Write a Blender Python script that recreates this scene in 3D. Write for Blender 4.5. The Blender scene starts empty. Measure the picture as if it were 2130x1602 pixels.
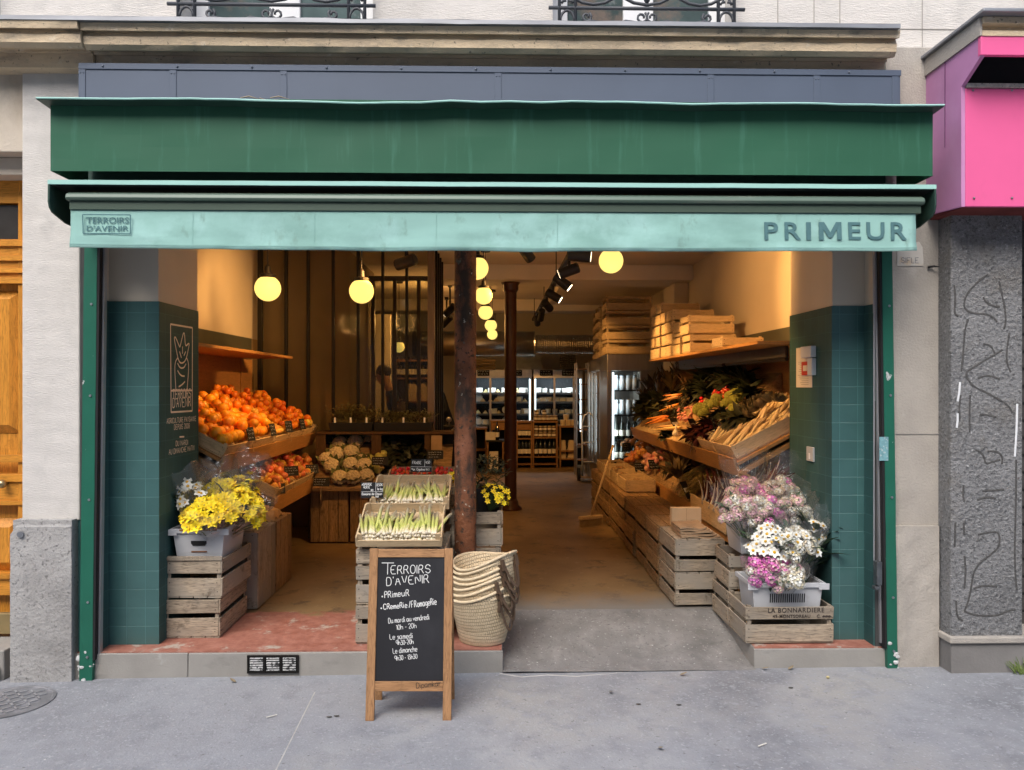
import bpy, bmesh, math, random
from mathutils import Vector, Matrix, Euler, noise
R = math.radians
rnd = random.Random(7)
sc = bpy.context.scene
col = sc.collection

# ---------------------------------------------------------------- camera
CAM = Vector((0.0, -4.3, 1.6)); YAW = R(1.2); F = 1600.0
FWD = Vector((math.sin(YAW), math.cos(YAW), 0)); RGT = Vector((math.cos(YAW), -math.sin(YAW), 0))
cd = bpy.data.cameras.new('camera'); co = bpy.data.objects.new('camera', cd); col.objects.link(co)
cd.sensor_width = 36; cd.lens = 36 * F / 2130; cd.clip_end = 300; cd.clip_start = .05
cd.shift_y = 3 / 2130
co.location = CAM; co.rotation_euler = (R(90), 0, -YAW)
sc.camera = co

# ---------------------------------------------------------------- light
w = bpy.data.worlds.new('World'); sc.world = w; w.use_nodes = True
wn = w.node_tree; wn.nodes.clear()
sky = wn.nodes.new('ShaderNodeTexSky'); sky.sky_type = 'NISHITA'; sky.sun_disc = False
SUN_EL, SUN_ROT = R(48), R(200)
sky.sun_elevation = SUN_EL; sky.sun_rotation = SUN_ROT; sky.air_density = 1.0; sky.dust_density = 3.0; sky.ozone_density = 1.0
bg = wn.nodes.new('ShaderNodeBackground'); bg.inputs[1].default_value = .12
wo = wn.nodes.new('ShaderNodeOutputWorld')
wn.links.new(sky.outputs[0], bg.inputs[0]); wn.links.new(bg.outputs[0], wo.inputs[0])
sl = bpy.data.lights.new('sun', 'SUN'); so = bpy.data.objects.new('sun', sl); col.objects.link(so)
sl.energy = 1.25; sl.angle = R(40); sl.color = (1, .975, .945)
sd = Vector((math.sin(SUN_ROT) * math.cos(SUN_EL), math.cos(SUN_ROT) * math.cos(SUN_EL), math.sin(SUN_EL)))
so.rotation_euler = sd.to_track_quat('Z', 'Y').to_euler()
so.location = sd * 20
sc.view_settings.view_transform = 'Standard'; sc.view_settings.look = 'None'
sc.view_settings.exposure = 1.25; sc.view_settings.gamma = 1.0
sc.render.engine = 'CYCLES'
sc.cycles.use_denoising = True
sc.cycles.max_bounces = 8; sc.cycles.transparent_max_bounces = 24
sc.cycles.sample_clamp_indirect = 4.0; sc.cycles.caustics_reflective = False; sc.cycles.caustics_refractive = False

# ---------------------------------------------------------------- pixel -> world
def ray(px, py):
    return FWD + RGT * ((px - 1065) / F) + Vector((0, 0, 1)) * ((804 - py) / F)
def at(px, py, y):
    d = ray(px, py); t = (y - CAM.y) / d.y
    return CAM + d * t
def atz(px, py, z):
    d = ray(px, py); t = (z - CAM.z) / d.z
    return CAM + d * t
def atx(px, py, x):
    d = ray(px, py); t = (x - CAM.x) / d.x
    return CAM + d * t
def onpl(px, py, p0, n):
    d = ray(px, py); p0 = Vector(p0); n = Vector(n)
    return CAM + d * ((p0 - CAM).dot(n) / d.dot(n))
def X(px, y): return at(px, 804, y).x
def Z(py, y, px=1034): return at(px, py, y).z

# ---------------------------------------------------------------- materials
MATS = {}
def N(nt, t, **k):
    n = nt.nodes.new(t)
    for a, v in k.items(): setattr(n, a, v)
    return n
def L(nt, a, b): nt.links.new(a, b)
def mixc(nt, f, a, b, mode='MIX'):
    m = N(nt, 'ShaderNodeMix', data_type='RGBA', blend_type=mode)
    for s, v in ((m.inputs[0], f), (m.inputs[6], a), (m.inputs[7], b)):
        if hasattr(v, 'is_linked'): L(nt, v, s)
        elif isinstance(v, (int, float)): s.default_value = v
        else: s.default_value = (*v, 1)
    return m.outputs[2]
def coords(nt, scale=(1, 1, 1), shift=True):
    tc = N(nt, 'ShaderNodeTexCoord'); mp = N(nt, 'ShaderNodeMapping')
    L(nt, tc.outputs['Object'], mp.inputs[0]); mp.inputs[3].default_value = scale
    if shift:
        oi = N(nt, 'ShaderNodeObjectInfo'); ml = N(nt, 'ShaderNodeMath', operation='MULTIPLY'); ml.inputs[1].default_value = 37.0
        L(nt, oi.outputs['Random'], ml.inputs[0]); L(nt, ml.outputs[0], mp.inputs[1])
    return mp.outputs[0]
def noise_(nt, vec, scale, detail=5, rough=.55):
    n = N(nt, 'ShaderNodeTexNoise'); n.inputs['Scale'].default_value = scale; n.inputs['Detail'].default_value = detail
    n.inputs['Roughness'].default_value = rough; L(nt, vec, n.inputs['Vector']); return n.outputs[0]
def ramp(nt, v, a, b):
    m = N(nt, 'ShaderNodeMapRange'); m.inputs[1].default_value = a; m.inputs[2].default_value = b
    L(nt, v, m.inputs[0]); return m.outputs[0]
def sh(c, k): return tuple(max(0, min(1, x * k)) for x in c)
def base(name):
    m = bpy.data.materials.new(name); m.use_nodes = True
    nt = m.node_tree; b = nt.nodes['Principled BSDF']; return m, nt, b
def mk(name, c, rough=.6, var=.2, scale=6, stretch=(1, 1, 1), bump=0., bscale=60, metal=0, ov=0., oh=0., stains=(), island=0., spec=.4, detail=5, sss=0, shift=True, bd=.01):
    """noise-varied paint: stains = [(colour, threshold, scale, softness, stretch)]"""
    if name in MATS: return MATS[name]
    m, nt, b = base(name); v = coords(nt, stretch, shift)
    n = noise_(nt, v, scale, detail); n = ramp(nt, n, .25, .75)
    cc = mixc(nt, n, sh(c, 1 - var), sh(c, 1 + var))
    for st in stains:
        c2, thr, ss, soft = st[:4]; stt = st[4] if len(st) > 4 else (1, 1, 1)
        vv = coords(nt, stt, shift); f = ramp(nt, noise_(nt, vv, ss, 7, .62), thr, thr + soft)
        cc = mixc(nt, f, cc, c2)
    if island:
        g = N(nt, 'ShaderNodeNewGeometry'); f = N(nt, 'ShaderNodeMapRange'); f.inputs[3].default_value = 1 - island; f.inputs[4].default_value = 1 + island
        L(nt, g.outputs['Random Per Island'], f.inputs[0])
        hs = N(nt, 'ShaderNodeHueSaturation'); L(nt, f.outputs[0], hs.inputs['Value']); L(nt, cc, hs.inputs['Color']); cc = hs.outputs[0]
    if ov or oh:
        oi = N(nt, 'ShaderNodeObjectInfo'); hs = N(nt, 'ShaderNodeHueSaturation')
        f = N(nt, 'ShaderNodeMapRange'); f.inputs[3].default_value = 1 - ov; f.inputs[4].default_value = 1 + ov; L(nt, oi.outputs['Random'], f.inputs[0]); L(nt, f.outputs[0], hs.inputs['Value'])
        wn_ = N(nt, 'ShaderNodeTexWhiteNoise', noise_dimensions='1D'); L(nt, oi.outputs['Random'], wn_.inputs['W'])
        f = N(nt, 'ShaderNodeMapRange'); f.inputs[3].default_value = .5 - oh; f.inputs[4].default_value = .5 + oh; L(nt, wn_.outputs[0], f.inputs[0]); L(nt, f.outputs[0], hs.inputs['Hue'])
        L(nt, cc, hs.inputs['Color']); cc = hs.outputs[0]
    L(nt, cc, b.inputs['Base Color'])
    b.inputs['Roughness'].default_value = rough; b.inputs['Metallic'].default_value = metal
    b.inputs['Specular IOR Level'].default_value = spec
    if sss:
        b.inputs['Subsurface Weight'].default_value = sss; b.inputs['Subsurface Radius'].default_value = (.02, .01, .005)
    if bump:
        bn = N(nt, 'ShaderNodeBump'); bn.inputs['Strength'].default_value = bump; bn.inputs['Distance'].default_value = bd
        L(nt, noise_(nt, v, bscale, 6, .6), bn.inputs['Height']); L(nt, bn.outputs[0], b.inputs['Normal'])
    MATS[name] = m; return m
def wood(name, c, axis='x', var=.3, rough=.75, island=.18, dark=.35, bump=.35, grey=None):
    key = name + '_' + axis
    if key in MATS: return MATS[key]
    m, nt, b = base(key)
    st = {'x': (1.2, 14, 14), 'y': (14, 1.2, 14), 'z': (14, 14, 1.2)}[axis]
    v = coords(nt, st)
    n1 = noise_(nt, v, 3.2, 8, .65); n2 = noise_(nt, v, 16, 4, .6)
    big = noise_(nt, coords(nt), 3.5, 4)
    cc = mixc(nt, ramp(nt, n1, .3, .7), sh(c, 1 - var), sh(c, 1 + var))
    cc = mixc(nt, ramp(nt, n2, .50, .68), cc, sh(c, dark))
    if grey: cc = mixc(nt, ramp(nt, big, .42, .62), cc, grey)
    cc = mixc(nt, ramp(nt, noise_(nt, coords(nt), 9, 6, .7), .57, .70), cc, sh(c, dark * 1.2))
    g = N(nt, 'ShaderNodeNewGeometry'); f = N(nt, 'ShaderNodeMapRange'); f.inputs[3].default_value = 1 - island; f.inputs[4].default_value = 1 + island
    L(nt, g.outputs['Random Per Island'], f.inputs[0])
    hs = N(nt, 'ShaderNodeHueSaturation'); L(nt, f.outputs[0], hs.inputs['Value']); L(nt, cc, hs.inputs['Color'])
    L(nt, hs.outputs[0], b.inputs['Base Color']); b.inputs['Roughness'].default_value = rough; b.inputs['Specular IOR Level'].default_value = .25
    bn = N(nt, 'ShaderNodeBump'); bn.inputs['Strength'].default_value = bump; bn.inputs['Distance'].default_value = .004
    L(nt, n1, bn.inputs['Height']); L(nt, bn.outputs[0], b.inputs['Normal'])
    MATS[key] = m; return m
def emis(name, c, s):
    if name in MATS: return MATS[name]
    m, nt, b = base(name); b.inputs['Base Color'].default_value = (*sh(c, .9), 1)
    b.inputs['Emission Color'].default_value = (*c, 1); b.inputs['Emission Strength'].default_value = s
    MATS[name] = m; return m
def film(name, tint=(1, 1, 1), gloss=.12, haze=.06, bump=0., bscale=20, rough=.08):
    """thin clear sheet: window pane or cellophane"""
    if name in MATS: return MATS[name]
    m, nt, b = base(name); nt.nodes.remove(b); o = nt.nodes['Material Output']
    tr = N(nt, 'ShaderNodeBsdfTransparent'); tr.inputs[0].default_value = (*tint, 1)
    gl = N(nt, 'ShaderNodeBsdfGlossy'); gl.inputs['Roughness'].default_value = rough
    df = N(nt, 'ShaderNodeBsdfDiffuse'); df.inputs[0].default_value = (.8, .8, .8, 1)
    lw = N(nt, 'ShaderNodeLayerWeight'); lw.inputs[0].default_value = .35
    f = N(nt, 'ShaderNodeMapRange'); f.inputs[3].default_value = gloss * .4; f.inputs[4].default_value = min(1, gloss * 4); L(nt, lw.outputs['Facing'], f.inputs[0])
    m1 = N(nt, 'ShaderNodeMixShader'); m1.inputs[0].default_value = haze; L(nt, tr.outputs[0], m1.inputs[1]); L(nt, df.outputs[0], m1.inputs[2])
    m2 = N(nt, 'ShaderNodeMixShader'); L(nt, f.outputs[0], m2.inputs[0]); L(nt, m1.outputs[0], m2.inputs[1]); L(nt, gl.outputs[0], m2.inputs[2])
    if bump:
        bn = N(nt, 'ShaderNodeBump'); bn.inputs['Strength'].default_value = bump; bn.inputs['Distance'].default_value = .02
        L(nt, noise_(nt, coords(nt), bscale, 3), bn.inputs['Height']); L(nt, bn.outputs[0], gl.inputs['Normal'])
    L(nt, m2.outputs[0], o.inputs[0]); MATS[name] = m; return m
def tiles(name, c, plane, size=.105, z0=.13, gap=.0022, rough=.22):
    if name in MATS: return MATS[name]
    m, nt, b = base(name)
    tc = N(nt, 'ShaderNodeNewGeometry'); sp = N(nt, 'ShaderNodeSeparateXYZ'); L(nt, tc.outputs['Position'], sp.inputs[0])
    cb = N(nt, 'ShaderNodeCombineXYZ'); L(nt, sp.outputs[0 if plane == 'xz' else 1], cb.inputs[0])
    sb = N(nt, 'ShaderNodeMath', operation='SUBTRACT'); sb.inputs[1].default_value = z0; L(nt, sp.outputs[2], sb.inputs[0]); L(nt, sb.outputs[0], cb.inputs[1])
    br = N(nt, 'ShaderNodeTexBrick'); br.offset = 0; L(nt, cb.outputs[0], br.inputs[0])
    br.inputs['Scale'].default_value = 1; br.inputs['Mortar Size'].default_value = gap; br.inputs['Mortar Smooth'].default_value = .3
    br.inputs['Brick Width'].default_value = size; br.inputs['Row Height'].default_value = size; br.inputs['Bias'].default_value = 0
    br.inputs['Color1'].default_value = (*sh(c, .9), 1); br.inputs['Color2'].default_value = (*sh(c, 1.1), 1); br.inputs['Mortar'].default_value = (*sh(c, 1.5), 1)
    n = noise_(nt, cb.outputs[0], 5, 6); cc = mixc(nt, ramp(nt, n, .35, .7), br.outputs[0], sh(c, .8), 'MIX')
    mm = mixc(nt, .55, br.outputs[0], cc); L(nt, mm, b.inputs['Base Color']); b.inputs['Roughness'].default_value = rough; b.inputs['Specular IOR Level'].default_value = .5 if rough < .3 else .2
    bn = N(nt, 'ShaderNodeBump'); bn.invert = True; bn.inputs['Strength'].default_value = .5; bn.inputs['Distance'].default_value = .002
    ad = N(nt, 'ShaderNodeMath', operation='MULTIPLY_ADD'); ad.inputs[1].default_value = .4; L(nt, noise_(nt, cb.outputs[0], 14, 2), ad.inputs[0]); L(nt, br.outputs['Fac'], ad.inputs[2])
    L(nt, ad.outputs[0], bn.inputs['Height']); L(nt, bn.outputs[0], b.inputs['Normal'])
    MATS[name] = m; return m

# ---------------------------------------------------------------- objects
def tag(o, label=None, cat=None, group=None, kind=None):
    if label: o['label'] = label
    if cat: o['category'] = cat
    if group: o['group'] = group
    if kind: o['kind'] = kind
    return o
def thing(name, label, cat, loc=(0, 0, 0), rot=(0, 0, 0), group=None):
    o = bpy.data.objects.new(name, None); col.objects.link(o); o.empty_display_size = .05
    o.location = loc; o.rotation_euler = rot
    return tag(o, label, cat, group)
KIDS = {}
def adopt(o, parent):
    if parent is not None: o.parent = parent; KIDS.setdefault(parent.name, []).append(o)
def copy_tree(o, parent=None, loc=None, rot=None, label=None, group=None, scale=None):
    c = o.copy(); col.objects.link(c)
    if parent is not None: adopt(c, parent)
    for ch in KIDS.get(o.name, ()): copy_tree(ch, c)
    if loc is not None: c.location = loc
    if rot is not None: c.rotation_euler = rot
    if scale is not None: c.scale = (scale,) * 3 if isinstance(scale, (int, float)) else scale
    if label: c['label'] = label
    if group: c['group'] = group
    return c
class MB:
    def __init__(s): s.v = []; s.f = []; s.m = []; s.cur = 0; s.M = None
    def add(s, vs, fs):
        k = len(s.v)
        s.v += [(s.M @ Vector(p)) if s.M is not None else Vector(p) for p in vs]
        s.f += [tuple(i + k for i in f) for f in fs]; s.m += [s.cur] * len(fs); return s
    def box(s, x0, x1, y0, y1, z0, z1, j=0):
        vs = [(x, y, z) for z in (z0, z1) for y in (y0, y1) for x in (x0, x1)]
        if j: vs = [(x + rnd.uniform(-j, j), y + rnd.uniform(-j, j), z + rnd.uniform(-j, j)) for x, y, z in vs]
        return s.add(vs, [(0, 2, 3, 1), (4, 5, 7, 6), (0, 1, 5, 4), (2, 6, 7, 3), (0, 4, 6, 2), (1, 3, 7, 5)])
    def cbox(s, c, size, j=0):
        return s.box(c[0] - size[0] / 2, c[0] + size[0] / 2, c[1] - size[1] / 2, c[1] + size[1] / 2, c[2] - size[2] / 2, c[2] + size[2] / 2, j)
    def beam(s, p0, p1, w_, h_, up=(0, 0, 1)):
        p0 = Vector(p0); p1 = Vector(p1); d = (p1 - p0).normalized(); up = Vector(up)
        a = d.cross(up).normalized(); b = a.cross(d).normalized()
        vs = [p + a * (sx * w_ / 2) + b * (sy * h_ / 2) for p in (p0, p1) for sx, sy in ((-1, -1), (1, -1), (1, 1), (-1, 1))]
        return s.add(vs, [(0, 1, 2, 3), (7, 6, 5, 4), (0, 4, 5, 1), (1, 5, 6, 2), (2, 6, 7, 3), (3, 7, 4, 0)])
    def tube(s, pts, r, n=8, cap=True, flat=None):
        pts = [Vector(p) for p in pts]; rs = r if isinstance(r, (list, tuple)) else [r] * len(pts)
        vs = []; fs = []; ref = None
        for i, p in enumerate(pts):
            d = (pts[min(i + 1, len(pts) - 1)] - pts[max(i - 1, 0)])
            d = d.normalized() if d.length > 1e-9 else Vector((0, 0, 1))
            if flat is not None: a = d.cross(flat); a = a.normalized() if a.length > 1e-6 else Vector((1, 0, 0)); b = flat
            else:
                if ref is None: ref = Vector((0, 0, 1)) if abs(d.z) < .9 else Vector((1, 0, 0))
                a = d.cross(ref); a = a.normalized() if a.length > 1e-6 else Vector((1, 0, 0)); b = a.cross(d).normalized(); ref = b
            for k in range(n):
                t = 2 * math.pi * k / n
                vs.append(p + a * (math.cos(t) * rs[i]) + b * (math.sin(t) * rs[i] * (.18 if flat is not None else 1)))
        for i in range(len(pts) - 1):
            for k in range(n):
                k2 = (k + 1) % n; fs.append((i * n + k, i * n + k2, (i + 1) * n + k2, (i + 1) * n + k))
        if cap: fs += [tuple(range(n - 1, -1, -1)), tuple((len(pts) - 1) * n + k for k in range(n))]
        return s.add(vs, fs)
    def cyl(s, p0, p1, r0, r1=None, n=16): return s.tube([p0, p1], [r0, r0 if r1 is None else r1], n)
    def lathe(s, prof, n=16, c=(0, 0, 0), sx=1, sy=1, close=False):
        vs = []; fs = []; c = Vector(c)
        for r, z in prof:
            for k in range(n):
                t = 2 * math.pi * k / n; vs.append(c + Vector((r * sx * math.cos(t), r * sy * math.sin(t), z)))
        for i in range(len(prof) - 1):
            for k in range(n):
                k2 = (k + 1) % n; fs.append((i * n + k, i * n + k2, (i + 1) * n + k2, (i + 1) * n + k))
        if prof[0][0] > 1e-6: fs.append(tuple(range(n - 1, -1, -1)))
        if prof[-1][0] > 1e-6: fs.append(tuple((len(prof) - 1) * n + k for k in range(n)))
        return s.add(vs, fs)
    def ball(s, c, r, n=12, m=8, sq=(1, 1, 1), lump=0., ls=3.):
        c = Vector(c); vs = [c + Vector((0, 0, -r * sq[2]))]; fs = []
        for i in range(1, m):
            ph = math.pi * i / m - math.pi / 2
            for k in range(n):
                t = 2 * math.pi * k / n; d = Vector((math.cos(ph) * math.cos(t), math.cos(ph) * math.sin(t), math.sin(ph)))
                q = 1 + (lump * noise.noise((c + d) * ls) if lump else 0)
                vs.append(c + Vector((d.x * r * sq[0], d.y * r * sq[1], d.z * r * sq[2])) * q if not lump else c + Vector((d.x * sq[0], d.y * sq[1], d.z * sq[2])) * r * q)
        vs.append(c + Vector((0, 0, r * sq[2]))); e = len(vs) - 1
        for k in range(n):
            k2 = (k + 1) % n; fs.append((0, 1 + k2, 1 + k)); fs.append((e, e - n + k, e - n + k2))
            for i in range(m - 2): fs.append((1 + i * n + k, 1 + i * n + k2, 1 + (i + 1) * n + k2, 1 + (i + 1) * n + k))
        return s.add(vs, fs)
    def prism(s, poly, a, b, axis):
        """outline (list of 2-D points) pushed along an axis from a to b"""
        def P(u, v, t): return {'x': (t, u, v), 'y': (u, t, v), 'z': (u, v, t)}[axis]
        n = len(poly); vs = [P(u, v, a) for u, v in poly] + [P(u, v, b) for u, v in poly]
        fs = [tuple(range(n)), tuple(range(2 * n - 1, n - 1, -1))] + [(i, (i + 1) % n + n if False else i + n, (i + 1) % n + n, (i + 1) % n) for i in range(n)]
        return s.add(vs, fs)
    def grid(s, fn, nu, nv):
        vs = [fn(i / nu, j / nv) for j in range(nv + 1) for i in range(nu + 1)]
        fs = [(j * (nu + 1) + i, j * (nu + 1) + i + 1, (j + 1) * (nu + 1) + i + 1, (j + 1) * (nu + 1) + i) for j in range(nv) for i in range(nu)]
        return s.add(vs, fs)
    def leaf(s, p, d, up, ln, wd, bend=.3, n=4):
        """one curved leaf blade from p along d"""
        p = Vector(p); d = Vector(d).normalized(); up = Vector(up); a = d.cross(up)
        a = a.normalized() if a.length > 1e-6 else Vector((1, 0, 0)); u = a.cross(d).normalized()
        vs = []
        for i in range(n + 1):
            t = i / n; q = p + d * (ln * t) - u * (bend * ln * t * t); ww = wd * math.sin(math.pi * min(.97, .12 + .86 * t)) * .5
            vs += [q - a * ww + u * ww * .3, q, q + a * ww + u * ww * .3]
        fs = []
        for i in range(n):
            k = i * 3; fs += [(k, k + 1, k + 4, k + 3), (k + 1, k + 2, k + 5, k + 4)]
        return s.add(vs, fs)
    def build(s, name, mats, parent=None, smooth=False, bevel=0, sub=0, world=False, fix=True):
        me = bpy.data.meshes.new(name)
        off = Vector(parent.location) if (world and parent is not None) else Vector((0, 0, 0))
        me.from_pydata([tuple(v - off) for v in s.v], [], s.f)
        if not isinstance(mats, (list, tuple)): mats = [mats]
        for m in mats: me.materials.append(m)
        if len(mats) > 1: me.polygons.foreach_set('material_index', s.m)
        if fix:
            bm = bmesh.new(); bm.from_mesh(me); bmesh.ops.recalc_face_normals(bm, faces=bm.faces); bm.to_mesh(me); bm.free()
        if smooth: me.polygons.foreach_set('use_smooth', [True] * len(me.polygons))
        me.update()
        o = bpy.data.objects.new(name, me); col.objects.link(o); adopt(o, parent)
        if bevel:
            b = o.modifiers.new('bevel', 'BEVEL'); b.width = bevel; b.segments = 2; b.limit_method = 'ANGLE'; b.angle_limit = R(40)
        if sub:
            b = o.modifiers.new('sub', 'SUBSURF'); b.levels = b.render_levels = sub
        return o
def solo(mb, name, mats, label, cat, group=None, **k):
    """a thing that is one mesh; its origin is put at the bottom centre"""
    lo = Vector((min(v.x for v in mb.v), min(v.y for v in mb.v), min(v.z for v in mb.v))); hi = Vector((max(v.x for v in mb.v), max(v.y for v in mb.v), max(v.z for v in mb.v)))
    c = Vector(((lo.x + hi.x) / 2, (lo.y + hi.y) / 2, lo.z)); mb.v = [v - c for v in mb.v]
    o = mb.build(name, mats, None, **k); o.location = c; return tag(o, label, cat, group)

# ---------------------------------------------------------------- stroke lettering (x 0-6, baseline 3, capitals to d)
GL = {'A': '03 3d 63|17 57', 'B': '03 0d 4d 5c 5a 48 08|48 66 64 53 03', 'C': '6b 5d 2d 0b 05 23 53 65', 'D': '03 0d 3d 5c 68 54 33 03', 'E': '6d 0d 03 63|08 48', 'F': '6d 0d 03|08 48',
 'G': '6b 4d 2d 0b 05 23 43 65 68 48', 'H': '03 0d|63 6d|08 68', 'I': '03 0d', 'J': '4d 45 33 13 05', 'K': '03 0d|6d 08 63', 'L': '0d 03 53', 'M': '03 0d 37 6d 63', 'N': '03 0d 63 6d', 'O': '2d 0b 05 23 43 65 6b 4d 2d',
 'P': '03 0d 4d 5c 5a 48 08', 'R': '03 0d 4d 5c 5a 48 08|38 63', 'S': '6b 4d 2d 0b 09 28 48 66 65 43 23 05', 'T': '0d 6d|3d 33', 'U': '0d 05 23 43 65 6d', 'V': '0d 33 6d', 'Y': '0d 38 6d|38 33', 'X': '03 6d|0d 63',
 '0': '2d 0b 05 23 33 55 5b 3d 2d', '1': '0b 2d 23', '2': '0b 1d 4d 5b 59 03 53', '3': '0d 5d 28 48 56 54 43 13 04', '4': '43 4d 06 56', '5': '5d 0d 08 38 56 54 33 03', '8': '28 0a 1d 4d 5a 38 28 05 13 43 55 38', '9': '53 5b 4d 1d 0b 09 17 47 59',
 'a': '58 49 19 07 05 13 33 56|59 54 63', 'c': '48 39 19 07 05 13 33 44', 'd': '58 49 19 07 05 13 33 56|5d 54 63', 'e': '06 56 58 39 19 07 05 13 33 54', 'g': '58 49 19 07 05 14 34 56|59 51 30 10', 'h': '0d 03|06 29 49 57 53',
 'i': '09 04 13|0b 0c', 'k': '0d 03|49 06 43', 'l': '0d 04 13', 'm': '09 03|06 19 29 37 33|36 49 59 67 63', 'n': '09 03|06 29 49 57 53', 'o': '29 07 05 23 33 55 57 39 29', 'p': '09 00|08 29 49 57 55 43 23 05', 'r': '09 03|06 29 49',
 's': '48 29 08 17 46 45 33 03', 't': '1d 14 33|09 39', 'u': '09 05 13 33 55|59 54 63', 'v': '09 23 49', "'": '0d 0b', '-': '07 37', '/': '03 5d', ',': '04 02', '.': '03 04', '€': '5b 3d 1b 15 33 55|08 48|06 46', '(': '2d 0a 06 23', ')': '0d 2a 26 03', ':': '04 05|08 09'}
def glyph(ch):
    out = []
    for pl in GL.get(ch, '').split('|'):
        if pl: out.append([(int(q[0], 16), int(q[1], 16) - 3) for q in pl.split()])
    return out
def chaikin(p):
    q = [p[0]]
    for a, b in zip(p, p[1:]): q += [(a[0] * .75 + b[0] * .25, a[1] * .75 + b[1] * .25), (a[0] * .25 + b[0] * .75, a[1] * .25 + b[1] * .75)]
    return q + [p[-1]]
def text_width(t, h, gap=2.2, cond=1.):
    x = 0
    for ch in t:
        g = glyph(ch); x += ((max(p[0] for l in g for p in l) if g else 2.2) + gap) * cond
    return (x - gap * cond) * h / 10
def write(mb, t, o, u, v, n, h, wd, gap=2.2, soft=1, jit=0., center=False, cond=1., lift=0.001):
    """lettering as thin raised strokes on the plane (o; u right, v up, n out)"""
    o = Vector(o); u = Vector(u).normalized(); v = Vector(v).normalized(); n = Vector(n).normalized(); k = h / 10; x = 0
    if center: o = o - u * (text_width(t, h, gap, cond) / 2)
    for ch in t:
        g = glyph(ch); wdt = (max(p[0] for l in g for p in l) if g else 2.2)
        dx, dy = rnd.uniform(-jit, jit), rnd.uniform(-jit, jit)
        for pl in g:
            p = pl
            for _ in range(soft): p = chaikin(p)
            pts = [o + u * ((x + (q[0] + dx) * cond) * k) + v * ((q[1] + dy) * k) + n * lift for q in p]
            mb.tube(pts, wd / 2, 6, True, n)
        x += (wdt + gap) * cond
    return mb
def scrawl(mb, o, u, v, n, wdt, h, wd):
    """a line of chalk too small to read"""
    o = Vector(o); u = Vector(u).normalized(); v = Vector(v).normalized(); n = Vector(n).normalized(); x = 0
    while x < wdt:
        m = rnd.randint(3, 6); pts = []
        for i in range(m): pts.append(o + u * (x + i * h * .28) + v * (h * (rnd.uniform(0, .45) if i % 2 else rnd.uniform(.5, 1))) + n * .001)
        mb.tube(pts, wd / 2, 5, True, n); x += m * h * .28 + h * .35
    return mb
def font(t, size, off=0., ext=.002, align='CENTER', space=1.):
    """lettering in the built-in sans face, returned as (verts, faces) in x-y"""
    c = bpy.data.curves.new('lettering', 'FONT'); c.body = t; c.size = size; c.offset = off; c.extrude = ext; c.align_x = align; c.space_character = space; c.resolution_u = 3
    o = bpy.data.objects.new('lettering', c); col.objects.link(o); bpy.context.view_layer.update()
    me = bpy.data.meshes.new_from_object(o); vs = [v.co.copy() for v in me.vertices]; fs = [tuple(p.vertices) for p in me.polygons]
    bpy.data.objects.remove(o); bpy.data.curves.remove(c); bpy.data.meshes.remove(me); return vs, fs
def setfont(mb, t, o, u, v, n, size, off=0., ext=.001, align='CENTER', space=1., sx=1.):
    o = Vector(o); u = Vector(u).normalized(); v = Vector(v).normalized(); n = Vector(n).normalized()
    vs, fs = font(t, size, off, ext, align, space)
    return mb.add([o + u * (p.x * sx) + v * p.y + n * (p.z + ext) for p in vs], fs)
# ================================================================ materials used by the setting
M_pave = mk('asphalt', (.285, .296, .318), .88, .13, 2.2, bump=.8, bscale=85, bd=.006, shift=False, stains=[((.185, .19, .205), .47, 1.1, .2), ((.36, .365, .37), .55, .45, .12), ((.32, .315, .305), .52, .8, .18), ((.20, .21, .23), .50, 9, .25), ((.36, .37, .39), .56, 55, .12), ((.15, .155, .16), .62, 45, .08), ((.30, .31, .33), .56, 18, .12), ((.55, .55, .54), .70, 26, .02)])
M_ramp = mk('ramp_cement', (.20, .195, .19), .85, .22, 5, bump=.6, bscale=70, bd=.006, shift=False, stains=[((.27, .265, .255), .50, 6, .3, (2, 1, 1)), ((.12, .118, .115), .53, 3, .2), ((.14, .138, .135), .56, 40, .1), ((.42, .42, .41), .62, 50, .06)])
M_conc = mk('step_concrete', (.30, .285, .26), .85, .15, 4, bump=.4, bscale=90, bd=.004, shift=False, stains=[((.17, .165, .155), .55, 2.5, .2, (1, 1, 3)), ((.42, .41, .39), .66, 8, .1)])
M_lime = mk('limestone', (.635, .605, .565), .85, .10, 3, stretch=(1, 1, 5), bump=.5, bscale=40, shift=False, stains=[((.50, .475, .44), .52, 2, .25, (1, 1, .4)), ((.52, .50, .47), .55, 7, .25), ((.34, .32, .29), .69, 14, .05, (1, 1, 2))])
M_tan = mk('tan_stone', (.56, .49, .40), .87, .12, 2, bump=.4, bscale=40, shift=False, stains=[((.40, .335, .26), .52, 2.5, .2, (1, 1, .6)), ((.30, .25, .19), .60, 8, .12)])
M_block = mk('rendered_stone', (.41, .375, .33), .88, .14, 4, bump=.5, bscale=80, shift=False, stains=[((.28, .26, .235), .52, 3, .25, (1, 1, .35)), ((.5, .475, .44), .6, 6, .2)])
M_corn = mk('cornice_stone', (.68, .54, .365), .9, .16, 2, stretch=(1, 1.5, 1.5), bump=.5, bscale=45, bd=.012, shift=False, stains=[((.50, .40, .29), .5, 3, .22, (.8, 1, 1.6)), ((.28, .24, .19), .58, 5, .16, (.7, 1, 1.5)), ((.74, .63, .48), .60, 18, .1), ((.25, .2, .15), .62, 40, .06)])
M_gran = mk('granite_plinth', (.39, .38, .365), .85, .2, 3, bump=.9, bscale=60, bd=.008, shift=False, stains=[((.40, .39, .38), .52, 60, .10), ((.19, .185, .18), .57, 50, .09), ((.20, .19, .18), .52, 2, .3, (1, 1, .6))])
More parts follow.
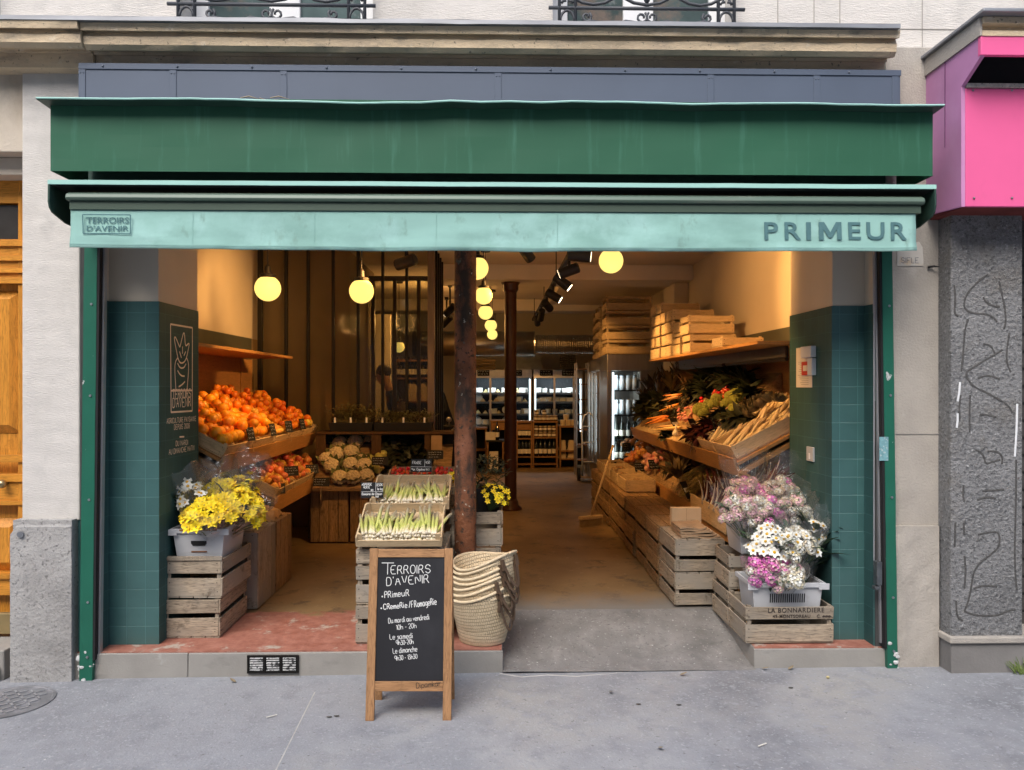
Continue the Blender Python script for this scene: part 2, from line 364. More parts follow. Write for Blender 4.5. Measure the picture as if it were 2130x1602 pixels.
M_pebb = mk('roughcast', (.235, .235, .235), .92, .25, 3, bump=1.0, bscale=55, bd=.03, shift=False, stains=[((.33, .33, .33), .53, 60, .10), ((.13, .13, .13), .55, 55, .09), ((.44, .44, .44), .65, 40, .03), ((.20, .175, .14), .55, 1.6, .2)])
M_zinc = mk('zinc', (.30, .31, .33), .5, .2, 4, metal=.5, stretch=(1, 4, 4))
M_slate = mk('slate_panel', (.092, .118, .168), .5, .08, 2, stains=[((.5, .5, .5), .78, 60, .01)], shift=False)
M_green = mk('fascia_green', (.030, .115, .066), .5, .10, 1.2, shift=False, spec=.25, stains=[((.060, .185, .125), .55, 6, .25, (3, 3, .25)), ((.20, .34, .31), .69, 5, .05, (5, 5, .10))])
M_guide = mk('guide_green', (.012, .115, .072), .45, .12, 4, shift=False, stains=[((.5, .52, .5), .665, 16, .03, (1, 1, .6))])
M_mint = mk('mint_canvas', (.27, .475, .425), .85, .06, 1.5, shift=False, bump=.12, bscale=300, bd=.002, stains=[((.205, .375, .325), .48, 2.6, .25, (1, 1, 1.6)), ((.34, .565, .525), .52, 4, .2), ((.20, .34, .29), .60, 9, .1, (1, 1, .6))])
M_mintm = mk('mint_metal', (.36, .62, .55), .4, .08, 3)
M_bar = mk('bar_green', (.10, .15, .115), .4, .12, 2, stretch=(.3, 6, 6), stains=[((.21, .23, .19), .58, 3, .2, (.4, 3, 3))])
M_dgreen = mk('dark_green', (.025, .06, .045), .5, .15, 3)
M_black = mk('black_steel', (.008, .007, .006), .5, .2, 5, spec=.25)
M_blackm = mk('black_matt', (.012, .012, .013), .75, .2, 5)
M_alu = mk('aluminium', (.5, .5, .52), .4, .1, 5, metal=.7)
M_steel = mk('brushed_steel', (.50, .47, .43), .32, .1, 3, metal=1, stretch=(8, 8, .4))
M_cream = mk('cream_plaster', (.60, .53, .43), .85, .05, 2, bump=.08, bscale=60, shift=False)
M_ceil = mk('ceiling_paint', (.74, .66, .54), .9, .05, 2, shift=False)
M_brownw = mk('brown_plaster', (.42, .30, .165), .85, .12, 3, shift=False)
M_screw = mk('screw_metal', (.35, .36, .38), .4, .1, 5, metal=.8)
TEAL = (.052, .125, .122)
M_txz = tiles('teal_tile_front', TEAL, 'xz'); M_tyz = tiles('teal_tile_side_shaded', (.040, .098, .094), 'yz', rough=.6); M_dado = mk('dado_paint', (.068, .072, .056), .6, .1, 4)  # side-face tiles are a darker copy, shade put into their colour
M_oak = wood('honey_oak', (.58, .245, .035), 'z', var=.28, rough=.4, island=.1, dark=.6, bump=.15)
M_oakx = wood('honey_oak', (.58, .245, .035), 'x', var=.28, rough=.4, island=.1, dark=.6, bump=.15)
M_glass = film('window_glass', (.78, .78, .74), .03, .008)
M_whitep = mk('white_paint', (.72, .73, .74), .5, .05, 3)

# ================================================================ ground
def gz(x): return .0075 * x + .007
g = MB()
g.grid(lambda u, v: ((u - .5) * 120, -70 + v * 78, gz((u - .5) * 120) if abs(u - .5) < .1 else gz(math.copysign(12, u - .5))), 60, 8)
tag(g.build('pavement', M_pave), kind='structure')
mf, nt, b = base('shop_floor')
tc = N(nt, 'ShaderNodeNewGeometry'); sp = N(nt, 'ShaderNodeSeparateXYZ'); L(nt, tc.outputs['Position'], sp.inputs[0])
nn = noise_(nt, tc.outputs['Position'], 3.5, 7, .65)
ed = N(nt, 'ShaderNodeMath', operation='MULTIPLY_ADD'); ed.inputs[1].default_value = .55; L(nt, nn, ed.inputs[0]); L(nt, sp.outputs[1], ed.inputs[2])
fr = ramp(nt, ed.outputs[0], 1.03, .99)
ex = N(nt, 'ShaderNodeMath', operation='MULTIPLY_ADD'); ex.inputs[1].default_value = .05; L(nt, nn, ex.inputs[0]); L(nt, sp.outputs[0], ex.inputs[2])
red = mixc(nt, ramp(nt, noise_(nt, tc.outputs['Position'], 14, 7, .7), .35, .65), (.27, .10, .068), (.42, .19, .14))
red = mixc(nt, ramp(nt, noise_(nt, tc.outputs['Position'], 6, 8, .7), .57, .63), red, (.44, .37, .31))
conc = mixc(nt, ramp(nt, noise_(nt, tc.outputs['Position'], 1.5, 7), .3, .7), (.17, .105, .048), (.33, .22, .105))
ab = N(nt, 'ShaderNodeMath', operation='ADD'); ab.inputs[1].default_value = -.745; L(nt, sp.outputs[0], ab.inputs[0]); a2 = N(nt, 'ShaderNodeMath', operation='ABSOLUTE'); L(nt, ab.outputs[0], a2.inputs[0]); g1 = N(nt, 'ShaderNodeMath', operation='GREATER_THAN'); g1.inputs[1].default_value = .712; L(nt, a2.outputs[0], g1.inputs[0]); f2 = N(nt, 'ShaderNodeMath', operation='MULTIPLY'); L(nt, fr, f2.inputs[0]); L(nt, g1.outputs[0], f2.inputs[1])
conc = mixc(nt, ramp(nt, noise_(nt, tc.outputs['Position'], 5, 9, .75), .54, .66), conc, (.10, .072, .045)); conc = mixc(nt, ramp(nt, noise_(nt, tc.outputs['Position'], 11, 9, .8), .60, .68), conc, (.42, .34, .24)); inv = N(nt, 'ShaderNodeMath', operation='SUBTRACT'); inv.inputs[0].default_value = 1.0; L(nt, g1.outputs[0], inv.inputs[1]); gm = N(nt, 'ShaderNodeMath', operation='MULTIPLY'); L(nt, ramp(nt, ed.outputs[0], 1.5, 1.08), gm.inputs[0]); L(nt, inv.outputs[0], gm.inputs[1]); conc = mixc(nt, gm.outputs[0], conc, (.20, .19, .175))
cc = mixc(nt, f2.outputs[0], conc, red); L(nt, cc, b.inputs['Base Color']); b.inputs['Roughness'].default_value = .55
bn = N(nt, 'ShaderNodeBump'); bn.inputs['Strength'].default_value = .25; bn.inputs['Distance'].default_value = .005; L(nt, noise_(nt, tc.outputs['Position'], 60, 5), bn.inputs['Height']); L(nt, bn.outputs[0], b.inputs['Normal'])
M_floor = mf
FZ = .13
f = MB()
RX0, RX1, RY = .035, 1.455, .75
f.box(-7, 7, RY, 11.0, -.2, FZ)
f.box(-2.6, RX0, .002, RY - .002, -.2, FZ); f.box(RX1, 2.6, .002, RY - .002, -.2, FZ)
tag(f.build('shop_floor', M_floor), kind='structure')
st = MB()
for xa, xb in ((-2.34, -1.70), (-1.698, -.30), (-.298, RX0 + .004)): st.box(xa, xb, -.018, .0, -.1, FZ - .004, .002)
solo(st, 'doorstep', M_conc, 'worn grey concrete doorstep edging the red shop floor along the pavement', 'doorstep', bevel=.004)
st = MB(); st.box(RX1 - .006, 2.2, -.016, .0, -.1, FZ - .006, .002)
st.box(RX1 - .004, RX1 - .0005, .001, RY, -.1, FZ - .001)
solo(st, 'doorstep', M_conc, 'short concrete doorstep block under the stencilled crate beside the ramp', 'doorstep', bevel=.004)
rp = MB()
rp.grid(lambda u, v: (RX0 + .003 + u * (RX1 - RX0 - .006), -.04 + v * (RY + .045), max(gz(1) + .004, -.002 + (FZ + .004) * min(1, v * 1.0)) + .003 * noise.noise((u * 5, v * 4, 0))), 14, 8)
solo(rp, 'entrance_ramp', M_ramp, 'grey cement ramp rising from the pavement into the shop aisle', 'ramp', smooth=True)
j = MB()
j.beam(atz(655, 1440, .0) + Vector((0, 0, gz(-1))), atz(572, 1606, 0) + Vector((0, 0, gz(-1.1))), .006, .004)
pp = [atz(x, y, .0) + Vector((0, 0, gz(0) + .002)) for x, y in ((1040, 1405), (1085, 1412), (1140, 1408), (1200, 1411), (1290, 1404), (1390, 1406), (1480, 1402), (1570, 1396))]
solo(j, 'pavement_joint', mk('joint_tar', (.42, .41, .39), .9, .2, 20), 'thin pale joint line running across the pavement beside the chalkboard', 'joint')
j = MB(); j.tube(pp, .004, 5); solo(j, 'cement_crack', mk('joint_tar', (.42, .41, .39)), 'thin pale crack where the ramp meets the pavement', 'crack')

# vent grille in the doorstep
v0, v1 = at(515, 1363, -.02), at(622, 1398, -.02)
vt = thing('vent_grille', 'black vent grille with peeling white slats set in the doorstep face', 'vent', ((v0.x + v1.x) / 2, -.02, v1.z))
wv, hv = (v1.x - v0.x), (v0.z - v1.z)
m = MB(); m.box(-wv / 2, wv / 2, -.004, .004, 0, hv)
m.build('backing', M_blackm, vt)
m = MB()
for k in range(4):
    x = -wv / 2 + .006 + k * (wv - .012) / 3; m.box(x - .005, x + .005, -.014, -.003, 0, hv)
m.box(-wv / 2, wv / 2, -.013, -.003, -.002, .008); m.box(-wv / 2, wv / 2, -.013, -.003, hv - .008, hv + .002)
m.build('frame', M_black, vt, bevel=.001)
m = MB()
for c in range(3):
    for q in range(6):
        x = -wv / 2 + .016 + c * (wv - .012) / 3; z = .016 + q * (hv - .03) / 5
        m.box(x, x + (wv - .012) / 3 - .02, -.012, -.004, z - .003, z + .003, .0008)
m.build('slats', mk('peeling_white', (.55, .55, .54), .7, .3, 40, stains=[((.05, .05, .05), .52, 45, .05)]), vt)

# manhole cover
mc = thing('manhole_cover', 'round cast iron cover with ribbed pattern set in the pavement by the door', 'manhole cover', (X(18, -.33), -.33, gz(-2.5) + .002))
m = MB(); m.lathe([(.21, 0), (.21, .006), (.195, .007), (.19, .004), (0, .004)], 40); m.build('rim', mk('cast_iron', (.20, .205, .215), .55, .25, 8, metal=.3, stains=[((.33, .33, .35), .5, 12, .2)]), mc)
m = MB()
for k in range(9):
    for q in range(9):
        x, y = (k - 4) * .042, (q - 4) * .042
        if x * x + y * y < .155 ** 2: m.M = Matrix.Translation((x, y, .005)) @ Matrix.Rotation(R(45 if (k + q) % 2 else -45), 4, 'Z'); m.cbox((0, 0, .002), (.036, .009, .005))
m.M = None
m.build('ribs', mk('worn_iron', (.33, .335, .35), .45, .2, 10, metal=.3), mc)

# house across the street, behind the camera: it shades the low sky and shows in reflections
ob = thing('street_building', 'pale stone apartment house on the far side of the street', 'building', (0, -14, 0))
m = MB(); m.box(-30, 30, -20, -14, -.5, 12.0)
for z in (3.6, 6.8, 10): m.box(-30, 30, -13.999, -13.8, z, z + .25)
m.build('facade_wall', mk('far_stone', (.42, .39, .35), .9, .1, 1), ob, world=True)
for k in range(12):
    for z in (4.4, 7.6, 10.8): m = MB(); x = -27 + k * 4.9; m.box(x - .55, x + .55, -13.99, -13.95, z, z + 1.9); m.build('window', mk('far_window', (.05, .055, .06), .2), ob, world=True)
# ================================================================ the shop building
bd = thing('shop_building', 'stone Paris building front with a tan cornice over the green shop', 'building', (0, .3, 0))
def bpart(mb, name, mat, **k): return mb.build(name, mat, bd, world=True, **k)
m = MB(); m.box(-2.615, -2.30, .0, .55, .86, Z(118, 0)); m.box(-7, -3.85, .0, .55, 0, 3.35)
bpart(m, 'pilaster', M_lime, bevel=.008)
m = MB(); m.grid(lambda u, v: (-2.645 + u * .33 + (.03 if v > .93 and u < .5 else 0) , -.055 + .006 * noise.noise((u * 4, v * 9, 1)) + (.02 if v > .97 else 0), -.03 + v * .905), 10, 22)
m.box(-2.632, -2.315, -.05, .5, -.03, .87)
bpart(m, 'plinth', M_gran)
m = MB(); m.cyl((-2.585, -.052, .795), (-2.585, -.066, .795), .018, n=20); bpart(m, 'anchor_bolt', M_screw)
# wall over the house door, moulding and lintel
m = MB(); m.box(-3.86, -2.617, .02, .55, 2.90, 3.36); m.box(-3.85, -2.618, .12, .5, 2.80, 2.899)
bpart(m, 'lintel', M_tan, bevel=.006)
m = MB(); m.box(-7, -2.30, -.03, .1, Z(156, 0), Z(150, 0)); m.box(-7, -2.34, -.055, .1, Z(150, 0) + .002, Z(118, 0)); m.box(-7, -2.28, -.08, .1, Z(117, -.08), Z(97, -.08))
bpart(m, 'architrave', M_tan, bevel=.006)
# cornice
def cornice(x0, x1, dy):
    c = MB(); P = [(.12, Z(152, -.06)), (-.06, Z(152, -.06)), (-.06, Z(123, -.06)), (-.085, Z(121, -.085)), (-.085, Z(115, -.085)), (-.16, Z(112, -.16)), (-.185, Z(100, -.185)), (-.19, Z(84, -.19)), (-.175, Z(74, -.175)), (-.215, Z(71, -.215)), (-.225, Z(55, -.225)), (.12, Z(55, -.225))]
    n = 60; prof = [(y - (dy if y < 0 else 0), z) for y, z in P]
    vs = []; fs = []
    for i in range(n + 1):
        x = x0 + (x1 - x0) * i / n
        for k, (y, z) in enumerate(prof):
            q = .006 * noise.noise((x * 6, k * 3.1, 4)) + .012 * max(0, noise.noise((x * 3, k * 2.3, 9)) - .25)
            vs.append((x, y + (q if 0 < k < 11 else 0), z + q * .5))
    K = len(prof)
    for i in range(n):
        for k in range(K - 1): fs.append((i * K + k, i * K + k + 1, (i + 1) * K + k + 1, (i + 1) * K + k))
    fs += [tuple(range(K)), tuple(n * K + k for k in range(K - 1, -1, -1))]
    c.add(vs, fs); return c
bpart(cornice(-2.18, X(1868, -.2), 0), 'cornice', M_corn)
bpart(cornice(-7, -2.185, .02), 'cornice', M_corn)
m = MB(); zt = Z(50, -.25)
m.grid(lambda u, v: (-7 + u * (7 + X(1884, -.3)), -.25 + v * .37, zt + .022 + .004 * noise.noise((u * 40, 0, 2)) + v * .02), 90, 1)
m.grid(lambda u, v: (-7 + u * (7 + X(1884, -.3)), -.25 + .003 * noise.noise((u * 30, 1, 2)), zt - .004 * max(0, noise.noise((u * 60, 5, 2))) + v * .022 + v * .004 * noise.noise((u * 40, 0, 2))), 90, 1)
m.box(-7, X(1884, -.3), -.246, .1, zt + .001, zt + .010)
bpart(m, 'flashing', M_zinc, fix=False)
# upper storey with its windows
WIN = [(-1.79, -.70), (.325, 1.37), (-3.95, -2.79)]
m = MB(); zb = 3.5
edges = [-7] + [e for wq in sorted(WIN) for e in wq] + [7]
for a, b_ in zip(edges[::2], edges[1::2]):
    m.box(a, b_, .09, .5, zb - .1, 7.0)
for a, b_ in sorted(WIN): m.box(a, b_, .09, .5, 6.2, 7.0); m.box(a, b_, .09, .5, zb - .1, 3.58)
bpart(m, 'upper_wall', M_lime)
m = MB()
for x in (1.62, 1.83, 1.98, 2.46): m.box(x - .002, x + .002, .087, .0895, zb, 4.5)
m.box(1.4, 3, .087, .0895, 3.66, 3.664)
bpart(m, 'mortar_joint', mk('mortar', (.33, .31, .28), .9, .1, 9))
M_curt = mk('teal_curtain', (.10, .16, .16), .8, .3, 3, stretch=(6, 1, .5))
for a, b_ in WIN:
    o = MB(); wd = b_ - a
    for x0, x1 in ((0, .10), (wd - .10, wd), (wd * .5 - .09, wd * .5 + .09)): o.box(a + x0, a + x1, .26, .32, 3.58, 6.2)
    o.box(a + .1, b_ - .1, .262, .318, 3.58, 3.66)
    fr_ = o.build('window', M_whitep, bd, world=True, bevel=.006)
    for s in (0, 1):
        p = MB(); p.box(a + (.1 if not s else wd * .5 + .09), a + (wd * .5 - .09 if not s else wd - .1), .285, .292, 3.66, 6.2)
        q = p.build('pane', mk('dim_pane', (.07, .10, .10), .08, .5, 2.5, stains=[((.16, .13, .11), .5, 3, .1), ((.35, .36, .36), .62, 4, .1)], spec=.6, shift=False), None); q.parent = fr_
        for vv in q.data.vertices: vv.co -= bd.location
        KIDS.setdefault(fr_.name, []).append(q)
    # wrought-iron railing
    t = MB(); rr = .011; y = .0; z0 = 3.605
    zr = Z(14 if a < -2 else 15, y); x0, x1 = a + .02, b_ - .02
    t.tube([(a - .03, y, zr), (b_ + .03, y, zr)], .010, 6)
    for x in (x0 + .01, x0 + .10, x1 - .10, x1 - .01): t.tube([(x, y, z0 - .08), (x, y, 4.4)], .010, 6)
    for xc in (x0 + .055, x1 - .055):
        t.tube([(xc + .04 * math.cos(k * math.pi / 8), y, zr - .075 + .06 * math.sin(k * math.pi / 8)) for k in range(9)], .008, 6)
        for sg in (-1, 1): t.tube([(xc + sg * (.006 + .032 * math.sin(k * .6) * (1 - k * .06)), y, zr + .02 + .05 * k / 6 + .02 * math.cos(k)) for k in range(8)], .007, 6)
    mid = (x0 + x1) / 2
    for xc, rad in ((mid - .3, .20), (mid, .24), (mid + .3, .20)):
        t.tube([(xc + rad * math.sin(k * math.pi / 10), y, zr + .02 + rad - rad * math.cos(k * math.pi / 10)) for k in range(-6, 7)], .009, 6)
    for sg in (-1, 1):
        for xx, sc_ in ((mid + sg * .03, .034), (mid + sg * .34, .03)):
            t.tube([(xx + sg * sc_ * (1 - k / 16) * math.cos(k * .75 + 2.2), y, zr - .05 + sc_ * (1 - k / 16) * math.sin(k * .75 + 2.2)) for k in range(11)], .007, 6)
        t.tube([(mid + sg * .02, y, zr - .085), (mid + sg * .12, y, zr - .075), (mid + sg * .18, y, zr - .09)], [.008, .012, .003], 6)
        t.tube([(mid + sg * .22, y, zr - .085), (mid + sg * .32, y, zr - .075), (mid + sg * .40, y, zr - .09)], [.003, .012, .008], 6)
    t.cyl((mid, y, zr + .03), (mid, y, zr + .5), .010, n=6)
    for k in range(3): t.ball((mid, y, zr + .05 + k * .035), .018, 8, 6)
    t.build('window_railing', mk('railing_iron', (.06, .065, .075), .5, .15, 8), bd, world=True, smooth=True)
# stone to the right of the shop
m = MB(); m.box(2.20, 2.62, .0, .55, .80, 3.52); bpart(m, 'corner_pier', M_block, bevel=.006)
m = MB(); m.grid(lambda u, v: (2.19 + u * .30, -.03 + .006 * noise.noise((u * 4, v * 9, 5)), -.03 + v * .845), 8, 18); m.box(2.19, 2.49, -.026, .5, -.03, .815)
bpart(m, 'plinth', M_block)
m = MB(); m.box(2.205, 2.60, -.004, -.001, 1.33, 1.334); bpart(m, 'mortar_joint', mk('mortar', (.33, .31, .28)))
for xa, xb in ((-2.299, -2.206), (2.146, 2.199)): m = MB(); m.box(xa, xb, .006, .018, 0, 2.61); bpart(m, 'jamb_gap', mk('dark_filler', (.05, .05, .05), .9, .3, 9))  # dark filler strips covering the gaps beside the shutter guides
# header wall above the opening, inner walls and ceiling
m = MB(); m.box(-2.30, 2.20, .0, .16, 2.62, 3.5); bpart(m, 'header', M_dgreen)
IW = [(-2.62, -2.43, .70, 11.0), (2.30, 2.5, .76, 11.0)]
m = MB(); m.box(-2.62, -2.43, .70, 11.0, 2.075, 3.02); m.box(2.30, 2.5, .76, 11.0, 2.068, 3.02); m.box(-2.43, 2.3, 10.75, 11.0, FZ, 3.02)
bpart(m, 'inner_wall', M_cream)
m = MB(); m.box(-2.62, -2.425, .70, 3.39, FZ, 2.075); m.box(2.295, 2.5, .76, 10.75, FZ, 2.068)
bpart(m, 'tiled_dado', M_dado)
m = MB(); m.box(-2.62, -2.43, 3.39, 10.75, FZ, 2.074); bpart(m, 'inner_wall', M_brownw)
m = MB(); m.box(-2.62, 2.5, .16, 11.0, 3.02, 3.2); bpart(m, 'ceiling', M_ceil)
m = MB(); m.box(-.72, 2.3, 4.62, 5.25, 2.84, 3.0195); m.box(-2.43, 2.3, 8.2, 8.6, 2.83, 3.0195); m.box(.85, 2.3, 5.25, 8.2, 2.93, 3.0195); bpart(m, 'beam', M_ceil, bevel=.01)
m = MB(); m.box(2.13, 2.2985, 4.85, 5.45, FZ, 2.838); bpart(m, 'wall_pier', M_cream, bevel=.006)

# ================================================================ pillars clad in teal tiles
def pillar(sx, xr, xi, yb, ztile, label):
    t = thing('tiled_pillar', label, 'pillar', ((xr + xi) / 2, .4, FZ))
    xo = -2.6 if sx < 0 else 2.6
    def cells(mb, z0, z1, g, mats):
        P = [(xo, .02 - g), (xr + g * -sx, .02 - g), (xr + g * -sx, .13 - g), (xi + g * -sx, .13 - g), (xi + g * -sx, yb + g), (xo, yb + g)]
        n = len(P); vs = [(x, y, z0) for x, y in P] + [(x, y, z1) for x, y in P]
        for i in range(n):
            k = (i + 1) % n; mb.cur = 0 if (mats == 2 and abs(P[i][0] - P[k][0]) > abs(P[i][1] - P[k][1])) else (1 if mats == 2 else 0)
            q = len(mb.v); mb.add([vs[i], vs[k], vs[k + n], vs[i + n]], [(0, 1, 2, 3)])
        mb.cur = 0; mb.add([vs[i + n] for i in range(n)], [tuple(range(n))])
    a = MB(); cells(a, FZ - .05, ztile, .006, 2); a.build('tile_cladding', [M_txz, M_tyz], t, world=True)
    a = MB(); cells(a, ztile - .02, 3.0, 0, 1); a.build('plaster', M_cream, t, world=True)
    return t
PXL, PXR = -1.925, 1.955
pl = pillar(-1, -2.205, PXL, .70, 2.085, 'teal tiled pillar bearing the cream carrot emblem and opening days')
pr = pillar(1, 2.145, PXR, .76, 2.068, 'teal tiled pillar with white notices and a light switch on its side')
M_let = mk('cream_lettering', (.88, .76, .60), .7, .06, 20)
# emblem
def EP(px, py): return atx(px, py, PXL + .006)
def poly(mb, pts, wd, soft=2, closed=False):
    p = pts + ([pts[0]] if closed else [])
    q = [(a, b) for a, b in p]
    for _ in range(soft): q = chaikin(q)
    mb.tube([EP(330 + a / 5.009, 640 + b / 5.006) + Vector((.001, 0, 0)) for a, b in q], wd / 2, 6, True, Vector((1, 0, 0)))
m = MB()
for pts, s in (([(122, 172), (350, 210)], 0), ([(122, 172), (128, 1093)], 0), ([(350, 210), (348, 1078)], 0), ([(128, 1090), (348, 1076)], 0), ([(128, 866), (348, 862)], 0)): poly(m, pts, .011, s)
m.build('emblem_frame', M_let, pl, world=True)
m = MB()
poly(m, [(198, 520), (160, 330), (165, 305), (178, 312), (215, 408), (222, 408), (252, 275), (262, 262), (270, 280), (276, 410), (308, 372), (318, 378), (312, 410), (290, 520), (268, 565), (240, 580), (215, 568), (198, 520)], .010)
poly(m, [(198, 522), (172, 560), (165, 640), (178, 855)], .010); poly(m, [(290, 525), (308, 565), (312, 640), (294, 855)], .010)
for p in ([(196, 580), (215, 620), (240, 632), (265, 622), (284, 585)], [(196, 655), (215, 690), (240, 712), (268, 714)], [(208, 824), (240, 805), (272, 770)], [(247, 405), (247, 480)], [(216, 458), (236, 522)], [(280, 458), (262, 500)]): poly(m, p, .010)
m.build('carrot_emblem', M_let, pl, world=True, smooth=True)
m = MB()
def side_text(t, pa, pb, h, wd, gap=2.):
    a, b_ = EP(*pa), EP(*pb); wdt = text_width(t, h, gap); k = (b_ - a).length / wdt
    write(m, t, a, b_ - a, (0, 0, 1), (1, 0, 0), h, wd, gap, 0, cond=k, lift=.001)
side_text("TERROIRS", (359, 830), (396.5, 827), .055, .0075); side_text("D'AVENIR", (359, 848), (396.5, 845), .055, .0075)
side_text("AGRICULTURE PAYSANNE", (346.5, 881.5), (407.5, 875.5), .030, .0042, 2.6); side_text("DEPUIS 2008", (362, 894), (394, 890.5), .030, .0042, 2.6)
side_text("DU MARDI", (365.5, 928), (390.5, 925), .030, .0042, 2.6); side_text("AU DIMANCHE MATIN", (351, 946), (404, 936), .030, .0042, 2.6)
m.tube([EP(373.5, 909), EP(383, 908.5)], .005, 6, True, Vector((1, 0, 0)))
m.build('lettering', M_let, pl, world=True)
# notices and switch on the right-hand pillar
def RPt(px, py): return atx(px, py, PXR - .007)
def plate(mb, a, b_, th, x=None):
    mb.box(a.x - th, a.x, min(a.y, b_.y), max(a.y, b_.y), min(a.z, b_.z), max(a.z, b_.z))
M_paper = mk('paper', (.66, .63, .57), .9, .05, 10)
nb = thing('notice_board', 'white fire alarm box and printed notice pinned on the teal pillar', 'notice', RPt(1680, 808))
m = MB(); plate(m, RPt(1690, 720), RPt(1657, 806), .003); nt_ = m.build('notice_sheet', M_paper, nb, world=True)
m = MB()
for k in range(13): p = RPt(1683, 752 + k * 4); q = RPt(1661 + rnd.random() * 8, 752 + k * 4); m.box(p.x - .0045, p.x - .0032, min(p.y, q.y), max(p.y, q.y), p.z - .001, p.z + .001)
m.build('print', mk('ink', (.16, .16, .17), .8), nt_, world=False)
for o in nt_.children:
    for vv in o.data.vertices: vv.co -= nb.location
m = MB(); plate(m, RPt(1698, 719), RPt(1676, 745), .035); plate(m, RPt(1698, 745), RPt(1688, 781), .028); m.build('alarm_box', M_whitep, nb, world=True, bevel=.004)
m = MB(); plate(m, RPt(1687, 752), RPt(1671, 781), .012); m.build('red_label', mk('sign_red', (.45, .035, .025), .5, .05, 9), nb, world=True)
m = MB(); p, q = RPt(1683, 760), RPt(1675, 772); m.box(p.x - .015, p.x - .0125, p.y, q.y, q.z, p.z); m.build('pictogram', M_paper, nb, world=True)
m = MB(); plate(m, RPt(1695, 931), RPt(1681, 958), .012)
sw = solo(m, 'light_switch', mk('switch_grey', (.42, .43, .43), .5, .05, 8), 'grey double light switch fixed on the side of the teal pillar', 'switch', bevel=.003)
m = MB(); c = sw.location; m.box(-.009, -.0065, -.012, .010, .012, .05); m.build('rocker', M_whitep, sw, bevel=.002)
# ================================================================ shopfront
# slate-blue panel box above the fascia
y0 = -.13; xa, xb = X(165, y0), X(1873, y0); zt = Z(140, y0); zb = 2.98
t = thing('panel_box', 'long slate blue metal panel box with riveted seams above the green fascia', 'panel box', ((xa + xb) / 2, y0, zb))
m = MB(); m.box(xa, xb, y0, .0, zb, zt); m.build('casing', M_slate, t, world=True, bevel=.003)
m = MB(); m.box(xa - .002, xb + .002, y0 - .006, y0 - .0005, zt - .030, zt + .002)
for px in (171, 360, 590, 1036, 1478, 1699, 1862):
    x = X(px, y0); m.box(x - .018, x + .018, y0 - .004, y0 - .0005, zb, zt - .031)
m.build('seam_strip', M_slate, t, world=True, bevel=.0015)
m = MB(); k = 0
for px in list(range(215, 1860, 155)): m.ball((X(px, y0), y0 - .006, zt - .014), .007, 8, 5)
for px in (171, 360, 590, 1036, 1478, 1699):
    for sx in (-.008, .008): m.ball((X(px, y0) + sx, y0 - .004, zt - .05), .004, 6, 4)
m.build('rivet_row', mk('slate_rivet', (.13, .15, .19), .45), t, world=True, smooth=True)

# green fascia with its drip lip
y0 = -.38; xa, xb = X(105, y0), X(1940, y0); zt, zb = Z(210, y0), Z(361, y0)
fs = thing('fascia_box', 'wide dark green sheet metal fascia with a thin flared lip, over the awning', 'fascia', ((xa + xb) / 2, y0, zb))
m = MB()
m.grid(lambda u, v: (xa + u * (xb - xa), y0 + .004 * noise.noise((u * 14, v * 2, 3)), zb + v * (zt - zb)), 90, 6)
for x in (xa, xb): m.add([(x, y0, zb), (x, -.02, zb), (x, -.02, zt), (x, y0, zt)], [(0, 1, 2, 3)])
m.build('casing', M_green, fs, world=True, smooth=False)
m = MB(); m.add([(xa + .002, y0 + .006, zb + .004), (xb - .002, y0 + .006, zb + .004), (xb - .002, -.10, zb + .22), (xa + .002, -.10, zb + .22)], [(0, 1, 2, 3)]); m.build('underside', mk('shaded_inside', (.010, .012, .011), .8), fs, world=True)  # near-black sheet, the shade of the gap put into its colour
m = MB(); ya = -.455; xl, xr = X(76, ya), X(1964, ya); zl = Z(211, ya)
def lipz(u): return zl + .008 * noise.noise((u * 9, 2, 7)) + .004 * noise.noise((u * 30, 2, 1)) - .012 * max(0, .12 - abs(u - .33)) / .12
m.grid(lambda u, v: (xl + u * (xr - xl) + (0 if v == 0 else (xa - .03 - xl) * (1 - u) * v - (xr - xb - .03) * u * v), ya + v * .44, lipz(u) + v * .012), 80, 1)
m.grid(lambda u, v: (xl + u * (xr - xl), ya, lipz(u) - .009 + v * .009), 80, 1)
m.grid(lambda u, v: (xl + u * (xr - xl) + (0 if v == 0 else (xa - .03 - xl) * (1 - u) * v - (xr - xb - .03) * u * v), ya + v * .44, lipz(u) - .009 - v * .012), 80, 1)
m.build('lip', M_dgreen, fs, world=True, fix=False)
m = MB(); m.tube([(xl + u / 60 * (xr - xl), ya - .002, lipz(u / 60) - .002) for u in range(61)], .005, 6); m.build('lip_edge', M_mintm, fs, world=True)
tw = MB()
for px, s in ((500, 1), (540, -1), (562, 1)): p = at(px, 204, -.42); tw.tube([p, p + Vector((.04, .01, .012 * s)), p + Vector((.09, .02, .002))], [.003, .004, .001], 5)
solo(tw, 'twig', mk('twig_bark', (.33, .27, .2), .9), 'dry twigs caught on the lip of the green fascia', 'twig')

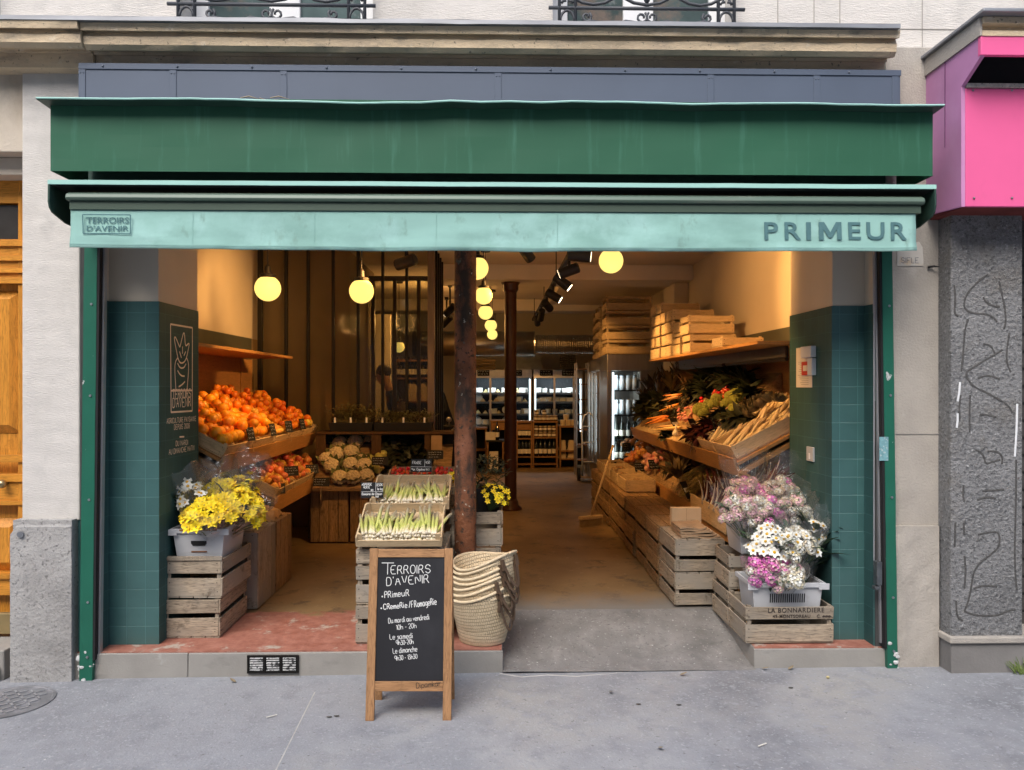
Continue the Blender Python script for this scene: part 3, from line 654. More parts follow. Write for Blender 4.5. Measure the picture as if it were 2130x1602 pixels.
# awning
yf = -.43
aw = thing('awning', 'mint green retracted awning with lettered valance over the open shopfront', 'awning', (-.03, -.25, 2.3))
xa, xb = X(99, yf), X(1948, yf); zt, zb = Z(379, yf), Z(388, yf)
m = MB(); m.grid(lambda u, v: (xa + u * (xb - xa), yf + .003 * noise.noise((u * 20, 3, 3)), zb + v * (zt - zb) + .002 * noise.noise((u * 15, 0, 1))), 60, 1)
m.box(xa, xb, yf + .005, -.10, zb, zt - .001); m.build('cassette_top', M_mintm, aw, world=True)
m = MB(); m.box(xa, xb, -.115, -.10, zb - .2, zb - .001); m.box(xa, xb, -.42, -.115, zb - .0055, zb - .0015); m.build('cassette_back', mk('shaded_inside', (.010, .012, .011), .8), aw, world=True)  # same near-black inside the cassette, its shade put into the colour
prof = [(yf, zb), (yf - .002, zb - .085), (yf + .008, zb - .115), (yf + .03, zb - .135), (yf + .15, zb - .165), (-.10, zb - .172), (-.10, zb)]
for x in (xa, xb - .010):
    m = MB(); m.prism(prof, x, x + .010, 'x'); m.build('cassette_cheek', M_dgreen, aw, world=True, bevel=.002)
xv0, xv1 = X(140, -.41), X(1920, -.41); zb0, zb1 = Z(438, -.41), Z(404, -.41)
m = MB(); hh = zb1 - zb0
m.prism([(-.40, zb0 + hh * .45), (-.425, zb0 + hh * .48), (-.432, zb0 + hh * .62), (-.425, zb0 + hh * .85), (-.40, zb1), (-.33, zb1 + .006), (-.30, zb0 + hh * .45)], xv0, xv1, 'x')
m.build('front_bar', M_bar, aw, world=True, bevel=.003)
m = MB(); m.box(xv0 + .012, xv1 - .012, -.412, -.33, zb0 - .004, zb0 + hh * .45 - .001); m.build('bar_trim', mk('bar_dark_green', (.055, .085, .062), .5, .1, 4), aw, world=True)  # lower band of the bar, a darker green than its rounded top
m = MB()
for px, py in ((170, 383), (182, 384)): p = at(px, py + 3, -.30); m.box(p.x - .02, p.x + .03, p.y, p.y + .03, p.z - .006, p.z + .006)
p = at(1870, 400, -.28); m.box(p.x - .03, p.x + .03, p.y, p.y + .03, p.z - .006, p.z + .004)
m.build('arm_end', M_alu, aw, world=True)
# valance
yv = -.40; x0, x1 = X(148, yv), X(1904, yv); zv0, zv1 = Z(519, yv), zb0 - .002
def val(u, v):
    s = 1 - v
    return (x0 + u * (x1 - x0) + .004 * s * noise.noise((0, v * 4, u * 3)), yv - .004 + s * (.017 * noise.noise((u * 16, v * 1.6, 1)) + .006 * noise.noise((u * 40 + v * 6, v * 5, 2))) - .012 * s * s, zv0 + v * (zv1 - zv0) - (.012 if v == 0 and False else 0) - .012 * s * (1 - (2 * u - 1) ** 2) + s * .004 * noise.noise((u * 12, 8, 1)))
m = MB(); m.grid(val, 140, 12); va = m.build('valance', M_mint, aw, world=True, smooth=True)
sd_ = va.modifiers.new('thick', 'SOLIDIFY'); sd_.thickness = .002
def on_val(u, v, lift=.006):
    p = Vector(val(u, v)); p.y -= lift; return p
M_tl = mk('valance_print', (.075, .17, .18), .8, .12, 30)
def valance_text(t, pxa, pxb, pya, pyb, off, mb, size=1.0):
    vs, fs_ = font(t, size, off, .0, 'LEFT', 1.0)
    if t == 'M': vs = [Vector((a, b, 0)) for a, b in ((0, 0), (0, 1), (.24, 1), (.5, .42), (.76, 1), (1, 1), (1, 0), (.79, 0), (.79, .58), (.58, .12), (.42, .12), (.21, .58), (.21, 0))]; fs_ = [tuple(range(13))]
    X0 = min(v.x for v in vs); X1 = max(v.x for v in vs); Y0 = min(v.y for v in vs); Y1 = max(v.y for v in vs)
    out = []
    for p in vs:
        px = pxa + (p.x - X0) / (X1 - X0) * (pxb - pxa); py = pyb + (p.y - Y0) / (Y1 - Y0) * (pya - pyb)
        q = at(px, py, yv); u = (q.x - x0) / (x1 - x0); v = (q.z + .012 - zv0) / (zv1 - zv0)
        w_ = on_val(u, max(0, min(1, v))); out.append((q.x, w_.y, q.z))
    mb.add(out, fs_)
m = MB()
for i, ch in enumerate("PRIMEUR"):
    a, b_ = [(1588, 1617), (1630, 1664), (1675, 1685), (1701, 1748), (1762, 1788), (1800, 1838), (1851, 1884)][i]
    valance_text(ch, a, b_, 463, 500, .016, m)
lt = m.build('lettering', M_tl, va, fix=False)
for vv in lt.data.vertices: vv.co -= aw.location
sx = lt.modifiers.new('thick', 'SOLIDIFY'); sx.thickness = .001
m = MB()
for t_, a, b_, ya_, yb_ in (("TERROIRS", 182, 270, 453, 466), ("D'AVENIR", 183, 270, 470, 482)): valance_text(t_, a, b_, ya_, yb_, .012, m)
c = [at(a, b_, yv) for a, b_ in ((176, 448), (275, 449), (275, 488), (177, 487))]
for p in c: p.y = on_val((p.x - x0) / (x1 - x0), .4).y - .002
for a, b_ in zip(c, c[1:] + c[:1]): m.tube([a, b_], .0028, 6, True, Vector((0, -1, 0)))
lt = m.build('stamp_lettering', M_tl, va, fix=False)
for vv in lt.data.vertices: vv.co -= aw.location

m = MB()
for u in (.142, .284, .427, .57, .713, .856): m.tube([on_val(u, v / 10, .0030) for v in range(11)], .0010, 5, True, Vector((0, -1, 0)))
m.tube([on_val(u / 120, .09, .0035) for u in range(121)], .0016, 5, True, Vector((0, -1, 0)))
lt = m.build('stitched_seam', mk('seam_thread', (.255, .445, .40), .9), va)
for vv in lt.data.vertices: vv.co -= aw.location
# shutter guide rails
def guide(px_t, px_b, w_, sx, label):
    xt, xbm = X(px_t, -.04), X(px_b, -.04)
    t = thing('shutter_guide', label, 'guide rail', (xbm, -.02, gz(xbm)))
    n = 30; xo, xi = sx * w_ / 2, -sx * w_ / 2
    def px_(v): return xbm + (xt - xbm) * v
    z0, z1 = gz(xbm) - .01, 2.66
    m = MB(); P = [(-w_ / 2, -.045), (w_ / 2, -.045), (w_ / 2, .0), (-w_ / 2, .0)]
    vs = []; fq = []
    for i in range(n + 1):
        v = i / n; z = z0 + v * (z1 - z0)
        vs += [(px_(v) + a + .0015 * noise.noise((a * 50, z * 8, 2)), b_ + .002 * noise.noise((3, z * 6, a * 40)), z) for a, b_ in P]
        if i: fq += [((i - 1) * 4 + k, (i - 1) * 4 + (k + 1) % 4, i * 4 + (k + 1) % 4, i * 4 + k) for k in range(4)]
    m.add(vs, fq); m.build('channel', M_guide, t, world=True)
    m = MB(); a = -sx * (w_ / 2 + .007); m.beam((xbm + a, -.018, z0 + .12), (xt + a, -.018, z1), .013, .05, (0, 1, 0)); m.build('rubber_seal', M_blackm, t, world=True)
    m = MB(); a = -sx * (w_ / 2 + .019); m.beam((xbm + a, .006, z0 + .14), (xt + a, .006, z1), .010, .03, (0, 1, 0));  m.build('inner_track', M_alu, t, world=True)
    for zz in (.12, .42, .98, 1.55, 2.05):
        v = zz / 2.66; m = MB(); m.cyl((px_(v) + w_ * .12, -.0445, zz), (px_(v) + w_ * .12, -.050, zz), .007, n=10); m.build('screw_head', M_screw, t, world=True)
    m = MB()
    for k in range(26):
        z = abs(rnd.gauss(0, .09)); x = px_(0) + rnd.uniform(-w_ / 2, w_ / 2) + sx * .012 * rnd.random(); m.ball((x, -.046 + rnd.uniform(-.004, .03), z0 + .01 + z), rnd.uniform(.006, .017), 7, 5, (1, .35, rnd.uniform(.4, 1.1)), .4, 40)
    m.build('flaking_paint', mk('flaked', (.55, .56, .55), .8, .3, 30, stains=[((.1, .14, .12), .55, 60, .1)]), t, world=True)
    return t
gl_ = guide(191, 179, .070, -1, 'dark green steel shutter guide beside the pale stone pilaster')
gr_ = guide(1843, 1856, .058, 1, 'dark green steel shutter guide with flaking paint and a torn sticker')
m = MB(); p, q = at(1837, 910, -.09), at(1856, 960, -.09); m.box(p.x, q.x, -.0885, -.0865, q.z, p.z); st_ = m.build('sticker', mk('blue_sticker', (.16, .33, .36), .7, .3, 40, stains=[((.5, .55, .55), .55, 60, .1)]), gr_, world=True)
for vv in st_.data.vertices: vv.co.y += .04
m = MB(); m.tube([atx(1818, y, 2.135) for y in (530, 700, 900, 1130, 1175)], .004, 6); m.build('cord', M_alu, gr_, world=True)
m = MB(); p = atx(1822, 1190, 2.12); m.cbox((p.x, p.y - .02, p.z), (.03, .045, .13)); m.cbox((p.x - .012, p.y - .025, p.z - .08), (.03, .04, .02)); m.build('latch', mk('latch_metal', (.12, .13, .14), .4, .3, 20, metal=.6), gr_, world=True, bevel=.004)

# ---------------------------------------------------------------- cast iron columns
def column(x, y, r, z1, label, mat):
    t = thing('iron_column', label, 'column', (x, y, FZ))
    m = MB(); vs = []; n, k = 28, 70
    prof = [(r, i / k * (z1 - FZ)) for i in range(k + 1)]
    m.lathe(prof, n)
    m.v = [v * 1.0 + Vector((v.x, v.y, 0)).normalized() * (.0025 * noise.noise(v * 22) if v.x or v.y else 0) for v in m.v]
    m.build('shaft', mat, t, smooth=True)
    m = MB(); m.lathe([(r * 1.9, 0), (r * 1.9, .02), (r * 1.35, .05), (r * 1.25, .10), (r * 1.0, .13)], 24); m.build('base', mat, t, smooth=True)
    m = MB(); m.lathe([(r, z1 - FZ - .12), (r * 1.3, z1 - FZ - .08), (r * 1.3, z1 - FZ - .03), (r * 1.6, z1 - FZ - .0)], 24); m.build('capital', mat, t, smooth=True)
    return t
M_rust = mk('rusty_iron', (.205, .078, .036), .6, .25, 3, bump=1.0, bscale=38, bd=.010, spec=.3, shift=False, stains=[((.050, .032, .022), .47, 5, .12, (1.3, 1.3, .5)), ((.31, .125, .07), .54, 3.5, .10, (1, 1, .6)), ((.055, .035, .025), .56, 30, .06), ((.46, .41, .33), .655, 26, .03), ((.12, .13, .10), .66, 7, .04)])
M_brn = mk('brown_iron', (.070, .026, .014), .4, .2, 4)
ic = column(X(968, .47), .47, .0675, 3.02, 'rusty red brown iron column with chipped paint near the doorstep', M_rust)
column(X(1062, 4.9), 4.9, .072, 2.84, 'plain dark brown iron column in the middle of the shop', M_brn)

# ---------------------------------------------------------------- glazed partition
PY = 3.4
pt = thing('glazed_partition', 'black steel glazed partition of tall narrow panes behind the fruit', 'partition', (-1.5, PY, FZ))
mx = [X(p, PY) for p in (541, 595, 641, 693, 745, 796, 846)]
for i, x in enumerate(mx):
    m = MB(); w_ = .042 if i == 0 else .026; m.box(x - w_ / 2, x + w_ / 2, PY - .02, PY + .03, 1.1, 3.018); m.build('mullion', M_black, pt, world=True, bevel=.002)
xr_ = X(897, PY)
m = MB(); m.box(xr_ - .035, xr_ + .035, PY - .03, PY + .04, FZ, 3.018); m.build('corner_post', mk('worn_steel', (.16, .115, .08), .35, .4, 6, metal=.5, stretch=(3, 3, .3)), pt, world=True, bevel=.004)
m = MB()
for i in range(4): y = PY + .25 + i * .28; m.box(xr_ + .012, xr_ + .045, y - .02, y + .02, FZ, 3.018)
m.build('return_mullions', M_black, pt, world=True)
allx = mx + [xr_]
for a, b_ in zip(allx, allx[1:]):
    m = MB(); m.box(a + .014, b_ - .014, PY + .002, PY + .008, 1.1, 3.0); m.build('pane', M_glass, pt, world=True)
m = MB(); m.box(xr_ + .025, xr_ + .031, PY + .05, PY + 1.1, 1.0, 3.0); m.build('pane', M_glass, pt, world=True)
# room behind the glass
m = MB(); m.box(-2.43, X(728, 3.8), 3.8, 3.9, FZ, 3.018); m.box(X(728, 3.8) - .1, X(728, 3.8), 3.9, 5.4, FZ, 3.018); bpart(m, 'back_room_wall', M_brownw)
m = MB(); m.box(X(746, 5.3), X(764, 5.3), 5.3, 5.6, FZ, 2.45); bpart(m, 'stone_pier', mk('old_stone', (.34, .22, .13), .9, .4, 9, bump=.8, bscale=30, shift=False, stains=[((.5, .42, .33), .5, 7, .05, (1, 1, 3))]))
ip = thing('inner_glazing', 'brown steel framed glazed door seen through the black partition', 'partition', (-1.4, 5.0, FZ))
m = MB()
for px in (737, 776, 821, 871): x = X(px, 5.0); m.box(x - .022, x + .022, 4.98, 5.03, FZ, 2.90)
m.box(X(735, 5.0), -.62, 4.98, 5.03, 2.87, 2.93); m.build('frame', mk('brown_steel', (.11, .075, .045), .4, .2, 5), ip, world=True, bevel=.003)
m = MB(); m.box(X(737, 5.0), -.64, 5.002, 5.008, 1.1, 2.87); m.build('pane', M_glass, ip, world=True)
m = MB(); m.box(X(766, 6.4), X(812, 6.4), 6.4, 6.5, FZ, 2.6); bpart(m, 'back_room_wall', M_cream)
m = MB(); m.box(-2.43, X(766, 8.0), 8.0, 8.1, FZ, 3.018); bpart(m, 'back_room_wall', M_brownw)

# ================================================================ neighbours
# oak house door on the left
dr = thing('house_door', 'carved honey oak house door with a brass knob in the stone doorway', 'door', (-3.23, .22, .155))
m = MB(); m.box(-3.80, -2.64, .30, .34, .155, 2.80); m.build('leaf_board', M_oak, dr, world=True)
m = MB()
zz = [Z(p, .22) for p in (1318, 1275, 1225, 1078, 1050, 985, 960, 898, 880, 602, 560, 500, 425, 368)]
xr0 = X(49, .22)
m.box(-3.80, xr0 + .02, .235, .299, Z(368, .22) - .0, 2.83)
for pa, pb in ((1235, 1190), (1050, 985), (590, 500), (425, 368)): m.box(-3.80, xr0, .245, .299, Z(pa, .22), Z(pb, .22), 0)
for pa, pb in ((1200, 1190), (1048, 1040), (960, 945), (1000, 985), (592, 580), (570, 560), (545, 535), (515, 503)): m.box(-3.80, xr0 - .001, .228, .244, Z(pa, .22), Z(pb, .22))
m.build('rail', M_oakx, dr, world=True, bevel=.006)
m = MB(); m.box(xr0 - .045, xr0 + .001, .24, .2985, .20, 2.82); m.build('stile', M_oak, dr, world=True, bevel=.004)
for pa, pb in ((1190, 1075), (905, 602)):
    m = MB(); z0, z1 = Z(pa, .22), Z(pb, .22); xx = xr0 - .05
    m.add([(xx - .0, .296, z0 + .01), (xx - .06, .262, z0 + .06), (xx - .06, .262, z1 - .06), (xx, .296, z1 - .01), (-3.7, .296, z0 + .01), (-3.7, .262, z0 + .06), (-3.7, .262, z1 - .06), (-3.7, .296, z1 - .01)], [(0, 1, 2, 3), (1, 5, 6, 2), (0, 4, 5, 1), (3, 2, 6, 7)])
    m.build('raised_panel', M_oak, dr, world=True)
m = MB(); m.box(-3.7, xr0 - .05, .27, .2985, Z(500, .22), Z(428, .22)); m.build('transom_glass', mk('dark_pane', (.06, .055, .05), .15, .4, 3), dr, world=True)
m = MB(); p = at(4, 1007, .2); m.ball((p.x, .20, p.z), .025, 14, 10); m.cyl((p.x, .20, p.z), (p.x, .25, p.z), .012); m.build('knob', mk('brass', (.42, .33, .18), .35, .2, 8, metal=.9), dr, world=True, smooth=True)
m = MB(); m.box(-3.8, xr0, .20, .2345, .17, Z(1268, .22)); m.build('kick_plate', mk('brass_plate', (.36, .27, .13), .45, .15, 5, metal=.6), dr, world=True, bevel=.004)
ds = MB(); ds.box(-3.84, -2.70, -.02, .5, -.05, .15); ds.box(-3.84, -2.72, -.07, -.021, -.05, .07)
solo(ds, 'house_doorstep', M_conc, 'stone doorstep under the oak house door', 'doorstep', bevel=.008)
# pink neighbour sign box
M_pink = mk('pink_panel', (.80, .125, .315), .45, .07, 1.5, shift=False, stains=[((.66, .11, .25), .56, 4, .2, (1, 1, .5)), ((.55, .30, .36), .68, 14, .05)])
M_mauve = mk('mauve_side', (.52, .235, .44), .55, .14, 2.5, shift=False, stains=[((.60, .34, .55), .55, 3, .3, (1, 1, .5))])
pk = thing('shop_sign_box', 'bright pink neighbouring shop sign box with a mauve side and dark recess', 'sign box', (3.4, -.2, 2.54))
XS = 2.432
side = [(.0, Z(444, 0)), (-.33, Z(425, -.33)), (-.33, Z(172, -.33)), (-.49, Z(108, -.49)), (-.49, Z(64, -.49)), (0, Z(132, 0))]
m = MB(); m.prism(side, XS, XS + .02, 'x'); m.build('side_panel', M_mauve, pk, world=True)
m = MB(); m.box(XS + .021, 7, -.333, -.31, Z(425, -.33), Z(176, -.33)); m.build('front_panel', M_pink, pk, world=True, bevel=.003)
m = MB(); m.box(XS - .002, 7, -.495, -.47, Z(106, -.49), Z(65, -.49)); m.build('upper_band', M_pink, pk, world=True, bevel=.003)
m = MB(); m.box(XS + .022, 7, -.309, -.0, Z(425, -.33) + .001, Z(425, -.33) + .02); m.build('underside', mk('rust_red', (.16, .03, .025), .7, .3, 9), pk, world=True)
m = MB(); m.box(XS + .022, 7, -.29, -.27, Z(176, -.33), Z(64, -.49)); m.box(XS + .021, 7, -.46, -.29, Z(70, -.49), Z(66, -.49)); m.build('recess', M_blackm, pk, world=True)
m = MB(); m.box(XS + .022, 7, -.345, -.30, Z(175, -.33), Z(167, -.33)); m.build('perforated_strip', mk('strip_white', (.5, .47, .42), .7, .3, 60, stains=[((.1, .1, .1), .6, 70, .05)]), pk, world=True)
m = MB()
for a in ((1947, 190), (1985, 255), (2004, 395)): p = at(a[0], a[1], -.15)
m.box(XS - .004, XS - .0005, -.19, -.185, Z(300, -.19), Z(100, -.19)); m.build('side_seam', mk('seam_dark', (.2, .08, .17), .7), pk, world=True)
m = MB()
for a, b_ in ((2026, 412), (2024, 188), (2105, 412), (2105, 188)): p = at(a, b_, -.335); m.ball((p.x, -.335, p.z), .006, 8, 6); m.build('screw_head', M_screw, pk, world=True)
# neighbour's stone cornice above it, with zinc flashing
nc = thing('neighbour_cornice', 'stained stone ledge with zinc flashing above the pink sign box', 'cornice', (3.4, -.2, 3.4))
zA, zB = Z(66, -.5), Z(26, -.5)
m = MB(); m.prism([(.1, zA + .0), (-.50, zA + .004), (-.50, zA + .03), (-.47, zA + .034), (-.47, zA + .06), (-.51, zA + .065), (-.51, zB), (.1, zB)], XS + .004, 7, 'x'); m.build('ledge', M_corn, nc, world=True)
m = MB(); m.prism([(.1, zA), (-.498, zA + .006), (-.498, zB), (.1, zB)], XS - .010, XS + .003, 'x'); m.build('end_face', M_block, nc, world=True)
m = MB(); m.box(XS - .03, 7, -.56, .1, zB + .002, zB + .02); m.build('flashing', M_zinc, nc, world=True, bevel=.004)
# roughcast pillar
rc = thing('roughcast_pillar', 'grey roughcast pillar with carved squiggles under the pink sign', 'pillar', (2.83, .0, .0))
yp = -.12; xl = X(1978, yp); xr2 = X(2127, yp)
m = MB(); m.box(xl, xr2, yp, .4, .2, 2.60); m.build('shaft', M_pebb, rc, world=True, bevel=.006)
m = MB(); m.box(xl - .02, 4.5, yp - .03, .4, gz(2.8) + .165, gz(2.8) + .2); m.build('base_moulding', M_block, rc, world=True, bevel=.006)
m = MB(); m.box(xl - .005, 4.5, yp - .012, .4, -.05, gz(2.8) + .164); m.build('base_block', mk('base_grey', (.21, .20, .19), .85, .15, 4, bump=.3, shift=False), rc, world=True, bevel=.004)
m = MB(); s = 1 / 3.482
sq = [[(715, 455), (640, 510), (565, 590), (540, 660), (545, 705), (595, 738), (690, 742), (750, 762), (780, 800)], [(795, 505), (815, 600), (838, 700), (845, 800), (830, 850)], [(570, 780), (548, 850), (540, 950), (530, 1100), (520, 1160)], [(820, 1000), (760, 1040), (680, 1085), (600, 1135), (555, 1165), (560, 1205), (610, 1270), (700, 1310), (780, 1355), (860, 1400), (892, 1460)], [(640, 1210), (700, 1188), (750, 1195), (800, 1215)], [(470, 535), (480, 640), (470, 740), (500, 760)], [(585, 1330), (580, 1480), (582, 1600)], [(655, 1470), (720, 1475), (775, 1490)], [(680, 960), (735, 970), (765, 1030)], [(870, 880), (850, 1000), (850, 1100), (880, 1165)], [(680, 620), (700, 660), (760, 690), (800, 690)], [(515, 1330), (505, 1450), (510, 1520)]]
for pl_ in sq:
    q = pl_
    for _ in range(2): q = chaikin(q)
    m.tube([at(1850 + a * s, 440 + b_ * s, yp - .001) for a, b_ in q], [.0055 + .003 * noise.noise((a * .05, b_ * .05, 1)) for a, b_ in q], 6, True, Vector((0, -1, 0)))
s = 1 / 3.204
sq = [[(575, 115), (610, 130), (635, 170), (640, 210), (690, 195), (740, 180)], [(655, 125), (720, 125), (755, 160), (750, 210)], [(495, 350), (490, 420), (500, 460)], [(585, 450), (640, 430), (710, 440)], [(620, 390), (700, 385), (765, 380)], [(590, 680), (650, 668), (712, 660), (735, 680), (735, 760), (680, 810), (600, 870), (560, 930), (545, 1040), (525, 1130), (500, 1190)], [(495, 600), (500, 680)], [(500, 820), (510, 920), (500, 1040)], [(560, 1040), (620, 1020), (680, 1022), (718, 1028)], [(500, 1190), (560, 1215), (640, 1222), (720, 1220), (800, 1185), (840, 1180)], [(845, 180), (845, 380), (840, 600), (835, 800), (840, 950), (850, 1050)], [(445, 1120), (450, 1230), (490, 1255)], [(440, 600), (435, 760)]]
for pl_ in sq:
    q = pl_
    for _ in range(2): q = chaikin(q)
    m.tube([at(1850 + a * s, 900 + b_ * s, yp - .001) for a, b_ in q], .0055, 6, True, Vector((0, -1, 0)))
m.build('carved_squiggle', mk('groove_grey', (.085, .083, .08), .95, .3, 60, bump=.8), rc, world=True)
m = MB()
for (a, b_), (c, d) in (((1997, 795), (1992, 835)), ((1992, 860), (1990, 890)), ((2116, 840), (2111, 950))): m.tube([at(a, b_, yp - .002), at((a + c) / 2 + 1, (b_ + d) / 2, yp - .002), at(c, d, yp - .002)], .006, 6, True, Vector((0, -1, 0)))
m.build('plaster_patch', M_whitep, rc, world=True)
# dark shop beyond the pillar
nb2 = thing('neighbour_shutter', 'closed dark shutter of the shop beyond the roughcast pillar', 'shutter', (4.5, .2, 0))
m = MB(); m.box(xr2 + .003, 7, .1, .3, 0, 2.6)
for k in range(26): m.box(xr2 + .003, 7, .085, .099, .1 * k + .01, .1 * k + .09)
m.build('slats', mk('shutter_dark', (.06, .055, .05), .6, .2, 4), nb2, world=True)
# paper note taped to the pier
m = MB(); pts = [(1866, 520), (1870, 507), (1898, 505), (1912, 503), (1919, 515), (1921, 553), (1866, 553)]
m.prism([((at(a, b_, -.004)).x, (at(a, b_, -.004)).z) for a, b_ in pts], -.0045, -.0020, 'y')
pn = solo(m, 'paper_note', mk('worn_paper', (.58, .55, .50), .9, .15, 12, stains=[((.55, .38, .2), .55, 9, .15)]), 'torn paper note taped to the stone pier below the awning end', 'note')
m = MB(); p = at(1875, 547, -.006); write(m, "SIFLE", p - pn.location, (1, 0, 0), (0, 0, 1), (0, -1, 0), .030, .0035, 2.4, 0, lift=0); m.build('handwriting', mk('pencil', (.2, .2, .22), .8), pn)
m = MB(); p = at(1930, 556, -.01); m.tube([p, p + Vector((.03, -.01, .004)), p + Vector((.05, -.03, -.002))], [.008, .006, .002], 6); solo(m, 'cable_stub', M_blackm, 'black cable stub sticking out of the stone pier', 'cable')
# ================================================================ lamps
WARM = (1.0, .50, .145); KG = 1.0
M_globe = emis('lit_globe', (1.0, .76, .20), .52)
M_lens = emis('lit_lens', (1.0, .80, .50), 4.0)
M_bake = mk('bakelite', (.008, .006, .005), .6, .2, 6)
def lamp(kind, loc, energy, parent=None, colr=WARM, radius=.05, target=None, size=60, blend=.7):
    l = bpy.data.lights.new(kind.lower() + '_bulb', kind); o = bpy.data.objects.new('bulb', l); col.objects.link(o)
    l.energy = energy; l.color = colr; l.shadow_soft_size = radius
    if kind == 'SPOT': l.spot_size = R(size); l.spot_blend = blend
    o.location = loc
    if target is not None: o.rotation_euler = (Vector(target) - Vector(loc)).to_track_quat('-Z', 'Y').to_euler()
    return o
def globe(px, py, y, r, label, e):
    p = at(px, py, y); t = thing('globe_lamp', label, 'pendant lamp', p, group='opal globe lamps')
    m = MB(); m.ball((0, 0, 0), r, 24, 16); m.build('globe', M_globe, t, smooth=True)
    m = MB(); k = r / .075; m.lathe([(.042 * k, .058 * k), (.046 * k, .064 * k), (.046 * k, .08 * k), (.02 * k, .088 * k), (.017 * k, .125 * k), (.006 * k, .14 * k)], 16); m.build('cap', M_bake, t, smooth=False)
    h = 3.02 - p.z
    m = MB(); m.cyl((0, 0, .13 * k), (0, 0, h), .004, n=6); m.build('cord', M_blackm, t)
    m = MB(); m.lathe([(.05, h - .03), (.05, h - .002)], 14); m.build('ceiling_rose', M_bake, t)
    b = lamp('POINT', p, e * .9, radius=r * 1.12); b.name = 'globe_light'
globe(557, 600, 1.72, .100, 'opal globe lamp hanging over the oranges, beside the end mullion', 9)
globe(752, 606, 1.90, .098, 'opal globe lamp hanging before the middle of the black partition', 9)
globe(1271, 543, .39, .075, 'opal globe lamp half hidden by the valance over the aisle', 9)
globe(992, 558, .68, .075, 'opal globe lamp cut off by the rusty column, topmost of the row', 7)
for i, (px, py, y) in enumerate(((1006, 615, 2.18), (1010, 650, 3.65), (1021, 677, 5.34), (1024, 696, 7.0), (1026.5, 710, 8.7), (1028, 720, 9.2), (1031, 728, 9.7))):
    od = ['second', 'third', 'fourth', 'fifth', 'sixth', 'seventh', 'last'][i]
    globe(px, py, y, .075, f'opal globe lamp {od} down the row beside the rusty column', (7, 6, 5, 4, 4, 0, 4)[i])
for o in [o for o in bpy.data.objects if o.type == 'LIGHT' and o.data.energy == 0]: bpy.data.objects.remove(o)
for q in [(830, 722, 6.6, 0)]: pass
# spot heads
M_spot = mk('spot_black', (.010, .009, .009), .5, .2, 8)
def spot(loc, target, e, label, size=55, stem=.12, group='black spotlights'):
    loc = Vector(loc); d = (Vector(target) - loc).normalized()
    t = thing('spotlight', label, 'spotlight', loc, group=group)
    a = d * .09; bk = -d * .09
    m = MB(); m.tube([bk, bk + d * .01, a], [.030, .046, .046], 16); m.tube([Vector((0, 0, 0)), Vector((0, 0, stem))], .012, 8); m.cbox((0, 0, stem), (.05, .09, .03)); m.build('head', M_spot, t)
    m = MB(); m.tube([a + d * .002, a + d * .003], .038, 16); m.build('lens', M_lens, t)
    b = lamp('SPOT', loc + d * .115, e, radius=.03, target=target, size=size); b.name = 'spot_light'
tr = thing('lamp_track', 'black ceiling track carrying the row of spotlights above the aisle', 'track', (.62, 4.6, 2.7))
m = MB(); m.box(-.02, .02, -3.4, 3.9, -.01, .025); m.build('rail', M_spot, tr)
m = MB(); [m.cyl((0, y, .02), (0, y, .32), .006, n=6) for y in (-3.2, -1, 1, 3.5)]; m.build('hanger', M_spot, tr)
for i, (px, py, y, tg, e) in enumerate(((1186, 545, 1.45, (2.3, 1.3, 2.4), 45), (1166, 575, 2.2, (-2.4, 2.6, 1.5), 60), (1150, 600, 2.9, (1.95, 2.7, 1.5), 55), (1148, 622, 4.0, (1.95, 3.8, 1.75), 52), (1135, 645, 5.0, (1.4, 6.3, 1.9), 30), (1122, 665, 6.2, (.3, 8.5, .3), 40), (1112, 680, 7.2, (.9, 10.2, 1.1), 35))):
    od = ['nearest the street', 'second from the street', 'third from the street', 'in the middle', 'fifth from the street', 'sixth from the street', 'farthest from the street'][i]
    p = at(px, py, y); p.x = .62; p.z = min(p.z, 2.62)
    spot((.62, y, 2.58), tg, e, f'black spotlight on the aisle track, {od}')
spot(at(845, 545, 1.75), (-2.35, 2.7, 2.2), 40, 'black spotlight hanging before the black partition beside the corner post', stem=.35)
spot((-1.15, .85, 2.72), (-2.43, 2.9, 2.15), 22, 'black spotlight near the ceiling aimed at the cream wall above the oranges', stem=.25)
spot((-.75, 1.25, 2.74), (-2.15, 1.6, 1.3), 55, 'black spotlight near the ceiling aimed at the oranges', stem=.25)
spot((.45, .55, 2.74), (1.85, 1.1, 1.2), 50, 'black spotlight near the ceiling aimed at the white asparagus', stem=.25)
spot((.5, 1.1, 2.74), (2.3, 1.75, 2.35), 60, 'black spotlight near the ceiling aimed at the cream wall above the crates', stem=.25, size=85)
spot((-.5, 1.0, 2.74), (-.9, 3.2, .85), 40, 'black spotlight near the ceiling aimed at the cauliflowers', stem=.25)
spot((.25, 2.2, 2.74), (1.75, 3.6, .95), 75, 'added unseen black spotlight near the ceiling aimed at the onions', stem=.25)  # unseen head hidden behind the valance, added to brighten the low shelf
for i, (px, py, y) in enumerate(((936, 645, 5.2), (929, 668, 6.0))):
    spot(at(px, py, y), (-2.0, y + .6, 1.2), 16, f'black spotlight glimpsed between column and partition, {"upper" if i == 0 else "lower"} one', stem=.3)
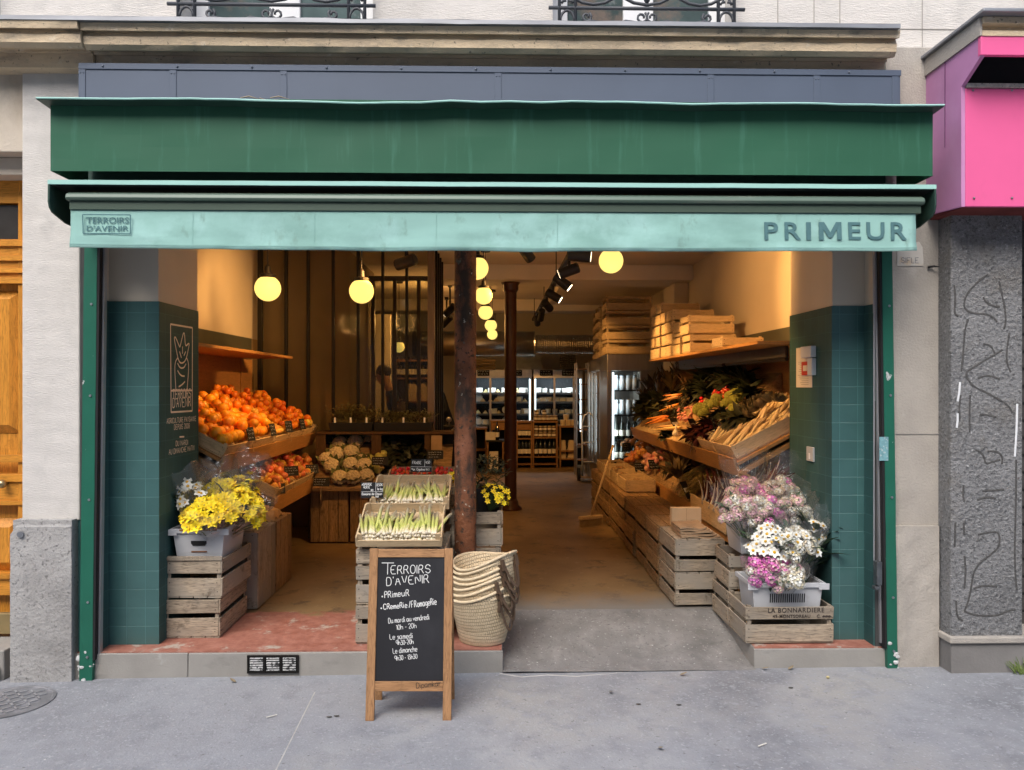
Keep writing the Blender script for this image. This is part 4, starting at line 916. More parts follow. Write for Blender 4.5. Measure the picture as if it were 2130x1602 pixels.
# duct across the back
dz = Z(715, 8.75)
du = thing('ventilation_duct', 'round silver ventilation duct crossing the back of the shop', 'duct', (.2, 8.75, dz))
m = MB(); m.tube([(-1.6, 0, 0), (X(1112, 8.75) - .2, 0, 0)], .21, 28); m.build('duct_pipe', M_steel, du, smooth=True)
m = MB(); xx = [X(1113, 8.75) - .2 + k * .018 for k in range(64)]; m.tube([(x, 0, -.01) for x in xx], [.15 + .012 * (k % 2) for k in range(64)], 24); m.build('flexible_hose', M_steel, du, smooth=False)
m = MB()
for px in (993, 1111): m.tube([(X(px, 8.75) - .2 - .01, 0, 0), (X(px, 8.75) - .2 + .01, 0, 0)], .216, 28)
m.build('joint_ring', M_steel, du)

# ================================================================ back of the shop
M_cab = wood('cabinet_wood', (.24, .12, .045), 'x', var=.2, dark=.6, rough=.6)
M_cabz = wood('cabinet_wood', (.24, .12, .045), 'z', var=.2, dark=.6, rough=.6)
M_fin = mk('fridge_inside', (.012, .014, .016), .6, .1, 4)
M_led = emis('led_tube', (.80, .93, 1.0), 1.6)
M_white = mk('white_goods', (.75, .75, .71), .6, .12, 14, ov=.15)
M_chee = mk('cheese', (.62, .50, .26), .55, .15, 14, ov=.18, oh=.02)
M_lab = mk('paper_label', (.62, .57, .48), .8, .1, 20)
M_bot = mk('dark_bottle', (.012, .014, .010), .12, .2, 6, spec=.6)
M_jar = mk('jar_dark', (.10, .045, .02), .15, .3, 6, ov=.4, oh=.03, spec=.6)
M_lid = mk('jar_lid', (.42, .33, .2), .4, .2, 9)
FY = 10.1
def fridge(px0, px1, splits, label):
    x0, x1 = X(px0, FY), X(px1, FY); zt = Z(783, FY); zb = .45; t = thing('display_fridge', label, 'fridge', ((x0 + x1) / 2, FY + .3, FZ))
    m = MB(); m.box(x0, x1, FY + .55, FY + .6, FZ, zt + .13); m.box(x0, x0 + .02, FY, FY + .55, FZ, zt); m.box(x1 - .02, x1, FY, FY + .55, FZ, zt); m.box(x0 + .02, x1 - .02, FY, FY + .55, FZ, zb); m.build('cabinet', M_fin, t, world=True)
    m = MB(); m.box(x0, x1, FY - .02, FY + .549, zt, zt + .12); m.build('header', M_steel, t, world=True)
    shz = [Z(p, FY) for p in (818, 837, 862, 885)]
    for z in shz: m = MB(); m.box(x0 + .021, x1 - .021, FY + .08, FY + .52, z - .012, z); m.box(x0 + .021, x1 - .021, FY + .07, FY + .079, z - .022, z + .014); m.build('shelf', mk('fridge_shelf', (.07, .075, .08), .4, .1, 4), t, world=True)
    xs = [x0] + [X(p, FY) for p in splits] + [x1]
    for a, b_ in zip(xs, xs[1:]):
        m = MB(); m.box(a, a + .018, FY - .03, FY - .005, zb, zt - .002); m.box(b_ - .018, b_ - .0005, FY - .03, FY - .005, zb, zt - .002); m.box(a + .018, b_ - .018, FY - .03, FY - .005, zt - .03, zt - .002); m.box(a + .018, b_ - .018, FY - .03, FY - .005, zb, zb + .05)
        d = m.build('door_frame', M_steel, t, world=True)
        m = MB(); m.box(a + .02, b_ - .02, FY - .02, FY - .016, zb + .05, zt - .03); q = m.build('glass', film('fridge_glass', (.95, .97, .97), .05, .0), d)
        for vv in q.data.vertices: vv.co -= t.location
    m = MB(); m.cyl((x0 + .035, FY + .05, zb + .3), (x0 + .035, FY + .05, zt - .05), .010, n=8); m.cyl((x1 - .035, FY + .05, zb + .3), (x1 - .035, FY + .05, zt - .05), .010, n=8); m.build('light_tube', M_led, t, world=True)
    l = lamp('AREA', ((x0 + x1) / 2, FY + .04, zt - .02), 4.5, colr=(.82, .92, 1.0), target=((x0 + x1) / 2, FY + .35, .9)); l.data.shape = 'RECTANGLE'; l.data.size = x1 - x0 - .1; l.data.size_y = .03; l.name = 'fridge_light'
    return x0, x1, shz
fa = fridge(985, 1106, (1020,), 'tall glass door cheese fridge behind the brown iron column')
fb = fridge(1110, 1212, (1153, 1193), 'tall glass door dairy fridge at the back beside the crates')
# goods on the fridge shelves
def mesh_proto(build): o = build(); return o
PR = {}
def proto(name, fn):
    if name not in PR:
        a = MB(); mats, kw = fn(a); me = a.build(name, mats, None, **kw); PR[name] = me.data; bpy.data.objects.remove(me)
    return PR[name]
def place(name, me, loc, label, cat, group=None, rot=(0, 0, 0), s=1.):
    o = bpy.data.objects.new(name, me); col.objects.link(o); o.location = loc; o.rotation_euler = rot; o.scale = (s,) * 3 if isinstance(s, (int, float)) else s
    return tag(o, label, cat, group)
def f_wedge(a): a.prism([(-.07, 0), (.07, 0), (.0, .09)], -.03, .03, 'y'); return M_chee, {}
def f_block(a): a.box(-.06, .06, -.05, .05, 0, .09); return M_white, {'bevel': .004}
def f_tub(a): a.lathe([(.038, 0), (.048, .075), (.05, .075), (.05, .082), (0, .082)], 14); return M_white, {'smooth': False}
def f_plate(a):
    a.M = Matrix.Rotation(R(75), 4, 'X'); a.lathe([(0, 0), (.05, .0), (.09, .012), (.088, .016), (.05, .006), (0, .005)], 24); a.M = None; a.v = [v + Vector((0, 0, .088)) for v in a.v]; return M_whitep, {'smooth': True}
def f_wheel(a): a.lathe([(.075, 0), (.08, .01), (.08, .05), (.075, .06), (0, .06)], 24); return M_chee, {}
wed, blk, tub, plt, whl = (proto(n, f_) for n, f_ in (('cheese_wedge', f_wedge), ('cheese_block', f_block), ('yoghurt_tub', f_tub), ('white_plate', f_plate), ('round_cheese', f_wheel)))
for fi, (x0, x1, shz) in enumerate((fa, fb)):
    for si, z in enumerate(shz):
        x = x0 + .08; row = ['top', 'second', 'third', 'lowest'][si]; fr_n = 'cheese fridge' if fi == 0 else 'dairy fridge'
        while x < x1 - .08:
            k = rnd.random()
            if fi == 0: n, me = (('cheese_wedge', wed) if k < .4 else ('round_cheese', whl) if k < .55 else ('white_plate', plt) if k < .7 else ('cheese_block', blk))
            else: n, me = (('yoghurt_tub', tub) if k < .5 else ('cheese_block', blk) if k < .9 else ('cheese_wedge', wed))
            y = FY + .15 + rnd.random() * .08
            place(n, me, (x, y, z + .001), f'pale {n.replace("_", " ")} on the {row} shelf of the {fr_n}', 'plate' if 'plate' in n else 'tub' if 'tub' in n else 'cheese', f'{n.replace("_", " ")}s in the {fr_n}, {row} shelf', (0, 0, rnd.uniform(-.6, .6)), rnd.uniform(.75, 1.05))
            if rnd.random() < .55 and n in ('cheese_block', 'yoghurt_tub'): place(n, me, (x + .01, y + .13, z + .001), f'pale {n.replace("_", " ")} on the {row} shelf of the {fr_n}', 'tub' if 'tub' in n else 'cheese', f'{n.replace("_", " ")}s in the {fr_n}, {row} shelf', (0, 0, rnd.uniform(-.4, .4)), 1.1)
            x += rnd.uniform(.09, .15)
# chalk signs on the fridge headers
for i, (pa, pb) in enumerate(((993, 1018), (1074, 1086), (1123, 1150), (1169, 1197))):
    a, b_ = at(pa, 770, FY - .03), at(pb, 782, FY - .03); m = MB(); m.box(a.x, b_.x, FY - .034, FY - .024, b_.z, a.z)
    s_ = solo(m, 'chalk_sign', M_blackm, 'small black chalk sign on the fridge header ' + ['by the rusty column', 'beside the brown column', 'over the dairy fridge middle door', 'under the egg trays'][i], 'sign')
    m = MB()
    for r_ in range(2): scrawl(m, (-(b_.x - a.x) * .42, -.006, .022 + .045 * (1 - r_)), (1, 0, 0), (0, 0, 1), (0, -1, 0), (b_.x - a.x) * .75, .03, .006)
    m.build('lettering', M_white, s_)
# things on top of the fridges
zt = Z(783, FY) + .12
t = thing('egg_tray_stack', 'tall stack of beige egg trays on the dairy fridge', 'egg trays', (X(1183, FY), FY + .22, zt))
for k in range(7):
    m = MB()
    m.grid(lambda u, v: ((u - .5) * .30, (v - .5) * .3, .02 * (math.sin(u * 6 * math.pi) * math.sin(v * 6 * math.pi)) + .025 + k * .042), 24, 24); m.build('tray', mk('egg_card', (.42, .36, .28), .9, .1, 12), t)
tr_ = MB(); tr_.box(-.25, .25, -.15, .15, 0, .02); tr_.box(-.25, .25, -.15, -.13, .02, .12); tr_.box(-.25, .25, .13, .15, .02, .3)
tr_.v = [v + Vector((X(1100, FY), FY + .2, zt + .001)) for v in tr_.v]; solo(tr_, 'cardboard_tray', mk('pale_card', (.5, .49, .46), .8, .15, 8), 'pale cardboard tray lying on the cheese fridge', 'tray')
for k in range(6):
    m = MB(); m.box(-.18, .18, -.12, .12, 0, .03, .006); m.v = [v + Vector((X(1010, FY) + rnd.uniform(-.02, .02), FY + .2, zt + .001 + k * .034)) for v in m.v]
    solo(m, 'folded_box', mk('kraft_card', (.36, .24, .13), .85, .2, 8, ov=.25), 'flat folded brown box in the pile on the cheese fridge', 'box', 'folded boxes piled on the cheese fridge')
# counter, table, shelves
def counter(name, label, x0, x1, y0, y1, z1, shelves, mat=M_cab, cat='shelf'):
    t = thing(name, label, cat, ((x0 + x1) / 2, (y0 + y1) / 2, FZ))
    m = MB(); m.box(x0 - .01, x1 + .01, y0 - .01, y1, z1 - .03, z1); m.build('top', mat, t, world=True)
    for x in (x0, x1 - .025): m = MB(); m.box(x, x + .025, y0, y1, FZ, z1 - .031); m.build('side_panel', M_cabz, t, world=True)
    m = MB(); m.box(x0 + .026, x1 - .026, y1 - .02, y1 - .001, FZ, z1 - .031); m.build('back_panel', M_blackm, t, world=True)
    for z in shelves: m = MB(); m.box(x0 + .026, x1 - .026, y0 + .003, y1 - .021, z - .02, z); m.build('shelf_board', mat, t, world=True)
    return t
SY = 9.5
zc = Z(876, SY)
counter('wine_shelf', 'brown wooden wine shelf with black interior below the dairy fridge', X(1074, SY), X(1107, SY), SY, SY + .35, zc, [Z(912, SY), Z(950, SY), FZ + .08])
counter('jar_shelf', 'brown wooden shelf of jars and bottles beside the wine shelf', X(1108, SY), X(1160, SY), SY, SY + .35, zc, [Z(910, SY), Z(950, SY), FZ + .08])
counter('bag_shelf', 'brown wooden shelf holding pale cloth bags under white pots', X(1164, SY), X(1200, SY), SY, SY + .35, Z(886, SY), [Z(938, SY), Z(955, SY)])
t = counter('serving_counter', 'brown wooden serving counter before the cheese fridge', X(1021, SY), X(1073, SY), SY + .05, SY + .4, zc + .01, [.6, .4])
m = MB(); m.box(X(1021, SY), X(1106, SY), SY + .04, SY + .049, zc - .16, zc - .03); m.build('front_board', M_cab, t, world=True)
counter('dark_side_table', 'small black side table with an open front by the brown column', X(1013, 8.6), X(1048, 8.6), 8.6, 8.95, Z(916, 8.6), [FZ + .04], mat=M_blackm, cat='table')
counter('low_cabinet', 'low brown cabinet behind the rusty column', X(985, 9.0), X(1012, 9.0), 9.0, 9.4, Z(890, 9.0), [.5], cat='cabinet')
def f_bottle(a): a.lathe([(.036, 0), (.037, .18), (.03, .215), (.013, .25), (.012, .30), (.015, .302), (.015, .315), (0, .315)], 14); return M_bot, {'smooth': True}
def f_jar(a): a.lathe([(.036, 0), (.038, .01), (.038, .07), (.034, .08)], 14); return M_jar, {'smooth': True}
def bottle(loc, label, group):
    o = place('wine_bottle', proto('wine_bottle', f_bottle), loc, label, 'bottle', group)
    l_ = bpy.data.objects.new('label', proto('bottle_label', lambda a: (a.lathe([(.0375, .05), (.0378, .05), (.0378, .13), (.0375, .13)], 14), (M_lab, {}))[1])); col.objects.link(l_); adopt(l_, o)
def jar(loc, label, group):
    o = place('preserve_jar', proto('preserve_jar', f_jar), loc, label, 'jar', group)
    l_ = bpy.data.objects.new('lid', proto('lid', lambda a: (a.lathe([(.036, .08), (.036, .097), (0, .097)], 14), (M_lid, {}))[1])); col.objects.link(l_); adopt(l_, o)
    l_ = bpy.data.objects.new('label', proto('jar_label', lambda a: (a.lathe([(.0385, .02), (.0388, .02), (.0388, .06), (.0385, .06)], 14), (M_lab, {}))[1])); col.objects.link(l_); adopt(l_, o)
def rowof(fn, pa, pb, z, n, label, group, y=SY + .08):
    for k in range(n): fn((X(pa + (pb - pa) * (k + .5) / n, y), y + rnd.uniform(-.01, .03), z + .001), label, group)
rowof(bottle, 1076, 1105, Z(912, SY), 4, 'dark bottle with a pale label on the upper board of the wine shelf', 'upper wine shelf bottles')
rowof(bottle, 1076, 1105, Z(950, SY), 4, 'dark bottle with a pale label on the lower board of the wine shelf', 'lower wine shelf bottles')
rowof(bottle, 1111, 1157, Z(950, SY), 5, 'dark bottle with a pale label on the lower board of the jar shelf', 'lower jar shelf bottles')
for k in range(2): rowof(jar, 1111, 1157, Z(910, SY) + k * .105, 5, 'dark preserve jar stacked on the upper board of the jar shelf', 'jars on the upper board')
rowof(jar, 1110, 1160, zc, 6, 'preserve jar standing on top of the jar shelf', 'jars on top of the jar shelf')
for px in (1117, 1133): jar((X(px, SY), SY + .1, zc + .1), 'preserve jar stacked on another on top of the jar shelf', 'stacked jars on the jar shelf top')
def f_pot(a): a.lathe([(.045, 0), (.055, .09), (.058, .09), (.058, .10), (0, .10)], 16); return mk('cream_pot', (.62, .50, .32), .6, .06, 8), {}
for px, dz_ in ((1172, 0), (1184, 0), (1195, 0), (1179, .101)): place('cream_pot', proto('cream_pot', f_pot), (X(px, SY), SY + .12, Z(886, SY) + dz_ + .001), 'cream card pot in the little pile on the bag shelf' if not dz_ else 'cream card pot perched on top of the other pots', 'pot', 'cream pots' if not dz_ else None)
def f_bag(a):
    a.grid(lambda u, v: ((.10 - .03 * v) * math.cos(u * 6.283) * (1 + .12 * noise.noise((u * 7, v * 4, 2))), .06 * math.sin(u * 6.283) * (1 + .2 * noise.noise((u * 5, v * 4, 5))), v * .24), 20, 8); return mk('cloth_bag', (.55, .45, .32), .9, .12, 9, bump=.4), {'smooth': True}
for px, zz in ((1171, 938), (1190, 938), (1171, 955), (1190, 955)): place('cloth_bag', proto('cloth_bag', f_bag), (X(px, SY), SY + .12, Z(zz, SY) + .001), 'pale cloth bag of dry goods on the ' + ('upper' if zz == 938 else 'lower') + ' board of the bag shelf', 'bag', 'cloth bags, ' + ('upper' if zz == 938 else 'lower') + ' board', (0, 0, rnd.uniform(-.3, .3)), .75)
yb = 8.68
bottle((X(1034, yb), yb, Z(916, 8.6) + .001), 'dark bottle standing on the small black table', None)
m = MB(); m.box(-.09, .09, -.04, .04, 0, .13); m.v = [v + Vector((X(1021, yb), yb + .02, Z(916, 8.6) + .001)) for v in m.v]; solo(m, 'gift_box', M_lab, 'pale gift box standing beside the bottle on the black table', 'box')
m = MB(); m.box(-.075, .075, -.05, .05, 0, .33); m.v = [v + Vector((X(1027, yb), yb, FZ + .042)) for v in m.v]; gb = solo(m, 'tall_gift_box', M_lab, 'tall pale box with a curved black mark inside the black table', 'box')
m = MB(); m.tube([(.02, -.052, .25), (-.015, -.052, .235), (-.015, -.052, .20), (.015, -.052, .17), (.018, -.052, .12), (-.02, -.052, .09)], .007, 6, True, Vector((0, -1, 0))); m.build('printed_mark', M_blackm, gb)
# steel fridges on the right
def steel_fridge(name, label, x0, x1, y0, y1, z1, face):
    t = thing(name, label, 'fridge', ((x0 + x1) / 2, (y0 + y1) / 2, FZ))
    m = MB()
    if face == 'y':
        xa, xb = x0 + .06, x0 + .44
        m.box(x0, x1, y0 + .5, y1, FZ, z1); m.box(x0, x1, y0, y0 + .499, z1 - .22, z1); m.box(x0, xa, y0, y0 + .499, FZ, z1 - .221); m.box(xb, x1, y0, y0 + .499, FZ, z1 - .221); m.box(xa, xb, y0, y0 + .499, FZ, FZ + .25)
        m.build('cabinet', M_steel, t, world=True, bevel=.006)
        for z in (1.55, 1.22, .88, .58): q = MB(); q.box(xa + .001, xb - .001, y0 + .03, y0 + .49, z - .015, z); q.build('shelf', M_fin, t, world=True)
        q = MB(); q.box(xa + .002, xb - .002, y0 + .004, y0 + .009, FZ + .251, z1 - .222); q.build('glass_door', film('fridge_glass', (.95, .97, .97), .05, .0), t, world=True)
        q = MB(); q.cyl((xa + .025, y0 + .03, .5), (xa + .025, y0 + .03, z1 - .24), .011, n=8); q.build('light_tube', M_led, t, world=True)
        l = lamp('AREA', (xa + .05, y0 + .05, 1.3), 1.4, colr=(.82, .95, 1), target=(xb, y0 + .4, 1.3)); l.data.shape = 'RECTANGLE'; l.data.size = .03; l.data.size_y = 1.2; l.name = 'fridge_light'
        for z in (1.551, 1.221, .881, .581):
            for k in range(4):
                if z > 1.5 or z == 1.221: jar_ = place('milk_jar', proto('milk_jar', lambda a: (a.lathe([(.04, 0), (.042, .14), (.03, .17), (.034, .175), (.034, .20), (0, .20)], 12), (mk('milk_white', (.5, .53, .55), .25, .2, 9), {'smooth': True}))[1]), (xa + .08 + k * .085, y0 + .15, z), 'pale glass jar on a lit shelf of the steel fridge, ' + ('top board' if z > 1.5 else 'second board'), 'jar', 'milk jars ' + ('top' if z > 1.5 else 'second'))
                else: bottle((xa + .08 + k * .085, y0 + .15, z), 'dark bottle in the steel fridge on the ' + ('third' if z > .7 else 'lowest') + ' board', 'steel fridge bottles ' + ('third' if z > .7 else 'lowest'))
    else:
        m.box(x0 + .5, x1, y0, y1, FZ, z1); m.box(x0, x0 + .499, y0, y1, z1 - .18, z1); m.box(x0, x0 + .499, y0, y0 + .04, FZ, z1 - .181); m.box(x0, x0 + .499, y1 - .04, y1, FZ, z1 - .181); m.box(x0, x0 + .499, y0 + .04, y1 - .04, FZ, FZ + .3)
        m.build('cabinet', M_steel, t, world=True, bevel=.006)
        n = 3
        for k in range(n):
            a = y0 + .04 + k * (y1 - y0 - .08) / n; b_ = a + (y1 - y0 - .08) / n
            q = MB(); q.box(x0 - .03, x0 - .004, a, a + .05, FZ + .3, z1 - .19); q.box(x0 - .03, x0 - .004, b_ - .05, b_ - .001, FZ + .3, z1 - .19); d = q.build('door_frame', M_steel, t, world=True)
            q = MB(); q.box(x0 - .018, x0 - .014, a + .051, b_ - .051, FZ + .31, z1 - .2); q.build('glass_door', film('fridge_glass', (.95, .97, .97), .05, .0), t, world=True)
            q = MB(); q.cyl((x0 + .03, a + .07, .6), (x0 + .03, a + .07, z1 - .25), .010, n=8); q.build('light_tube', M_led, t, world=True)
        for z in (1.5, 1.15, .8): q = MB(); q.box(x0 + .02, x0 + .49, y0 + .05, y1 - .05, z - .015, z); q.build('shelf', M_fin, t, world=True)
    return t
FYA = 5.95
steel_fridge('steel_fridge', 'tall stainless steel fridge with a lit glass door facing the street', X(1263, FYA), 2.29, FYA, FYA + .75, Z(737, FYA), 'y')
steel_fridge('bottle_fridge', 'row of steel fridges with glass doors along the aisle beyond', 1.52, 2.29, 6.95, 8.15, Z(745, 6.95), 'x')
# pastry rack and sack truck
t = thing('ladder_rack', 'slim steel ladder rack at the end of the aisle', 'rack', (X(1205, 8.35), 8.4, FZ))
m = MB()
for x in (-.05, .14):
    for y in (-.1, .2): m.box(x - .012, x + .012, y - .012, y + .012, 0, 1.86)
m.build('upright', M_steel, t)
m = MB(); [m.box(-.05, .14, -.1, .2, z, z + .012) for z in (.25, .5, .75, 1.0, 1.25, 1.5, 1.75)]; m.build('runner_boards', M_cab, t)
t = thing('sack_truck', 'white tubular sack truck leaning at the end of the aisle', 'hand truck', (X(1220, 7.9), 7.6, FZ))
m = MB()
for x in (-.1, .12): m.tube([(x, 0, .08), (x, .05, .9), (x * .6, .06, 1.02), (0.01, .06, 1.06)], .014, 8)
for z in (.3, .6, .85): m.tube([(-.1, .02, z), (.12, .02, z)], .010, 8)
m.build('tube_frame', M_whitep, t, smooth=True)
m = MB(); m.box(-.14, .16, -.2, 0, .03, .045); m.build('toe_plate', M_steel, t)
for x in (-.15, .17): m = MB(); m.M = Matrix.Translation((x, .06, .10)) @ Matrix.Rotation(R(90), 4, 'Y'); m.lathe([(.04, -.02), (.1, -.02), (.1, .02), (.04, .02)], 20); m.build('wheel', M_blackm, t)
# shelf in the back room seen through the glass
BY = 7.2
t = counter('back_room_shelf', 'dim shelf of bottles and paper bags seen through the partition', X(818, BY), X(893, BY), BY, BY + .4, Z(748, BY), [Z(786, BY), Z(834, BY), Z(866, BY)])
for k in range(9): bottle((X(824 + k * 8, BY), BY + .12, Z(786, BY) + .001), 'bottle on the top board of the dim back room shelf', 'back room bottles')
def f_pbag(a): a.prism([(-.06, 0), (.06, 0), (.055, .2), (.0, .28), (-.05, .22)], -.05, .05, 'y'); return mk('paper_bag', (.55, .43, .27), .85, .15, 9, bump=.3), {'bevel': .006}
for k, px in enumerate((850, 858, 872, 882)): place('paper_bag', proto('paper_bag', f_pbag), (X(px, BY), BY + .12, Z(834, BY) + .001), 'beige paper bag standing on the dim back room shelf', 'bag', 'back room paper bags', (0, 0, rnd.uniform(-.4, .4)))
b = lamp('POINT', (-1.1, 6.3, 2.5), 14, radius=.1); b.name = 'back_room_light'
globe(830, 722, 6.1, .075, 'small opal globe lamp seen through the glass partition', 3)
# ================================================================ crates
GREYW = (.34, .275, .20)
def wm(style, ax):
    if style == 'old': return wood('weathered_wood', GREYW, ax, var=.35, dark=.30, island=.22, grey=(.27, .235, .19))
    if style == 'brown': return wood('crate_brown', (.30, .19, .095), ax, var=.35, dark=.35, island=.25)
    if style == 'new': return wood('new_pine', (.56, .41, .235), ax, var=.16, dark=.62, island=.12, rough=.65, bump=.2)
    if style == 'pale': return wood('pale_poplar', (.60, .455, .275), ax, var=.12, dark=.7, island=.10, rough=.65, bump=.15)
    if style == 'dk': return wood('dark_board', (.085, .045, .02), ax, var=.3, dark=.4)
    if style == 'ply': return wood('orange_ply', (.42, .215, .075), ax, var=.15, dark=.7, island=.06, rough=.55, bump=.1)
M_nail = mk('rusty_nail', (.035, .025, .02), .7)
CP = {}
def crate_meshes(key):
    if key in CP: return CP[key]
    Lc, W, H, n, style, solid = key; out = []
    th = .009; hb = (H - .008) / n; gap = (.05 if style == 'new' and H > .13 else min(.026, .13 * H)) if n > 1 else 0
    def panel(along, ln, off):
        a = MB()
        for i in range(n):
            z0 = .004 + i * hb + (gap if i else 0); z1 = (i + 1) * hb + .002 + rnd.uniform(-.002, .002)
            j = .0022
            if along == 'x': a.box(-ln / 2, ln / 2, off - th / 2, off + th / 2, z0, z1, j)
            else: a.box(off - th / 2, off + th / 2, -ln / 2, ln / 2, z0, z1, j)
            a.cur = 1; s = math.copysign(1, off)
            for e in (-1, 1):
                for q in (.25, .75):
                    zz = z0 + (z1 - z0) * q; p = e * (ln / 2 - .016 - .004 * rnd.random())
                    if along == 'x': a.cyl((p, off + s * .003, zz), (p, off + s * .0075, zz), .0034, n=6)
                    else: a.cyl((off + s * .003, p, zz), (off + s * .0075, p, zz), .0034, n=6)
            a.cur = 0
        o = a.build('panel', [wm(style, along), M_nail], None, bevel=.0015); return o
    for sgn in (-1, 1): out.append(('side_panel', panel('x', Lc, sgn * (W / 2 - th / 2))))
    for sgn in (-1, 1): out.append(('end_panel', panel('y', W - 2 * th - .003, sgn * (Lc / 2 - th / 2))))
    for sx in (-1, 1):
        for sy in (-1, 1):
            a = MB(); cx, cy = sx * (Lc / 2 - th - .014), sy * (W / 2 - th - .012); a.prism([(cx - sx * -.012, cy - sy * -.010), (cx - sx * .012, cy - sy * -.010), (cx - sx * -.012, cy - sy * .012)], .002, H + .003, 'z'); out.append(('corner_post', a.build('post', wm(style, 'z'), None)))
    a = MB(); nb = 4
    for i in range(nb):
        y0 = -W / 2 + .002 + i * (W - .004) / nb; a.box(-Lc / 2 + .002, Lc / 2 - .002, y0 + .003, y0 + (W - .004) / nb - .003, -.007, .002, .001)
    for x in (-Lc / 2 + .03, Lc / 2 - .03): a.box(x - .02, x + .02, -W / 2 + .012, W / 2 - .012, .0025, .009)
    out.append(('base', a.build('base', wm(style, 'x'), None, bevel=.001)))
    res = []
    for nm, o in out: o.parent = None; res.append((nm, o.data, [(mm.width) for mm in o.modifiers])); bpy.data.objects.remove(o)
    CP[key] = res; return res
def crate(label, loc, rot=(0, 0, 0), Lc=.50, W=.335, H=.215, n=2, style='old', group=None, name='wooden_crate', var=0):
    t = thing(name, label, 'crate', loc, (0, 0, 0), group)
    t.rotation_euler = rot if not isinstance(rot, Matrix) else rot.to_euler()
    for nm, me, bv in crate_meshes((Lc, W, H, n, style, var)):
        o = bpy.data.objects.new(nm, me); col.objects.link(o); adopt(o, t)
        if bv: b = o.modifiers.new('bevel', 'BEVEL'); b.width = bv[0]; b.segments = 1; b.limit_method = 'ANGLE'
    return t
Q = R(90)
ORD = ['first', 'second', 'third', 'fourth', 'fifth', 'sixth', 'seventh', 'eighth', 'ninth', 'tenth']
# two crates under the yellow flowers
cxl = -1.775
crate('weathered crate on the red floor, lower of the two under the yellow flowers', (cxl - .005, .225 + .25, FZ + .009), (0, 0, Q + .01), H=.222)
c2 = crate('weathered crate under the grey tub of yellow flowers, upper of its pair', (cxl + .012, .225 + .258, FZ + .24), (0, 0, Q - .02), H=.222, var=1)
m = MB(); m.box(-.165, .165, -.256, -.235, .214, .235, .002); m.v = [v + c2.location for v in m.v]; q = m.build('top_rail', wm('old', 'x'), c2, bevel=.002)
for vv in q.data.vertices: p = Vector(vv.co) - c2.location; vv.co = Matrix.Rotation(-(Q - .02), 3, 'Z') @ p
# two crates standing on end
for i, (y, zr) in enumerate(((.99, 0), (1.42, .0))):
    t = crate(('grey' if i == 0 else 'brown') + ' crate standing on its end behind the yellow flowers, ' + ('nearer' if i == 0 else 'farther') + ' one', (-1.73 + .16, y, FZ + .258), Matrix.Rotation(-Q, 4, 'Y') @ Matrix.Rotation(0, 4, 'Z'), Lc=.50, W=.40, H=.33, n=3, style='old' if i == 0 else 'brown', var=2)
# right-hand row, two high, upside down, from the entrance inward
for k in range(9):
    for l in range(2):
        lab = f'wooden crate in the {"upper" if l else "lower"} layer of the long aisle row, ' + ('nearest the street' if k == 0 else f'{ORD[k]} from the street' if k < 8 else 'farthest from the street')
        crate(lab, (1.352 + rnd.uniform(-.009, .009), 1.02 + k * .492, FZ + .002 + (l + 1) * .2235), Matrix.Rotation(Q + rnd.uniform(-.012, .012), 4, 'Z') @ Matrix.Rotation(math.pi, 4, 'X'), Lc=.462, H=.213, style='old' if k < 1 else 'brown', var=k % 3, group=None)
RT = FZ + .459
# flower corner crates on the right
lb = crate('weathered crate stencilled with black lettering, holding the grey slotted tub', (1.675, .05 + .168, FZ + .013), (0, 0, .0), Lc=.505, W=.335, H=.205)
m = MB(); yy = -.335 / 2 - .0012
setfont(m, "LA BONNARDIERE", (.035, yy, .169), (1, 0, 0), (0, 0, 1), (0, -1, 0), .038, .0004, .0006, 'CENTER', 1.12, .95)
setfont(m, "49-MONTSOREAU", (.01, yy, .139), (1, 0, 0), (0, 0, 1), (0, -1, 0), .025, .0004, .0006, 'CENTER', 1.1, 1.0)
setfont(m, "C.", (.165, yy, .139), (1, 0, 0), (0, 0, 1), (0, -1, 0), .025, .0004, .0006)
for k in range(5): m.tube([(.188 + k * .009, yy - .001, .142 + .006 * (k % 2)), (.196 + k * .009, yy - .001, .150 - .005 * (k % 2))], .0045, 6, True, Vector((0, -1, 0)))
m.build('stencil', mk('stencil_ink', (.045, .035, .03), .9, .3, 60), lb)
crate('weathered crate lying behind the stencilled crate, lower of two', (1.675, .56, FZ + .010), (0, 0, 0.01), Lc=.505, W=.335, H=.205, var=1)
crate('weathered crate stacked on another behind the stencilled crate, under pink flowers', (1.69, .57, FZ + .228), (0, 0, -.015), Lc=.505, W=.335, H=.205, var=2)
# asparagus stand by the column
for k in range(2): crate(f'weathered crate {"at the bottom" if k == 0 else "in the middle"} of the asparagus stand', (-.545, .05 + .30, FZ + .009 + k * .2265), (0, 0, .0 + .01 * k), Lc=.51, W=.50, H=.216, n=2, var=k)
crate('shallow weathered tray on top of the asparagus stand crates', (-.54, .35, FZ + .009 + .453), (0, 0, -.01), Lc=.51, W=.50, H=.085, n=1)
# crates right of the column
for k in range(3): crate(f'weathered crate behind the rusty column, {["bottom", "middle", "top"][k]} of the stack under the potted plant', (-.145 + .01 * k, .83, FZ + .009 + k * .2265), (0, 0, Q), H=.216, var=k)
